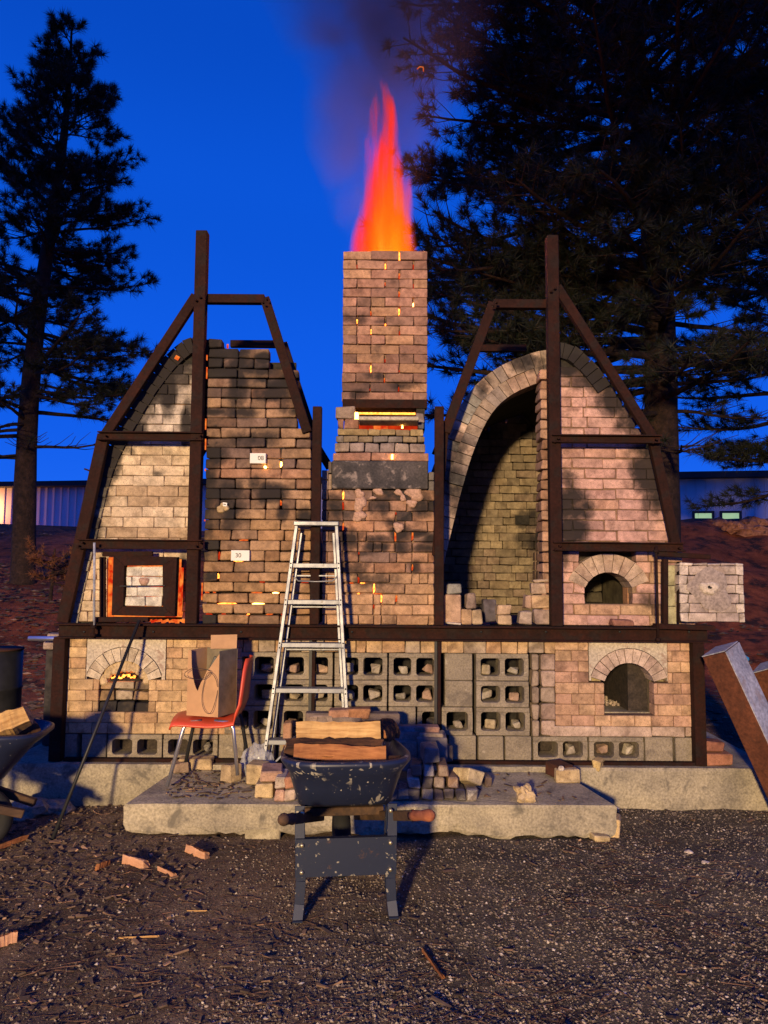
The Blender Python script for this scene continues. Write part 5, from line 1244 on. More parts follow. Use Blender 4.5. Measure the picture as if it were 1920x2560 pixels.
# ------------------------------------------------------------------ split logs
def split_log(loc, length, r_, rot, label, cat='log', group='split firewood', wedge=2.2, mats=('wood', 'bark'), seed=0, name='split_log'):
    """a riven length of pine: two cut faces and a rough bark face, axis along local x"""
    rr = random.Random(seed); m = MB(); prof = [(0, 0)]; k = 7
    for i in range(k+1): a = -wedge/2+wedge*i/k; prof.append((math.sin(a)*r_, math.cos(a)*r_))
    cz = r_*.5; prof = [(x_, z_-cz) for x_, z_ in prof]; ns = 16; vs = []; n_ = len(prof)
    ph = rr.uniform(0, 50)
    for i in range(ns+1):
        u = i/ns; x_ = (u-.5)*length; tw = .22*(u-.5)+.06*math.sin(u*5+ph); s_ = 1+.06*math.sin(u*7+ph)
        for j, (a, b) in enumerate(prof):
            jx = r_*.10*noise.noise((u*6+ph, j*1.7, seed)); jz = r_*.12*noise.noise((u*9+ph, j*2.3, seed+5))
            if 2 <= j < n_-1: jx += r_*.10*noise.noise((u*25, j*3.1, seed)); jz += r_*.10*noise.noise((u*31, j*3.7, seed+2))
            c_, q_ = math.cos(tw), math.sin(tw); a2, b2 = (a*c_-b*q_)*s_+jx, (a*q_+b*c_)*s_+jz
            ex = (.02*noise.noise((j*1.3, i*9., seed)) if i in (0, ns) else 0)
            vs.append((x_+ex, a2, b2))
    fs = []; mi = []
    for i in range(ns):
        for j in range(n_):
            m.f.append([i*n_+j, i*n_+(j+1) % n_, (i+1)*n_+(j+1) % n_, (i+1)*n_+j]); m.m.append(1 if 1 <= j < n_-1 else 0); m.sm.append(False)
    m.f += [list(range(n_))[::-1], [ns*n_+j for j in range(n_)]]; m.m += [0, 0]; m.sm += [False, False]; m.v = vs
    o_ = m.build(name, [M[q] for q in mats], None, loc=(0, 0, 0), fix=True); o_.location = loc; o_.rotation_euler = rot
    return tag(o_, label, cat, group)
Yw = 3.72
def lp(x_, y_, Y): a = D(x_, y_, Y); return (a[0], Y, a[1])
G_ = 'split firewood in the front wheelbarrow'
split_log(lp(732, 1585, 3.80), .42, .085, (R(-62), R(-1), R(2)), 'pale freshly split log lying uppermost across the front wheelbarrow', group=G_, seed=1, wedge=1.9)
split_log(lp(722, 1617, 3.72), .47, .085, (R(20), R(1), R(4)), 'dark barked log with an orange split end, just below the pale top log', group=G_, seed=2, wedge=2.4)
split_log(lp(735, 1633, 3.62), .44, .07, (R(-70), R(0), R(-2)), 'thin log with a pale lower edge leaning out towards the left rim of the wheelbarrow', group=G_, seed=3, wedge=1.7, mats=('wood_red', 'bark'))
split_log(lp(775, 1650, 3.66), .38, .075, (R(-40), R(2), R(8)), 'ragged reddish log lowest in the front wheelbarrow', group=G_, seed=4, wedge=2.2, mats=('wood_red', 'bark'))
split_log(lp(828, 1575, 4.0), .30, .075, (R(30), R(6), R(75)), 'short dark red bark log whose end shows behind the pale top log', group=G_, seed=5, wedge=2.6, mats=('wood_red', 'bark'))
split_log(lp(760, 1668, 3.78), .34, .07, (R(80), 0, R(-10)), 'dark log buried under the others in the front wheelbarrow', group=G_, seed=6, wedge=2.4, mats=('wood_red', 'bark'))
split_log(lp(4, 1568, 4.28), .30, .10, (R(-62), R(-22), R(15)), 'pale ended log at the very left edge in the side-on wheelbarrow', group='split firewood in the left wheelbarrow', seed=7, wedge=2.2)
split_log(lp(26, 1592, 4.4), .30, .085, (R(40), R(-12), R(60)), 'dark barked log beside the pale ended one in the left wheelbarrow', group='split firewood in the left wheelbarrow', seed=8, wedge=2.4, mats=('wood_red', 'bark'))

# ------------------------------------------------------------------ chair with a torn cardboard box
cr = thing('chair', 'orange plastic shell chair with chromed legs standing by the left firebox', 'chair', (D(455, 1640, 5.0)[0], 4.98, .235))
cxh, cyh, sz = parent_world(cr).x, 4.98, D(455, 1541, 4.95)[1]
prof = [(-.235, -.035), (-.225, -.008), (-.19, .0), (-.10, -.006), (0, -.014), (.10, -.012), (.17, 0), (.205, .03), (.225, .085), (.232, .15), (.238, .22), (.245, .29), (.252, .34), (.256, .365)]
m = MB(); nv = 13; top = []
for i, (a, b) in enumerate(prof):
    wv = .205 if i < 8 else .205-.012*(i-8); wv *= (.90 if i == 0 else .96 if i == 1 else 1) if i < 12 else (.93 if i == 12 else .78)
    for j in range(nv):
        v = -1+2*j/(nv-1); cup = .022*abs(v)**3
        top.append((a-(cup if i >= 7 else 0)*1.2, v*wv, b-(1.6*cup if i < 7 else 0)))
bot_ = []
for i, (a, b) in enumerate(prof):
    p0 = prof[max(0, i-1)]; p1 = prof[min(len(prof)-1, i+1)]; tx, tz = p1[0]-p0[0], p1[1]-p0[1]; l = math.hypot(tx, tz)
    for j in range(nv):
        q_ = top[i*nv+j]; bot_.append((q_[0]+tz/l*.012, q_[1], q_[2]-tx/l*.012))
k = len(top); n_ = nv; fs = [[i*n_+j, i*n_+j+1, (i+1)*n_+j+1, (i+1)*n_+j] for i in range(len(prof)-1) for j in range(nv-1)]
fs += [[f[3]+k, f[2]+k, f[1]+k, f[0]+k] for f in list(fs)]
bd = [j for j in range(nv)]+[i*nv+nv-1 for i in range(1, len(prof))]+[(len(prof)-1)*nv+j for j in range(nv-2, -1, -1)]+[i*nv for i in range(len(prof)-2, 0, -1)]
fs += [[bd[i], bd[(i+1) % len(bd)], bd[(i+1) % len(bd)]+k, bd[i]+k] for i in range(len(bd))]
Tch = Matrix.Translation((cxh, cyh, sz)) @ Matrix.Rotation(R(4), 4, 'Z')
m.add(top+bot_, fs, 0, True, Tch); m.build('shell', M['orange_plastic'], cr, fix=True)
def foot(x_, y_, zt_): return (x_, y_, zt_)
LG = [((-.13, -.16), (D(362, 1676, 4.80)[0], 4.80, .205+.035), 'chrome'), ((.15, -.16), (D(514, 1646, 4.84)[0], 4.84, .30), 'chrome'), ((-.12, .16), (D(398, 1632, 5.13)[0], 5.13, .24), 'dark_metal'), ((.16, .16), (D(541, 1612, 5.13)[0], 5.13, .25), 'dark_metal')]
for (a, b), f_, mt in LG:
    p0 = Tch @ Vector((a*.3, b*.85, -.028)); p1 = Tch @ Vector((a, b, -.035)); p2 = Tch @ Vector((a*1.12, b*1.05, -.07))
    MB().tube([p0, p1, p2, f_], .0125, 10).build('leg', M[mt], cr, loc=p1)
bx = thing('cardboard_box', 'torn brown cardboard box with a loop of wire, standing on the orange chair', 'box', (D(450, 1535, 4.95)[0], 4.95, sz+.012))
zb_ = sz+.004; zt_ = D(450, 1403, 4.9)[1]
A = Vector((D(404, 1500, 4.86)[0], 4.86, 0)); B = Vector((D(472, 1500, 4.80)[0], 4.80, 0)); Cc = Vector((D(511, 1500, 4.98)[0], 4.98, 0)); Dd = A+(Cc-B)
def panel(poly, mat, nm, nrm, th=.005):
    vs = [Vector(p) for p in poly]; bk = [v+Vector(nrm)*th for v in vs]; n_ = len(vs)
    return MB().add(vs+bk, [list(range(n_)), list(range(n_, 2*n_))[::-1]]+[[i, (i+1) % n_, (i+1) % n_+n_, i+n_] for i in range(n_)]).build(nm, M[mat], bx, loc=vs[0], fix=True)
nF = (B-A).cross(Vector((0, 0, 1))).normalized(); nF = -nF if nF.y < 0 else nF
def fp(u, v): p = A.lerp(B, u); return (p.x, p.y, zb_+(zt_-zb_)*v)
panel([fp(0, 0), fp(1, 0), fp(1, .96), fp(.86, .86), fp(.78, .80), fp(.70, .74), (fp(.62, .70)), fp(.52, .58), fp(.44, .52), fp(.38, .44), fp(.34, .38), fp(.28, .42), fp(.22, .5), fp(.16, .62), fp(.12, .78), fp(.1, 1.), fp(0, 1.)], 'cardboard', 'front_panel', nF)
def sp_(p, q_, a, b, c_, d_): return [(p.x, p.y, a), (q_.x, q_.y, b), (q_.x, q_.y, c_), (p.x, p.y, d_)]
panel(sp_(B, Cc, zb_, zb_+.0, zt_, zt_-.0), 'cardboard_grey', 'side_panel', (-.8, .4, 0))
panel(sp_(A, Dd, zb_, zb_, zt_, zt_), 'cardboard', 'side_panel', (.8, .2, 0)); panel(sp_(Dd, Cc, zb_, zb_, zt_, zt_), 'cardboard_grey', 'rear_panel', (0, -1, 0))
fa, fb = D(455, 1398, 4.97), D(511, 1371, 4.98)
panel([(fa[0], 4.97, zt_-.002), (fb[0], 4.99, zt_-.002), (fb[0]+.0, 5.0, fb[1]), (fa[0]-.005, 4.99, fb[1]-.004)], 'cardboard', 'flap', (0, 1, 0))
MB().bar((A.x+.10, 4.90, zb_+.18), (A.x+.17, 4.93, zt_-.05), .03, .03).build('metal_bracket', M['dark_metal'], None, loc=(A.x+.13, 4.91, zb_+.2))
tag(bpy.data.objects['metal_bracket'], 'dark metal bracket poking up inside the torn cardboard box', 'bracket')
c0 = Vector(fp(.55, .42))
for kk, (rx, rz_, dx, dz) in enumerate(((.05, .13, .04, -.02), (.085, .035, -.04, .10))):
    pts = [(c0.x+dx+rx*math.cos(t)*(1+.15*math.sin(2*t)), c0.y-.03-.02*math.sin(t*1.5), c0.z+dz+rz_*math.sin(t)) for t in np.linspace(.3, 6.4, 26)]
    tag(MB().tube(pts, .0018, 5).build('wire_loop', M['dark_metal'], None, loc=pts[0]), 'thin tall wire loop hanging on the front of the cardboard box' if kk == 0 else 'thin flat wire loop sticking out left of the cardboard box', 'wire')

# clear plastic bag
m_, n_t = newmat('clear_plastic'); pb = N(n_t, 'BsdfPrincipled'); po = N(n_t, 'OutputMaterial'); tr = N(n_t, 'BsdfTransparent'); mx = N(n_t, 'MixShader'); mx.inputs[0].default_value = .42
pb.inputs['Base Color'].default_value = (.6, .6, .62, 1); pb.inputs['Roughness'].default_value = .22
n_t.links.new(tr.outputs[0], mx.inputs[1]); n_t.links.new(pb.outputs[0], mx.inputs[2]); n_t.links.new(mx.outputs[0], po.inputs[0]); M['plastic'] = m_
bm = bmesh.new(); bmesh.ops.create_icosphere(bm, subdivisions=4, radius=1)
for v in bm.verts:
    p = v.co; f = 1+.22*noise.noise(p*2.2)+.18*abs(noise.noise(p*5))+.1*abs(noise.noise(p*11)); v.co = Vector((p.x*.10*f*(1-.25*p.z), p.y*.07*f, p.z*.10*f))
me = bpy.data.meshes.new('plastic_bag'); bm.to_mesh(me); bm.free(); me.materials.append(m_); o_ = bpy.data.objects.new('plastic_bag', me); C.objects.link(o_)
o_.location = (D(556, 1600, 5.08)[0], 5.08, .335); tag(o_, 'crumpled clear plastic bag between the chair and the ladder foot', 'bag')

# ------------------------------------------------------------------ loose bricks
def loose(x_, y_, z_, dims, rz_=0, col=None, label='', group='loose bricks on the slab', rx=0, ry=0, soot=.1, mat='brick', name='loose_brick', wear=.8):
    """x, y = centre, z = underside"""
    o_ = put_brick(None, name, (x_, y_, z_+dims[2]/2), dims, col or pal(BASEL), soot, mat, (rx, ry, rz_), wear, .007)
    return tag(o_, label, 'brick', group)
def slabz(y): return .20+(y-4.6)*.075+.001
FB = (.2285, .114, .076)
def onslab(px, py, dims, rz_, col, label, dz=0, **k):
    """px,py: 1659-wide reading of the middle of the brick's front lower edge"""
    z_ = slabz(4.8); 
    for _ in range(4): g_ = GD(px, py, z_); z_ = slabz(g_[1])
    return loose(g_[0], g_[1]+dims[1]/2, z_+dz, dims, rz_, col, label, **k)
TAN = (.48, .36, .2); PK = (.45, .28, .2); RED = (.36, .12, .06)
def c5d(x, y): return ((600+x/2.592)*.864, (1560+y/2.592)*.864)
gp = 'bricks stacked on the slab left of the wheelbarrow'
onslab(*c5d(150, 1130), (.115, .2, .086), 0, TAN, 'tan brick end in the lower layer, leftmost of the pile beside the wheelbarrow', group=gp)
onslab(*c5d(255, 1152), (.068, .2, .072), 0, (.5, .3, .22), 'narrow red and white brick end at the bottom of the left pile', group=gp, mat='brick_glazed', soot=.25)
onslab(*c5d(322, 1152), (.068, .2, .072), 0, (.5, .38, .3), 'whitish brick end at the bottom of the left pile, touching the wheelbarrow', group=gp, soot=.15)
onslab(*c5d(185, 1125), (.14, .21, .076), R(8), PK, 'pinkish brick lying askew on top of the tan brick end', dz=.087, group=gp)
onslab(*c5d(255, 1152), (.068, .2, .072), R(2), (.52, .42, .34), 'narrow whitish brick end in the upper layer of the left pile', dz=.073, group=gp)
onslab(*c5d(322, 1152), (.068, .2, .072), R(-2), (.42, .2, .12), 'narrow red brick end in the upper layer by the wheelbarrow', dz=.073, group=gp)
onslab(*c5d(105, 1055), (.12, .12, .14), R(-12), TAN, 'worn tan brick standing behind the left end of the pile', group=gp)
onslab(*c5d(300, 960), (.055, .10, .33), 0, (.36, .2, .12), 'tall brown brick slab standing upright behind the wheelbarrow tray', group=gp)
gp = 'bricks lying near the chair'
onslab(*D(0, 0, 1)*0 if False else (420, 1664), (.2285, .1, .076), R(3), (.46, .34, .19), 'buff brick lying flat under the orange chair', group=gp)
onslab(383, 1672, (.11, .12, .07), R(25), (.34, .24, .16), 'short brown brick leaning by the chair foot at the slab edge', group=gp)
onslab(495, 1692, (.10, .10, .115), R(-35), (.42, .31, .18), 'square buff brick stood on end below the right chair leg', group=gp)
# right pile: the same kind of bricks laid endways, crusted ends towards us
gp = 'crusted bricks stacked endways right of the wheelbarrow'
GL = [(.16, .12, .10), (.24, .19, .14), (.12, .10, .09), (.3, .25, .2)]
for j, (x_, w_) in enumerate(((1000, .07), (1060, .07), (1127, .078), (1215, .068), (1285, .064), (1355, .064), (1430, .07), (1507, .076))):
    onslab(*c5d(x_, 1150), (w_, .2, .072), R(random.uniform(-2, 2)), GL[j % 4], ('crusted brick end, number %s from the right in the bottom layer' % ['eight', 'seven', 'six', 'five', 'four', 'three', 'two', 'one'][j]).replace('number eight from the right', 'leftmost').replace('number one from the right', 'rightmost'), group=gp, mat='brick_glazed', soot=.35)
for j, (x_, w_, nm) in enumerate(((1130, .082, 'pale'), (1215, .068, 'darkest'), (1292, .064, 'white crusted'), (1378, .064, 'brown'))):
    onslab(*c5d(x_, 1150), (w_, .2, .07), R(random.uniform(-3, 3)), ((.42, .36, .3), (.13, .1, .09), (.34, .26, .2), (.27, .17, .1))[j], '%s brick end in the second layer of the crusted stack' % nm, dz=.073, group=gp, mat='brick_glazed', soot=.3)
for j, (x_, w_, nm) in enumerate(((1145, .07, 'dark brown'), (1226, .064, 'white flecked'), (1320, .064, 'glossy brown'))):
    onslab(*c5d(x_, 1150), (w_, .2, .072), R(random.uniform(-4, 4)), ((.18, .13, .1), (.36, .31, .27), (.22, .14, .09))[j], '%s brick end in the third layer of the crusted stack' % nm, dz=.146, group=gp, mat='brick_glazed', soot=.35)
onslab(*c5d(1235, 1150), (.105, .2, .1), R(3), (.2, .18, .17), 'large grey brick end on top of the crusted stack', dz=.22, group=gp, mat='brick_glazed', soot=.4)
onslab(*c5d(1600, 1060), (.06, .12, .07), R(12), (.2, .14, .1), 'small dark brick lying just right of the tilted buff brick', group=gp, mat='brick_glazed', soot=.4)
a = c5d(1475, 1050); z_ = D(a[0], a[1], 4.75)[1]
loose(D(a[0], a[1], 4.75)[0], 4.76, z_+.01, (.13, .17, .09), R(28), (.52, .41, .24), 'buff brick tilted on top of the right end of the crusted stack', group=gp, rx=R(-14), ry=R(24))
# stack behind the tray
gp = 'bricks stacked behind the wheelbarrow against the block wall'
bk = [(.50, 5.02, 0, (.2285, .114, .076), (.22, .17, .15), 'dark brick bottom left'), (.74, 5.03, 0, (.2285, .114, .076), (.26, .19, .15), 'brown brick bottom middle')]
gy = 5.0
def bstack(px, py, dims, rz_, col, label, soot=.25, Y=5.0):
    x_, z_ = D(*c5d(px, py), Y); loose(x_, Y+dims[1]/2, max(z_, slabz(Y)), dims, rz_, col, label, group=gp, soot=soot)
bstack(1055, 960, (.20, .114, .20), 0, (.24, .19, .17), 'broad block low behind the right rim of the wheelbarrow', Y=4.92)
bstack(1245, 880, (.2, .2, .14), 0, (.2, .17, .16), 'broad grey brick block lowest right of the tray', Y=4.93)
bstack(1115, 806, (.19, .114, .10), R(2), (.30, .19, .16), 'reddish brick topmost but one behind the right rim', Y=4.96)
bstack(1245, 810, (.17, .114, .10), R(-3), (.34, .27, .2), 'squarish grey brown brick right of the reddish one', Y=4.96)
bstack(1090, 716, (.21, .114, .05), R(4), (.26, .18, .18), 'thin purple brown brick on the stack behind the tray, left of two', Y=5.0)
bstack(1215, 718, (.17, .114, .05), R(-4), (.30, .17, .13), 'thin red brown brick on the stack behind the tray, right of two', Y=5.0)
bstack(1330, 900, (.10, .114, .11), R(10), (.16, .13, .12), 'dark half brick at the right foot of the stack behind the tray', Y=5.03)
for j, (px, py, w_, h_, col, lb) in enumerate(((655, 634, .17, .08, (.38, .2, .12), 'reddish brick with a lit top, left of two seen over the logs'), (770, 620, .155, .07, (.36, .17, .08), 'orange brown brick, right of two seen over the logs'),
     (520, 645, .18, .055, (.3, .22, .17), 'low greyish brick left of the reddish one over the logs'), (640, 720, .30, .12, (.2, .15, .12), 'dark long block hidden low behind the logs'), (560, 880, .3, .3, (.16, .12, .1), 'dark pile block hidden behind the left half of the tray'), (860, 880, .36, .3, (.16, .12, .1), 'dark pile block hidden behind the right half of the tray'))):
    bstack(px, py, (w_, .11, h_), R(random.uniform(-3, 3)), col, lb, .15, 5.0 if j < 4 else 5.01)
# under the slab edge
gp = 'bricks propping the front edge of the slab'
def onground(px, py, dims, rz_, col, label, z0=0, **k):
    g_ = GD(px, py, 0); return loose(g_[0], g_[1]+dims[1]/2, gz(g_[0], g_[1])-.01+z0, dims, rz_, col, label, **k)
onground(566, 1812, (.21, .10, .075), R(3), (.36, .31, .2), 'flat grey buff brick lying under the slab edge left of the wheelbarrow', group=gp)
onground(1336, 1812, (.075, .16, .12), R(-18), (.56, .40, .2), 'yellow brick stood under the right front corner of the slab', group=gp)
onground(1300, 1822, (.10, .10, .05), R(10), (.50, .38, .2), 'small yellowish brick wedged low beside the right slab corner', group=gp)
onground(740, 1800, (.10, .1, .12), R(4), (.24, .21, .1), 'greenish brick block seen between the wheelbarrow legs', group=gp)
onground(680, 1795, (.07, .1, .10), R(0), (.38, .2, .15), 'pinkish brick left of the greenish one under the wheelbarrow', group=gp)
onground(795, 1800, (.12, .1, .09), R(-4), (.34, .25, .12), 'ochre brick right of the greenish one under the wheelbarrow', group=gp)
# right: timber with a pebble, clay lump, two bricks on the footing, one at the back corner
a = GD(1225, 1690, .225); b = GD(1168, 1634, .245)
tm = MB().bar((a[0], a[1]+.02, slabz(a[1])+.052), (b[0]-.02, 5.14, .292), .125, .085, .006, up=(0, 0, 1), mis=[0, 0, 0, 0, 0, 0]).build('timber', M['timber'], None, loc=(a[0], a[1], .23)); tag(tm, 'short dark brown timber lying front to back on the right of the slab', 'timber')
onslab(1228, 1692, (.16, .07, .085), R(2), (.48, .36, .2), 'pair of buff brick ends at the front end of the brown timber', group='bricks at the brown timber')
onslab(1298, 1668, (.06, .12, .08), R(-30), (.5, .37, .16), 'yellow brick end standing in the corner between slab and footing', group='bricks at the brown timber')
def rock(name, loc, s_, mat, label, cat, seed, sub=3, group=None, rough=.35):
    bm = bmesh.new(); bmesh.ops.create_icosphere(bm, subdivisions=sub, radius=1)
    for v in bm.verts:
        p = v.co.copy(); f = 1+rough*noise.noise(p*1.3+Vector((seed, 0, 0)))+rough*.6*noise.noise(p*3+Vector((0, seed, 0)))+rough*.25*noise.noise(p*8)
        q_ = p*f; q_ = Vector([round(c_*3.2)/3.2*.35+c_*.65 for c_ in q_]); v.co = Vector((q_.x*s_[0], q_.y*s_[1], q_.z*s_[2]))
    me = bpy.data.meshes.new(name); bm.to_mesh(me); bm.free(); me.materials.append(M[mat]); o_ = bpy.data.objects.new(name, me); C.objects.link(o_); o_.location = loc
    return tag(o_, label, cat, group)
a = GD(1137, 1732, .21); rock('clay_lump', (a[0], a[1]+.04, slabz(a[1])+.045), (.058, .045, .055), 'claylump', 'jagged buff lump of clay lying on the bare right part of the slab', 'lump', 3, rough=.7)
a = D(1212, 1645, 4.92); rock('pebble', (D(1212, 1641, 4.90)[0], 4.90, slabz(4.9)+.115), (.02, .02, .017), 'whiteclay', 'pale round pebble resting on the brown timber', 'pebble', 5, 2)
g_ = GD(1565, 1656, FT); z_ = FT+.002
loose(g_[0]-.03, g_[1]+.07, z_, (.20, .12, .085), R(3), (.34, .15, .09), 'red brown brick lying on the footing at the right end, lower of two', group='bricks on the footing at the right end')
loose(g_[0]-.055, g_[1]+.10, z_+.086, (.17, .12, .075), R(-4), (.24, .10, .07), 'dark red brick on top of the other at the right end of the footing', group='bricks on the footing at the right end')
# bricks standing in the open kiln doorway
gp = 'bricks standing in the open kiln doorway'
SILL = BEAMTOP+.006
def sill(x0_, x1_, yb, yt, Y, col, label, soot=.12, dz=None, rz_=0, dep=.11):
    a = c3(x0_, yb, Y); b = c3(x1_, yt, Y); z0_ = SILL if dz is None else SILL+dz
    h_ = (b[1]-a[1]); loose((a[0]+b[0])/2, Y+dep/2, z0_, (b[0]-a[0], dep, h_), rz_, col, label, group=gp, soot=soot)
    return z0_+h_-SILL+.002
h1 = sill(141, 218, 1503, 1360, 5.36, (.46, .3, .2), 'tall orange grey brick standing at the left end of the doorway sill', .2)
sill(150, 220, 1358, 1308, 5.37, (.26, .25, .22), 'greyish brick on top of the tall one at the doorway left end', .2, h1)
h2 = sill(220, 270, 1513, 1440, 5.37, (.40, .26, .15), 'brown brick end on the sill, left of the lower pair', .15)
sill(272, 322, 1513, 1440, 5.37, (.45, .33, .2), 'buff brick end on the sill, right of the lower pair', .1)
sill(242, 292, 1438, 1362, 5.38, (.34, .25, .2), 'grey brown brick standing on the lower pair in the doorway', .25, h2)
h3 = sill(393, 468, 1515, 1470, 5.36, (.50, .36, .22), 'pale buff brick low in the middle of the doorway sill', .05)
sill(391, 462, 1468, 1420, 5.36, (.50, .35, .22), 'pale orange brick on the buff one in the middle of the sill', .05, h3)
sill(325, 388, 1510, 1400, 5.60, (.14, .12, .14), 'dark shaded brick standing further inside the doorway', .4)
sill(497, 562, 1517, 1448, 5.38, (.36, .28, .22), 'grey brick right of the pale pair on the sill', .25)
h4 = sill(572, 660, 1518, 1443, 5.37, (.38, .28, .23), 'broad grey pink brick with dark corners beside the right post', .3)
h5 = sill(560, 655, 1441, 1375, 5.40, (.50, .34, .2), 'wide buff brick second from the bottom beside the right post', .08, h4)
sill(525, 558, 1441, 1375, 5.42, (.42, .28, .2), 'slim pinkish brick left of the wide buff brick', .1, h4)
h6 = sill(558, 632, 1373, 1322, 5.42, (.44, .32, .24), 'rough brick third from the bottom beside the right post', .15, h4+.105)
sill(565, 640, 1320, 1303, 5.43, (.48, .36, .26), 'thin flat brick topmost of the pile beside the right post', .1, h4+.188)
sill(948, 1055, 1520, 1490, 5.33, (.26, .12, .09), 'red brown brick lying on the beam below the right firebox', .2)
o_ = MB().box((c3(180, 1503, 5.34)[0], 5.345, SILL+.010), (.10, .07, .012), (0, .08, .1), .003).build('brick_chip', M['whiteclay'], None, loc=(c3(180, 1503, 5.34)[0], 5.345, SILL)); tag(o_, 'white flat chip at the foot of the tall brick in the doorway', 'chip')

# offcuts inside the block holes
ORD = ['leftmost', 'second', 'third', 'fourth', 'fifth', 'sixth', 'seventh', 'eighth', 'ninth', 'tenth', 'eleventh', 'twelfth', 'thirteenth', 'fourteenth', 'fifteenth']
ROWN = ['top', 'middle', 'third', 'lowest']; HC = [(.36, .31, .24), (.42, .34, .22), (.40, .28, .2), (.30, .27, .22), (.46, .4, .3), (.36, .24, .17)]
from collections import Counter
cnt = Counter(); empty_ = {(3, 14, 0), (3, 2, 0), (3, 2, 1), (3, 3, 0)}
for (r_, ci, k_, h_, x_, z_) in hole_list:
    cnt[r_] += 1; i_ = cnt[r_]-1
    if (r_, ci, k_) in empty_: continue
    d_ = (random.uniform(.07, .10), random.uniform(.06, .10), random.uniform(.055, .08)); lab = '%s offcut in the %s hole from left, %s row of blocks' % (random.choice(['small brick', 'rough brick', 'chipped brick', 'squarish brick']), ORD[i_], ROWN[r_])
    loose(x_+random.uniform(-.02, .02), YB+.03+d_[1]/2+random.uniform(0, .03), z_+.002, d_, random.uniform(-.3, .3), random.choice(HC), lab, group='brick offcuts stored in the block holes', wear=1.6, soot=random.uniform(0, .3), name='brick_offcut')

# ------------------------------------------------------------------ poker, pipe, leaning channels, drum
a = D(301, 1340, 5.17); b = GD(112, 1812, .01)
pk = MB().tube([(a[0], 5.17, a[1]), (b[0], b[1], .0)], .0105, 8).build('poker', M['dark_metal'], None, loc=(b[0], b[1], 0)); tag(pk, 'long black iron poker leaning on the beam below the firebox door', 'poker')
a = D(62, 1379, 5.45); b = D(122, 1379, 5.45)
tag(MB().tube([(a[0], 5.45, a[1]), (b[0]+.25, 5.45, b[1])], .017, 12).build('silver_pipe', M['chrome'], None, loc=(a[0], 5.45, a[1])), 'short silver pipe sticking out at the left end of the beam', 'pipe')
for k, (x0_, x1_, y0_, y1_, lb) in enumerate(((112, 122, 1360, 1380, 'small brick'), (110, 120, 1383, 1395, 'thin brick'))):
    pass
a = D(116, 1372, 5.7); loose(a[0]+.06, 5.72, a[1]-.045, (.22, .11, .06), 0, (.40, .31, .26), 'pale brick sticking out behind the left end of the beam, upper of two', group='bricks behind the left end of the beam')
loose(a[0]+.05, 5.72, a[1]-.109, (.23, .11, .06), 0, (.34, .25, .2), 'pale brick sticking out behind the left end of the beam, lower of two', group='bricks behind the left end of the beam')
loose(a[0]+.05, 5.74, FT+.002, (.2, .11, a[1]-.112-FT), 0, (.12, .1, .09), 'dark block column carrying the two pale bricks at the left end', group='bricks behind the left end of the beam', soot=.6)
def channel(x0_, y0_, x1_, y1_, Y0, Y1, wd, dp, label, tip='palepaint'):
    p0 = Vector((D(x0_, y0_, Y0)[0], Y0, D(x0_, y0_, Y0)[1])); p1 = Vector((D(x1_, y1_, Y1)[0], Y1, D(x1_, y1_, Y1)[1]))
    t = thing('leaning_beam', label, 'beam', (p1.x, p1.y, 0)); u = (p1-p0).normalized(); yv = Vector((.78, .62, 0)); yv = (yv-u*yv.dot(u)).normalized(); side = yv.cross(u); side = side if side.x > 0 else -side
    upv = (.78, .62, 0); m = MB().bar(p1, p0, wd, dp, .004, up=upv); m.build('rusty_face', M['rustpaint'], t)
    q0 = p0+side*(wd/2+.004); q1 = p1+side*(wd/2+.004); yy = Vector((0, 1, 0))
    MB().bar(q1, q0, .006, dp+.002, 0, up=upv).build('painted_side', M['palepaint'], t); e_ = p0-u*.004
    MB().bar(e_, e_-u*.006, wd, dp, 0, up=upv).build('painted_end', M[tip], t); return t
channel(1556, 1404, 1730, 1778, 5.05, 4.95, .165, .22, 'large rusty beam with a pale painted side leaning at the right end')
channel(1655, 1440, 1850, 1790, 5.50, 5.40, .15, .2, 'second rusty beam with pale paint and blue tape behind the large one')
a = D(1578, 1428, 5.3); MB().box((a[0]+.05, 5.36, a[1]+.02), (.12, .2, .09), (0, R(35), 0), .01).build('blue_tarp', M['bluepaint'], None, loc=(a[0], 5.36, a[1])); tag(bpy.data.objects['blue_tarp'], 'scrap of blue tarpaulin tucked between the two leaning beams', 'tarpaulin')
a = D(-12, 1500, 6.1); dm = thing('metal_drum', 'dark rusty metal drum at the left edge behind the wheelbarrow', 'drum', (a[0], 6.1, 0)); zt_ = D(0, 1400, 6.1)[1]
MB().tube([(a[0], 6.1, 0), (a[0], 6.1, zt_*.33), (a[0], 6.1, zt_*.335), (a[0], 6.1, zt_*.35), (a[0], 6.1, zt_*.66), (a[0], 6.1, zt_*.67), (a[0], 6.1, zt_*.68), (a[0], 6.1, zt_-.01)], [.19, .2, .21, .2, .2, .21, .2, .2], 24).build('barrel', M['dark_metal'], dm)
MB().tube([(a[0], 6.1, zt_-.012), (a[0], 6.1, zt_)], .207, 24).build('rim', M['timber'], dm)

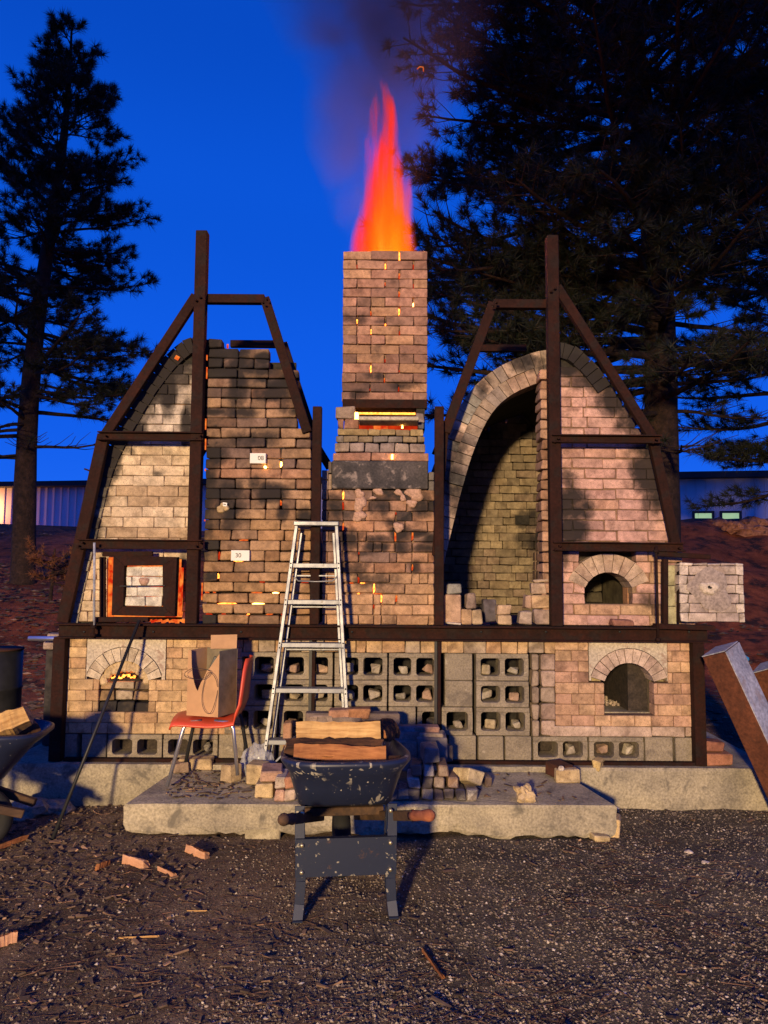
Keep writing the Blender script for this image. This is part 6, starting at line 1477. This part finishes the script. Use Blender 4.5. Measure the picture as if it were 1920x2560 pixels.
# ------------------------------------------------------------------ wood chunks and stones on the ground
gp = 'split wood chunks lying on the dirt'
def chunk(px, py, L_, r_, rz_, lab, seed, mats=('wood_pink', 'wood_pink'), roll=-1.0):
    g_ = GD(px, py, 0); split_log((g_[0], g_[1], gz(g_[0], g_[1])+r_*.42), L_, r_, (roll, random.uniform(-.1, .1), rz_), lab, 'wood chunk', gp, 2.0, mats, seed, 'wood_chunk')
M['wood_pink'] = wood_mat('pinkish_wood', (.62, .36, .22), (.42, .2, .1))
chunk(292, 1872, .15, .045, R(-25), 'pale pinkish chunk of split wood left of the wheelbarrow, the larger of two', 21, ('wood_pink', 'wood_pink'))
chunk(425, 1850, .15, .042, R(-30), 'orange chunk of split wood nearest the slab', 22, ('wood_pink', 'wood_red'))
chunk(360, 1890, .14, .022, R(-40), 'thin orange splinter right of the pale chunk', 23, ('wood_pink', 'wood_red'))
chunk(222, 1875, .09, .03, R(70), 'small grey brown chip left of the pale chunk', 24, ('wood_red', 'bark'))
chunk(5, 2052, .10, .045, R(40), 'orange wood piece at the left edge of the foreground', 25, ('wood_pink', 'wood_red'))
chunk(935, 2078, .22, .016, R(-72), 'long thin stick in the foreground right of the wheelbarrow', 26, ('wood_red', 'bark'))
chunk(300, 2028, .17, .008, R(-2), 'thin pale curved sliver of wood in the left foreground', 27, ('wood', 'wood'))
chunk(425, 1968, .09, .006, R(-5), 'short pale twig left of the wheelbarrow', 28, ('wood', 'wood'))
chunk(18, 1830, .22, .03, R(60), 'dark split stick under the left wheelbarrow', 29, ('wood_red', 'bark'))
for k, (px, py, s_, lab) in enumerate(((60, 1760, .13, 'grey rounded stone below the left wheelbarrow'), (120, 1752, .11, 'bluish stone by the foot of the black poker'), (1487, 1838, .022, 'flat pale stone on the dark gravel at the right'), (1330, 1748, .022, 'pale stone at the foot of the footing, right of the slab'), (1523, 1865, .018, 'pinkish pebble at the far right of the gravel'))):
    g_ = GD(px, py, 0); rock('stone', (g_[0], g_[1], gz(g_[0], g_[1])+s_*.2), (s_*1.2, s_, s_*.55), 'concrete' if k < 2 else 'whiteclay', lab, 'stone', 40+k, 3 if k < 2 else 2, 'stones lying on the ground')

def scatter(nm, n_, fn, mat, kind='stuff', label=None):
    """fn(i) -> (verts, faces) as small arrays"""
    Vs = []; Fs = []; o_ = 0
    for i in range(n_):
        r_ = fn()
        if r_ is None: continue
        v, f = r_; Vs.append(v); Fs.append(f+o_); o_ += len(v)
    ob = np_mesh(nm, np.concatenate(Vs), np.concatenate(Fs), mat); tag(ob, label, None, None, kind); return ob
OCT = np.array([(1, 0, 0), (-1, 0, 0), (0, 1, 0), (0, -1, 0), (0, 0, 1), (0, 0, -1)], float)
OCF = np.array([(0, 2, 4), (2, 1, 4), (1, 3, 4), (3, 0, 4), (2, 0, 5), (1, 2, 5), (3, 1, 5), (0, 3, 5)])
def covered(x_, y_): return (-1.56 < x_ < 1.42 and y_ > 4.58) or y_ > 5.19 and abs(x_) < 2.75
def vis(y_): return y_*.56
def gpos():
    while True:
        y_ = 2.35+(random.random()**1.5)*3.4 if random.random() < .85 else random.uniform(5.0, 7)
        x_ = random.uniform(-vis(y_), vis(y_))
        if not covered(x_, y_): return x_, y_
def stone_fn(lo, hi, dens):
    def f():
        x_, y_ = gpos()
        if random.random() > dens(x_, y_): return None
        s_ = lo+(hi-lo)*random.random()**2.2; v = OCT*(1+rng.uniform(-.35, .35, (6, 1)))*np.array([s_, s_*random.uniform(.6, 1), s_*random.uniform(.4, .8)])
        a_ = random.uniform(0, 6.28); c_, q_ = math.cos(a_), math.sin(a_); v = v @ np.array([[c_, q_, 0], [-q_, c_, 0], [0, 0, 1]]); t_ = random.uniform(-.5, .5); c_, q_ = math.cos(t_), math.sin(t_)
        v = v @ np.array([[1, 0, 0], [0, c_, q_], [0, -q_, c_]]); v[:, 0] += x_; v[:, 1] += y_; v[:, 2] += gz(x_, y_)+s_*.15; return v, OCF
    return f
def gd_dens(x_, y_):
    a_ = .25+.75*min(1, max(0, (x_+.7+.5*noise.noise((x_*.8, y_*.8, 4)))/.9)); a_ = max(a_, .95 if y_ < 2.9 and x_ > -.6 else 0); return a_*(.55+.45*min(1, max(0, .5+1.2*noise.noise((x_*1.5, y_*1.5, 8)))))
scatter('gravel', 85000, stone_fn(.0028, .0095, gd_dens), 'gravel')
scatter('coarse_gravel', 2600, stone_fn(.005, .013, gd_dens), 'gravel')
def needle_fn():
    x_, y_ = gpos(); k_ = .35+1.4*noise.noise((x_*1.1+3, y_*1.1, 2))
    if random.random() > k_+(.35 if x_ < -.2 else 0): return None
    L_ = random.uniform(.05, .15); a_ = random.gauss(.1, .8); w_ = .0011; z_ = gz(x_, y_)+.004; dx, dy = math.cos(a_)*L_/2, math.sin(a_)*L_/2; bx_, by_ = -math.sin(a_), math.cos(a_); bw = random.uniform(-.02, .02)
    P_ = []
    for t_, s_ in ((-1, -1), (-1, 1), (0, -1), (0, 1), (1, -1), (1, 1)):
        P_.append((x_+dx*t_+bx_*(s_*w_+bw*(1-t_*t_)), y_+dy*t_+by_*(s_*w_+bw*(1-t_*t_)), z_+random.uniform(0, .004)))
    return np.array(P_), np.array([(0, 1, 3), (0, 3, 2), (2, 3, 5), (2, 5, 4)])
scatter('fallen_pine_needles', 5200, needle_fn, 'needlelitter')
CUBEV = np.array([(i, j, k) for i in (-1, 1) for j in (-1, 1) for k in (-1, 1)], float); CUBEF = np.array([(0, 1, 3), (0, 3, 2), (4, 6, 7), (4, 7, 5), (0, 4, 5), (0, 5, 1), (2, 3, 7), (2, 7, 6), (0, 2, 6), (0, 6, 4), (1, 5, 7), (1, 7, 3)])
def chip_fn():
    x_, y_ = gpos(); d_ = 1.0*math.exp(-((x_+2.1)/.85)**2)*min(1, max(.16, (y_-3.0)/.7))+.05
    if x_ > .2: d_ = .04
    if random.random() > d_: return None
    L_ = random.uniform(.008, .036)*(1.8 if random.random() < .12 else 1); v = CUBEV*np.array([L_/2*random.uniform(.8, 1.6), random.uniform(.003, .009), random.uniform(.0012, .004)])
    v[:, 1] *= 1+rng.uniform(-.5, .5, 8); R3 = np.array(Euler((random.uniform(-.5, .5), random.gauss(0, .22), random.uniform(0, 6.28))).to_matrix()); v = v @ R3.T; v += np.array([x_, y_, gz(x_, y_)+.007]); return v, CUBEF
scatter('wood_chips', 7000, chip_fn, 'chips')
def deb_fn():
    x_ = random.uniform(-1.35, 1.2); y_ = random.uniform(4.65, 5.15)
    d_ = .9*math.exp(-((x_+1.1)/.35)**2)+.12
    if random.random() > d_: return None
    L_ = random.uniform(.006, .03); v = CUBEV*np.array([L_, random.uniform(.003, .008), random.uniform(.001, .003)]); R3 = np.array(Euler((random.uniform(-.3, .3), random.uniform(-.2, .2), random.uniform(0, 6.28))).to_matrix()); v = v @ R3.T; v += np.array([x_, y_, slabz(y_)+.005]); return v, CUBEF
scatter('slab_debris', 700, deb_fn, 'chips')
def far_fn():
    y_ = random.uniform(6.5, 20); x_ = random.uniform(-y_*.56, -2.6) if random.random() < .65 else random.uniform(2.7, y_*.58); s_ = random.uniform(.01, .045)
    v = OCT*(1+rng.uniform(-.3, .3, (6, 1)))*np.array([s_*1.6, s_, s_*.5]); v += np.array([x_, y_, gz(x_, y_, False)]); return v, OCF
scatter('hillside_litter', 6000, far_fn, 'chips')

# ------------------------------------------------------------------ pines
def needle_tuft_array(P_, Dv, L_, n_, wd, spread=1.65):
    """P_ (m,3) tuft origins, Dv (m,3) directions -> triangles; n_ needles each"""
    m_ = len(P_); P0 = np.repeat(P_, n_, 0); d_ = np.repeat(Dv, n_, 0)+rng.normal(0, spread*.52, (m_*n_, 3)); d_ /= np.linalg.norm(d_, axis=1, keepdims=True)
    ln = (np.repeat(L_, n_)*rng.uniform(.65, 1.1, m_*n_))[:, None]; back = rng.uniform(0, .45, (m_*n_, 1)); base_ = P0-np.repeat(Dv, n_, 0)*back*ln*.9
    tip = base_+d_*ln; tip[:, 2] -= .06*ln[:, 0]; side = np.cross(d_, rng.normal(0, 1, (m_*n_, 3))); side /= np.linalg.norm(side, axis=1, keepdims=True)+1e-9
    V_ = np.stack([base_-side*wd, base_+side*wd, tip], 1).reshape(-1, 3); return V_, np.arange(len(V_)).reshape(-1, 3)
def pine(name, label, base_, H, crown, tr, ntuft, branches, seed, dead=(), lean=(0, 0), needle_l=.19, n_needles=34, wd=.0055, group=None, clip=None):
    """crown(h, azimuth) -> branch length; branches = list of heights"""
    rr = random.Random(seed); t = thing(name, label, 'tree', base_, group); tk = MB(); bx_, by_, bz_ = base_
    def axis_(h): u = h/H; return Vector((bx_+lean[0]*u+.10*math.sin(h*.5+seed), by_+lean[1]*u+.08*math.cos(h*.6), bz_+h))
    def rad(h): return tr*(1-h/H)**.8+.015
    hs = np.linspace(-.35, H, 34); tk.tube([axis_(h) for h in hs], [rad(max(0, h))*(1.25 if h < .1 else 1)+(.05*tr*noise.noise((h*2, seed, 0))) for h in hs], 14)
    tP = []; tD = []; tk.build('trunk', M['trunk'], t)
    bm_ = MB(); cand = []
    for h, az, L_, bare in branches(rr):
        o_ = axis_(h); up = .55*(h/H)-.12+rr.uniform(-.12, .15); d_ = Vector((math.cos(az), math.sin(az), up)).normalized(); pts = [o_]; p = o_.copy(); n_ = 9; dirs = []
        for i in range(n_):
            u = i/n_; d_ = (d_+Vector((rr.uniform(-.12, .12), rr.uniform(-.12, .12), rr.uniform(-.07, .07)+(.055 if u > .35 else -.045)))).normalized(); p = p+d_*(L_/n_); pts.append(p.copy()); dirs.append(d_.copy())
        r0 = max(.014, min(.075, L_*.017))*(rad(h)/(tr*.6+.02))**.3; bm_.tube(pts, [r0*(1-.85*i/n_)+.004 for i in range(n_+1)], 6, cap=False)
        ns = int(L_*5.2)+3
        for k_ in range(ns):
            u = .24+.76*(k_+rr.random())/ns; j = min(int(u*n_), n_-1); q_ = pts[j].lerp(pts[j+1], u*n_-j) if u < 1 else pts[-1]; sd = 1 if k_ % 2 else -1
            ln = L_*.34*(1.15-u)*rr.uniform(.7, 1.25)+.22; dd = dirs[j]; sidev = Vector((-dd.y, dd.x, 0)).normalized()*sd; sd_ = (dd*.75+sidev*rr.uniform(.5, 1.1)+Vector((0, 0, rr.uniform(-.15, .4)))).normalized()
            e1 = q_+sd_*ln*.5; sd2 = (sd_+Vector((rr.uniform(-.25, .25), rr.uniform(-.25, .25), rr.uniform(.0, .4)))).normalized(); e2 = e1+sd2*ln*.5
            bm_.tube([q_, e1, e2], [.010, .007, .004], 4, cap=False)
            if bare > rr.random(): continue
            for f_ in (1., .84, .68, .52) if ln > .55 else (1., .75):
                tp = q_.lerp(e1, f_*2) if f_ < .5 else e1.lerp(e2, f_*2-1)
                cand.append((tp+Vector((rr.uniform(-.05, .05), rr.uniform(-.05, .05), rr.uniform(-.03, .06))), (sd2+Vector((rr.uniform(-.5, .5), rr.uniform(-.5, .5), rr.uniform(.0, .5)))).normalized()))
        if bare < .9: cand.append((pts[-1], dirs[-1]))
    bm_.build('branches', M['trunk'], t)
    if len(cand) > ntuft: cand = rr.sample(cand, ntuft)
    P_ = np.array([tuple(c_[0]) for c_ in cand]); Dv = np.array([tuple(c_[1]) for c_ in cand]); V_, F_ = needle_tuft_array(P_, Dv, rng.uniform(.8, 1.15, len(P_))*needle_l, n_needles, wd)
    ob = np_mesh('crown', V_-np.array(base_), F_, 'needles', t); return t, len(cand)
# left pine
bl = D(42, 1292, 14); H1 = D(145, 62, 14)[1]-bl[1]; k14 = 14/F/.864
def br_left(rr):
    o_ = []
    h = 2.7
    while h < H1-.15:
        u = h/H1; v = 1292-(h/H1)*1254      # where this height shows in the photograph
        L_ = np.interp(v, [40, 90, 150, 300, 450, 560, 700, 850, 1000, 1100], [.2, .5, .72, 1.15, 1.65, 2.0, 2.5, 2.4, 2.0, 1.1])
        for _ in range(3 if u > .35 else 2): o_.append((h+rr.uniform(-.1, .1), rr.uniform(0, 6.28), L_*rr.uniform(.6, 1.08), .0 if v < 800 else (.3 if v < 900 else .85)))
        h += .17 if u > .5 else .22
    return o_
t_, nc1 = pine('pine_tree', 'slender pine standing alone at the left with bare lower branches', (bl[0], 14, bl[1]), H1, None, .215, 5000, br_left, 3, lean=((D(145, 38, 14)[0]-bl[0]), 0), needle_l=.19, n_needles=70, wd=.005)
# right pine, large and close
Yr_ = 12.0; br_ = D(1452, 1230, Yr_); zb_ = hill(Yr_)
def br_right(rr):
    o_ = []; h = 3.0
    while h < 14.6:
        z_ = zb_+h; v = 1235-(z_-1.6)/Yr_*F*.864
        Lr = np.interp(v, [-400, -100, 0, 150, 350, 500, 620, 760, 860, 1000], [3.6, 4.2, 4.3, 4.4, 4.35, 4.2, 4.05, 3.8, 3.2, 1.8])
        for _ in range(7):
            az = rr.uniform(0, 6.28); rt_ = math.cos(az) > .15
            if rt_ and v > 560 and rr.random() < .72: continue
            o_.append((h+rr.uniform(-.15, .15), az, Lr*rr.uniform(.6, 1.05)*(.8 if rt_ else 1), 0. if v < 800 else .55))
        h += .30
    for k_ in range(11):
        v = 590+k_*26; hh = 1.6+(1235-v)/(F*.864)*Yr_-zb_; o_.append((hh+.25, math.pi+rr.uniform(.02, .55), rr.uniform(4.1, 4.9)*(1 if v < 780 else .93), 0.))
    return o_
t_, nc2 = pine('pine_tree', 'huge dark pine filling the upper right behind the open kiln', (br_[0], Yr_, zb_), 17, None, .30, 11500, br_right, 11, lean=(-.75, 0), needle_l=.21, n_needles=58, wd=.0055)
# a third pine just outside the frame at the right, its boughs reach in
br3 = D(1790, 1200, 12.8)
def br_third(rr):
    o_ = []; h = 2.3
    while h < 12:
        for _ in range(2):
            az = rr.uniform(1.9, 4.6); o_.append((h+rr.uniform(-.2, .2), az, rr.uniform(1.7, 3.0), .0))
        h += .55 if h < 6 else .4
    return o_
t_, nc3 = pine('pine_tree', 'partly hidden pine at the right edge whose boughs hang before the pale shed', (br3[0], 12.8, hill(12.8)), 14, None, .24, 2600, br_third, 23, needle_l=.2, n_needles=50, wd=.005)
# little pine on the left bank
b4 = D(112, 1218, 12.5)
def br_small(rr): return [(h, rr.uniform(0, 6.28), .26+.05*math.sin(h*9), 0) for h in np.linspace(.42, .86, 13)]
t_, _ = pine('young_pine', 'small reddish young pine on the bank left of the kilns', (b4[0], 12.5, hill(12.5)-.02), 1.02, None, .02, 260, br_small, 31, needle_l=.12, n_needles=26, wd=.004); t_['category'] = 'sapling'
for c_ in t_.children:
    if c_.name.startswith('crown'): c_.data.materials[0] = M['drybrush']

# ------------------------------------------------------------------ shed behind, rocks on the bank
sh = thing('metal_shed', 'long pale ribbed metal shed with lit windows behind the trees', 'building', (0, 36, 3.2))
pA = Vector((D(-60, 1060, 40)[0], 40, 0)); pB = Vector((D(1760, 1020, 33)[0], 33, 0)); zA = D(-60, 1064, 40)[1]; zB = D(1720, 1020, 33)[1]; zE = (zA+zB)/2
us = (pB-pA).normalized(); ns_ = Vector((us.y, -us.x, 0)); LnS = (pB-pA).length
def on(s_, z_, o_=0): p = pA+us*s_+ns_*o_; return (p.x, p.y, z_)
RS = Matrix.Rotation(math.atan2(us.y, us.x), 3, 'Z')
def s_at(px):  # distance along the wall that shows at this column
    r = ray(px/.864, 1240); s0 = 0
    d_ = Vector((r[0], r[1], 0)); den = us.x*d_.y-us.y*d_.x; return (-(pA.x)*d_.y+pA.y*d_.x)/den
zw0, zw1 = D(1516, 1129, 33.8)[1], D(1516, 1104, 33.8)[1]; wins = [(s_at(1494), s_at(1541)), (s_at(1553), s_at(1600))]
segs = [[0, LnS]]
for a, b in wins: segs = cut(segs, a, b)
full = MB()
for a, b in segs: full.box(on((a+b)/2, (2.4+zE)/2, -.1), (b-a, .2, zE-2.4), RS)
for a, b in wins:
    full.box(on((a+b)/2, (2.4+zw0)/2, -.1), (b-a, .2, zw0-2.4), RS); full.box(on((a+b)/2, (zE+zw1)/2, -.1), (b-a, .2, zE-zw1), RS)
full.build('wall', M['siding'], sh)
s_ = .3
ribme = None
while s_ < LnS:
    inw = any(a-.1 < s_ < b+.1 for a, b in wins); vx = on(s_, 0)[0]/on(s_, 0)[1]
    if (vx < -.32 or vx > .34):
        for z0_, z1_ in ([(2.6, zw0-.1), (zw1+.1, zE-.02)] if inw else [(2.6, zE-.02)]):
            MB().box(on(s_, (z0_+z1_)/2, .02), (.05, .05, z1_-z0_), RS).build('rib', M['siding'], sh, loc=on(s_, z0_, .02))
    s_ += .42
MB().box(on(LnS/2, zE+.13, .25), (LnS+1, .9, .26), RS).build('roof_edge', M['roofmetal'], sh)
MB().box(on(LnS/2, zE+.5, -4), (LnS+1, 8.5, .2), RS @ Matrix.Rotation(R(4), 3, 'X')).build('roof', M['roofmetal'], sh)
for a, b in wins:
    f = MB(); zc = (zw0+zw1)/2
    for u_ in (a+.05, b-.05): f.box(on(u_, zc, .04), (.10, .1, zw1-zw0), RS)
    for z_ in (zw0+.05, zw1-.05): f.box(on((a+b)/2, z_, .042), (b-a-.2, .1, .10), RS)
    fo_ = f.build('window', M['dark_metal'], sh, loc=on(a, zw0)); MB().box(on((a+b)/2, zc, -.03), (b-a-.1, .03, zw1-zw0-.1), RS).build('pane', M['litwindow'], fo_)
NM = ['big rounded', 'angular', 'low', 'tilted', 'reddish', 'broad', 'small', 'dark', 'flat topped', 'craggy', 'pale edged']
for k, (px, py, s_, lab) in enumerate(((1530, 1132, .42, 'dark flat boulder leftmost on the crest below the shed windows'), (1572, 1140, .34, 'angular red boulder under the right shed window'), (1600, 1128, .36, 'red boulder on the crest right of the shed windows'), (1634, 1136, .40, 'broad red boulder near the right edge of the crest'),
     (1555, 1160, .30, 'leaning red boulder halfway down below the left window'), (1590, 1172, .34, 'large low boulder on the bank below the crest'), (1520, 1150, .2, 'small boulder beside the big pine trunk'), (1648, 1165, .22, 'small boulder low at the right edge'))):
    a = D(px, py, 17.2); rock('boulder', (a[0], 16.6-(k > 3)*.9, a[1]-.17+(k > 3)*.2), (s_, s_*.8, s_*.62), 'redrock', lab, 'boulder', 60+k*3, 3, 'red boulders on the bank', .5)
# dirt berm on the right that carries the boulders
m = MB(); nX, nY = 60, 26; vs = []
for j in range(nY):
    for i in range(nX):
        x_ = 4.2+i*.2; y_ = 10.5+j*.42; u = min(1, max(0, (y_-10.5)/6.5)); e_ = min(1, max(0, (x_-4.2)/1.2))
        z_ = hill(y_)-.1+e_*(.10+.95*max(0, math.sin(min(u, 1)*1.5)) if y_ < 17.4 else max(-.1, .98-(y_-17.4)*.5))+.13*noise.noise((x_*.9, y_*.9, 1))+.06*noise.noise((x_*2.6, y_*2.6, 1)); vs.append((x_, y_, z_))
m.add(vs, [[j*nX+i, j*nX+i+1, (j+1)*nX+i+1, (j+1)*nX+i] for j in range(nY-1) for i in range(nX-1)], 0, True); tag(m.build('dirt_bank', M['ground'], None), kind='structure')

# ------------------------------------------------------------------ fire and smoke over the chimney
fx = (sx0+sx1)/2; fy = YS+.34; fz = szt
def lathe(name, prof, mat, loc, n_=28):
    m = MB(); vs = []; k = len(prof)
    for (cx_, r_, z_) in prof:
        for i in range(n_): t = 2*PI*i/n_; vs.append((cx_+r_*math.cos(t), r_*math.sin(t), z_))
    fs = [[a*n_+i, a*n_+(i+1) % n_, (a+1)*n_+(i+1) % n_, (a+1)*n_+i] for a in range(k-1) for i in range(n_)]+[list(range(n_))[::-1], [(k-1)*n_+i for i in range(n_)]]
    m.add(vs, fs, 0, True); o_ = m.build(name, mat, None, loc=(0, 0, 0), fix=True); o_.location = loc; return o_
FH = D(830, 172, fy)[1]-fz
def math_(n, op, a, b=None, c_=None, clamp=False):
    x = N(n, 'Math', operation=op, use_clamp=clamp)
    for i, v in enumerate((a, b, c_)):
        if v is None: continue
        if hasattr(v, 'links'): n.links.new(v, x.inputs[i])
        else: x.inputs[i].default_value = v
    return x.outputs[0]
def curve_(n, src, pts):
    f = N(n, 'FloatCurve'); cu = f.mapping.curves[0]
    while len(cu.points) < len(pts): cu.points.new(.5, .5)
    for p, (a, b) in zip(cu.points, pts): p.location = (a, b); p.handle_type = 'AUTO'
    f.mapping.update(); n.links.new(src, f.inputs['Value']); return f.outputs[0]
fm, n = newmat('flame_volume'); tcn = N(n, 'TexCoord'); sx = N(n, 'SeparateXYZ'); n.links.new(tcn.outputs['Object'], sx.inputs[0])
h = math_(n, 'DIVIDE', sx.outputs[2], FH)
nz = N(n, 'TexNoise'); nz.inputs['Scale'].default_value = 1; nz.inputs['Detail'].default_value = 3; mp = N(n, 'Mapping'); mp.inputs['Scale'].default_value = (5, 5, 1.1); n.links.new(tcn.outputs['Object'], mp.inputs[0]); n.links.new(mp.outputs[0], nz.inputs['Vector'])
wob = math_(n, 'MULTIPLY', math_(n, 'SUBTRACT', nz.outputs['Fac'], .5), math_(n, 'MULTIPLY_ADD', h, .30, .22))
cxn = curve_(n, h, [(0, .5), (.25, .485), (.5, .50), (.8, .49), (1, .47)])   # .5 = centre; scaled by 1 m below
xx = math_(n, 'SUBTRACT', math_(n, 'ADD', sx.outputs[0], wob), math_(n, 'SUBTRACT', cxn, .5))
rr_ = math_(n, 'SQRT', math_(n, 'ADD', math_(n, 'MULTIPLY', xx, xx), math_(n, 'MULTIPLY', sx.outputs[1], sx.outputs[1])))
Rh = curve_(n, h, [(0, .32), (.15, .31), (.3, .24), (.5, .17), (.7, .11), (.88, .05), (1, .0)])
q_ = math_(n, 'SUBTRACT', 1, math_(n, 'DIVIDE', rr_, math_(n, 'ADD', Rh, .012)), clamp=True)
st_ = N(n, 'TexNoise'); st_.inputs['Detail'].default_value = 4; st_.inputs['Scale'].default_value = 1; mp2 = N(n, 'Mapping'); mp2.inputs['Scale'].default_value = (16, 16, 1.6); n.links.new(tcn.outputs['Object'], mp2.inputs[0]); n.links.new(mp2.outputs[0], st_.inputs['Vector'])
dens = math_(n, 'MULTIPLY', math_(n, 'POWER', q_, 1.1), math_(n, 'MULTIPLY_ADD', st_.outputs['Fac'], 4.4, -1.55, True))
sig = math_(n, 'MULTIPLY', dens, 26)
heat = math_(n, 'MULTIPLY', q_, math_(n, 'SUBTRACT', 1, math_(n, 'MULTIPLY', h, 1.4), clamp=True)); heat = math_(n, 'ADD', heat, math_(n, 'MULTIPLY', math_(n, 'SUBTRACT', xx, .0), .6))
colr = ramp(n, heat, [(0, (1, .03, .012)), (.16, (1, .06, .006)), (.38, (1, .17, .004)), (.6, (1, .42, .01)), (.85, (1, .68, .06))])
em = N(n, 'Emission'); n.links.new(colr, em.inputs[0]); n.links.new(math_(n, 'MULTIPLY', sig, 1.75), em.inputs[1])
ab = N(n, 'VolumeAbsorption'); ab.inputs[0].default_value = (0, 0, 0, 1); n.links.new(math_(n, 'MULTIPLY', sig, 1.5), ab.inputs[1])
ad = N(n, 'AddShader'); n.links.new(em.outputs[0], ad.inputs[0]); n.links.new(ab.outputs[0], ad.inputs[1]); mo = N(n, 'OutputMaterial'); n.links.new(ad.outputs[0], mo.inputs['Volume'])
fl = lathe('flame', [(0, .225, -.25), (0, .225, .01), (-.01, .33, .03), (-.02, .34, FH*.3), (-.01, .26, FH*.6), (-.01, .14, FH*.85), (-.02, .05, FH*1.0)], fm, (fx, fy, fz)); tag(fl, 'tall orange red flame shooting from the chimney top', 'flame')
ll = bpy.data.lights.new('fire_light', 'POINT'); ll.energy = 560; ll.color = (1, .25, .05); ll.shadow_soft_size = .25; lo = bpy.data.objects.new('fire_light', ll); C.objects.link(lo); lo.location = (fx, fy, fz+.35)
# smoke
sm, n = newmat('smoke_volume'); tcn = N(n, 'TexCoord'); sx = N(n, 'SeparateXYZ'); n.links.new(tcn.outputs['Object'], sx.inputs[0]); SH_ = 3.6
h = math_(n, 'DIVIDE', sx.outputs[2], SH_)
n1 = N(n, 'TexNoise'); n1.inputs['Scale'].default_value = 1.5; n1.inputs['Detail'].default_value = 5; n1.inputs['Distortion'].default_value = .6; n.links.new(tcn.outputs['Object'], n1.inputs['Vector'])
cx_ = math_(n, 'ADD', curve_(n, h, [(0, .47), (.15, .40), (.35, .42), (.55, .56), (.75, .48), (1, .42)]), -.5)
xx = math_(n, 'ADD', math_(n, 'SUBTRACT', sx.outputs[0], cx_), math_(n, 'MULTIPLY', math_(n, 'SUBTRACT', n1.outputs['Fac'], .5), math_(n, 'MULTIPLY_ADD', h, 1.1, .25)))
rr_ = math_(n, 'SQRT', math_(n, 'ADD', math_(n, 'MULTIPLY', xx, xx), math_(n, 'MULTIPLY', sx.outputs[1], sx.outputs[1]))); Rh = math_(n, 'MULTIPLY_ADD', h, 1.15, .28)
q_ = math_(n, 'SUBTRACT', 1, math_(n, 'DIVIDE', rr_, Rh), clamp=True)
dd = math_(n, 'MULTIPLY', math_(n, 'POWER', q_, 1.2), math_(n, 'MULTIPLY_ADD', n1.outputs['Fac'], 4, -1.4, True)); sd_ = math_(n, 'MULTIPLY', dd, curve_(n, h, [(0, .25), (.2, .45), (.45, .75), (.6, 1), (1, .55)])); sd_ = math_(n, 'MULTIPLY', sd_, 2.8)
pv = N(n, 'VolumePrincipled'); pv.inputs['Color'].default_value = (.22, .17, .15, 1); n.links.new(sd_, pv.inputs['Density']); mo = N(n, 'OutputMaterial'); n.links.new(pv.outputs[0], mo.inputs['Volume'])
smo = lathe('smoke', [(-.05, .35, .03), (-.1, .5, .8), (-.05, 1.1, 2), (0, 1.5, 3.0), (0, 1.5, SH_)], sm, (fx, fy+.02, fz)); tag(smo, kind='stuff')
a = D(909, 147, 6.0); tag(MB().tube([(a[0]-.03, 6.0, a[1]-.01), (a[0]-.01, 6.0, a[1]+.012), (a[0]+.02, 6.0, a[1]+.008), (a[0]+.022, 6.0, a[1]-.03)], .0035, 6).build('flying_spark', M['glow_orange'], None, loc=(a[0], 6.0, a[1])), 'tiny glowing spark flying beside the pine right of the smoke', 'spark')

# ------------------------------------------------------------------ the yard lamp itself, well behind the photographer
yl = thing('yard_lamp_post', 'tall steel lamp post with a shaded lamp, behind the photographer', 'lamp post', (LAMP.x-.6, LAMP.y-.3, 0))
MB().tube([(LAMP.x-.6, LAMP.y-.3, -.1), (LAMP.x-.6, LAMP.y-.3, 4.5)], [.06, .045], 12).build('pole', M['dark_metal'], yl)
MB().tube([(LAMP.x-.6, LAMP.y-.3, 4.45), (LAMP.x-.2, LAMP.y-.2, 4.52), (LAMP.x, LAMP.y-.15, 4.45)], .02, 8).build('arm', M['dark_metal'], yl)
MB().box((LAMP.x, LAMP.y-.15, 4.42), (.5, .5, .05), b=.01).build('lamp_shade', M['dark_metal'], yl)

# the lamp whose glow lights the far left end of the shed
wl = thing('wall_lamp', 'warm wall lamp lighting the far left end of the shed', 'lamp', on(s_at(-22), zE-1.1, .3))
MB().box(on(s_at(-22), zE-1.0, .2), (.3, .35, .18), RS, .02).build('lamp_hood', M['dark_metal'], wl)
wd = bpy.data.lights.new('wall_lamp_light', 'POINT'); wd.energy = 260; wd.color = (1, .45, .12); wd.shadow_soft_size = .1
wo = bpy.data.objects.new('wall_lamp_light', wd); C.objects.link(wo); wo.location = on(s_at(-22), zE-1.25, .6)

# bolts and gusset plates on the two steel frames
for fr_, ps in ((fL, ((427, 644), (427, 944), (427, 1176), (222, 944), (172, 1176), (572, 648))), (fR, ((1196, 625), (1203, 950), (1206, 1183), (1416, 952), (1466, 1188), (1070, 655)))):
    for px, py in ps:
        x_, z_ = D(px, py, 5.24)
        for k_ in (-1, 1):
            MB().tube([(x_+k_*.014, 5.237, z_+k_*.012), (x_+k_*.014, 5.275, z_+k_*.012)], .008, 6).build('bolt', M['steel'], fr_, loc=(x_+k_*.014, 5.24, z_+k_*.012))
for px in (180, 330, 520, 760, 1040, 1180, 1340, 1490):
    x_, z_ = D(px, 1365, 5.26)
    MB().tube([(x_, 5.268, z_), (x_, 5.285, z_)], .009, 6).build('bolt', M['dark_metal'], gird, loc=(x_, 5.27, z_))
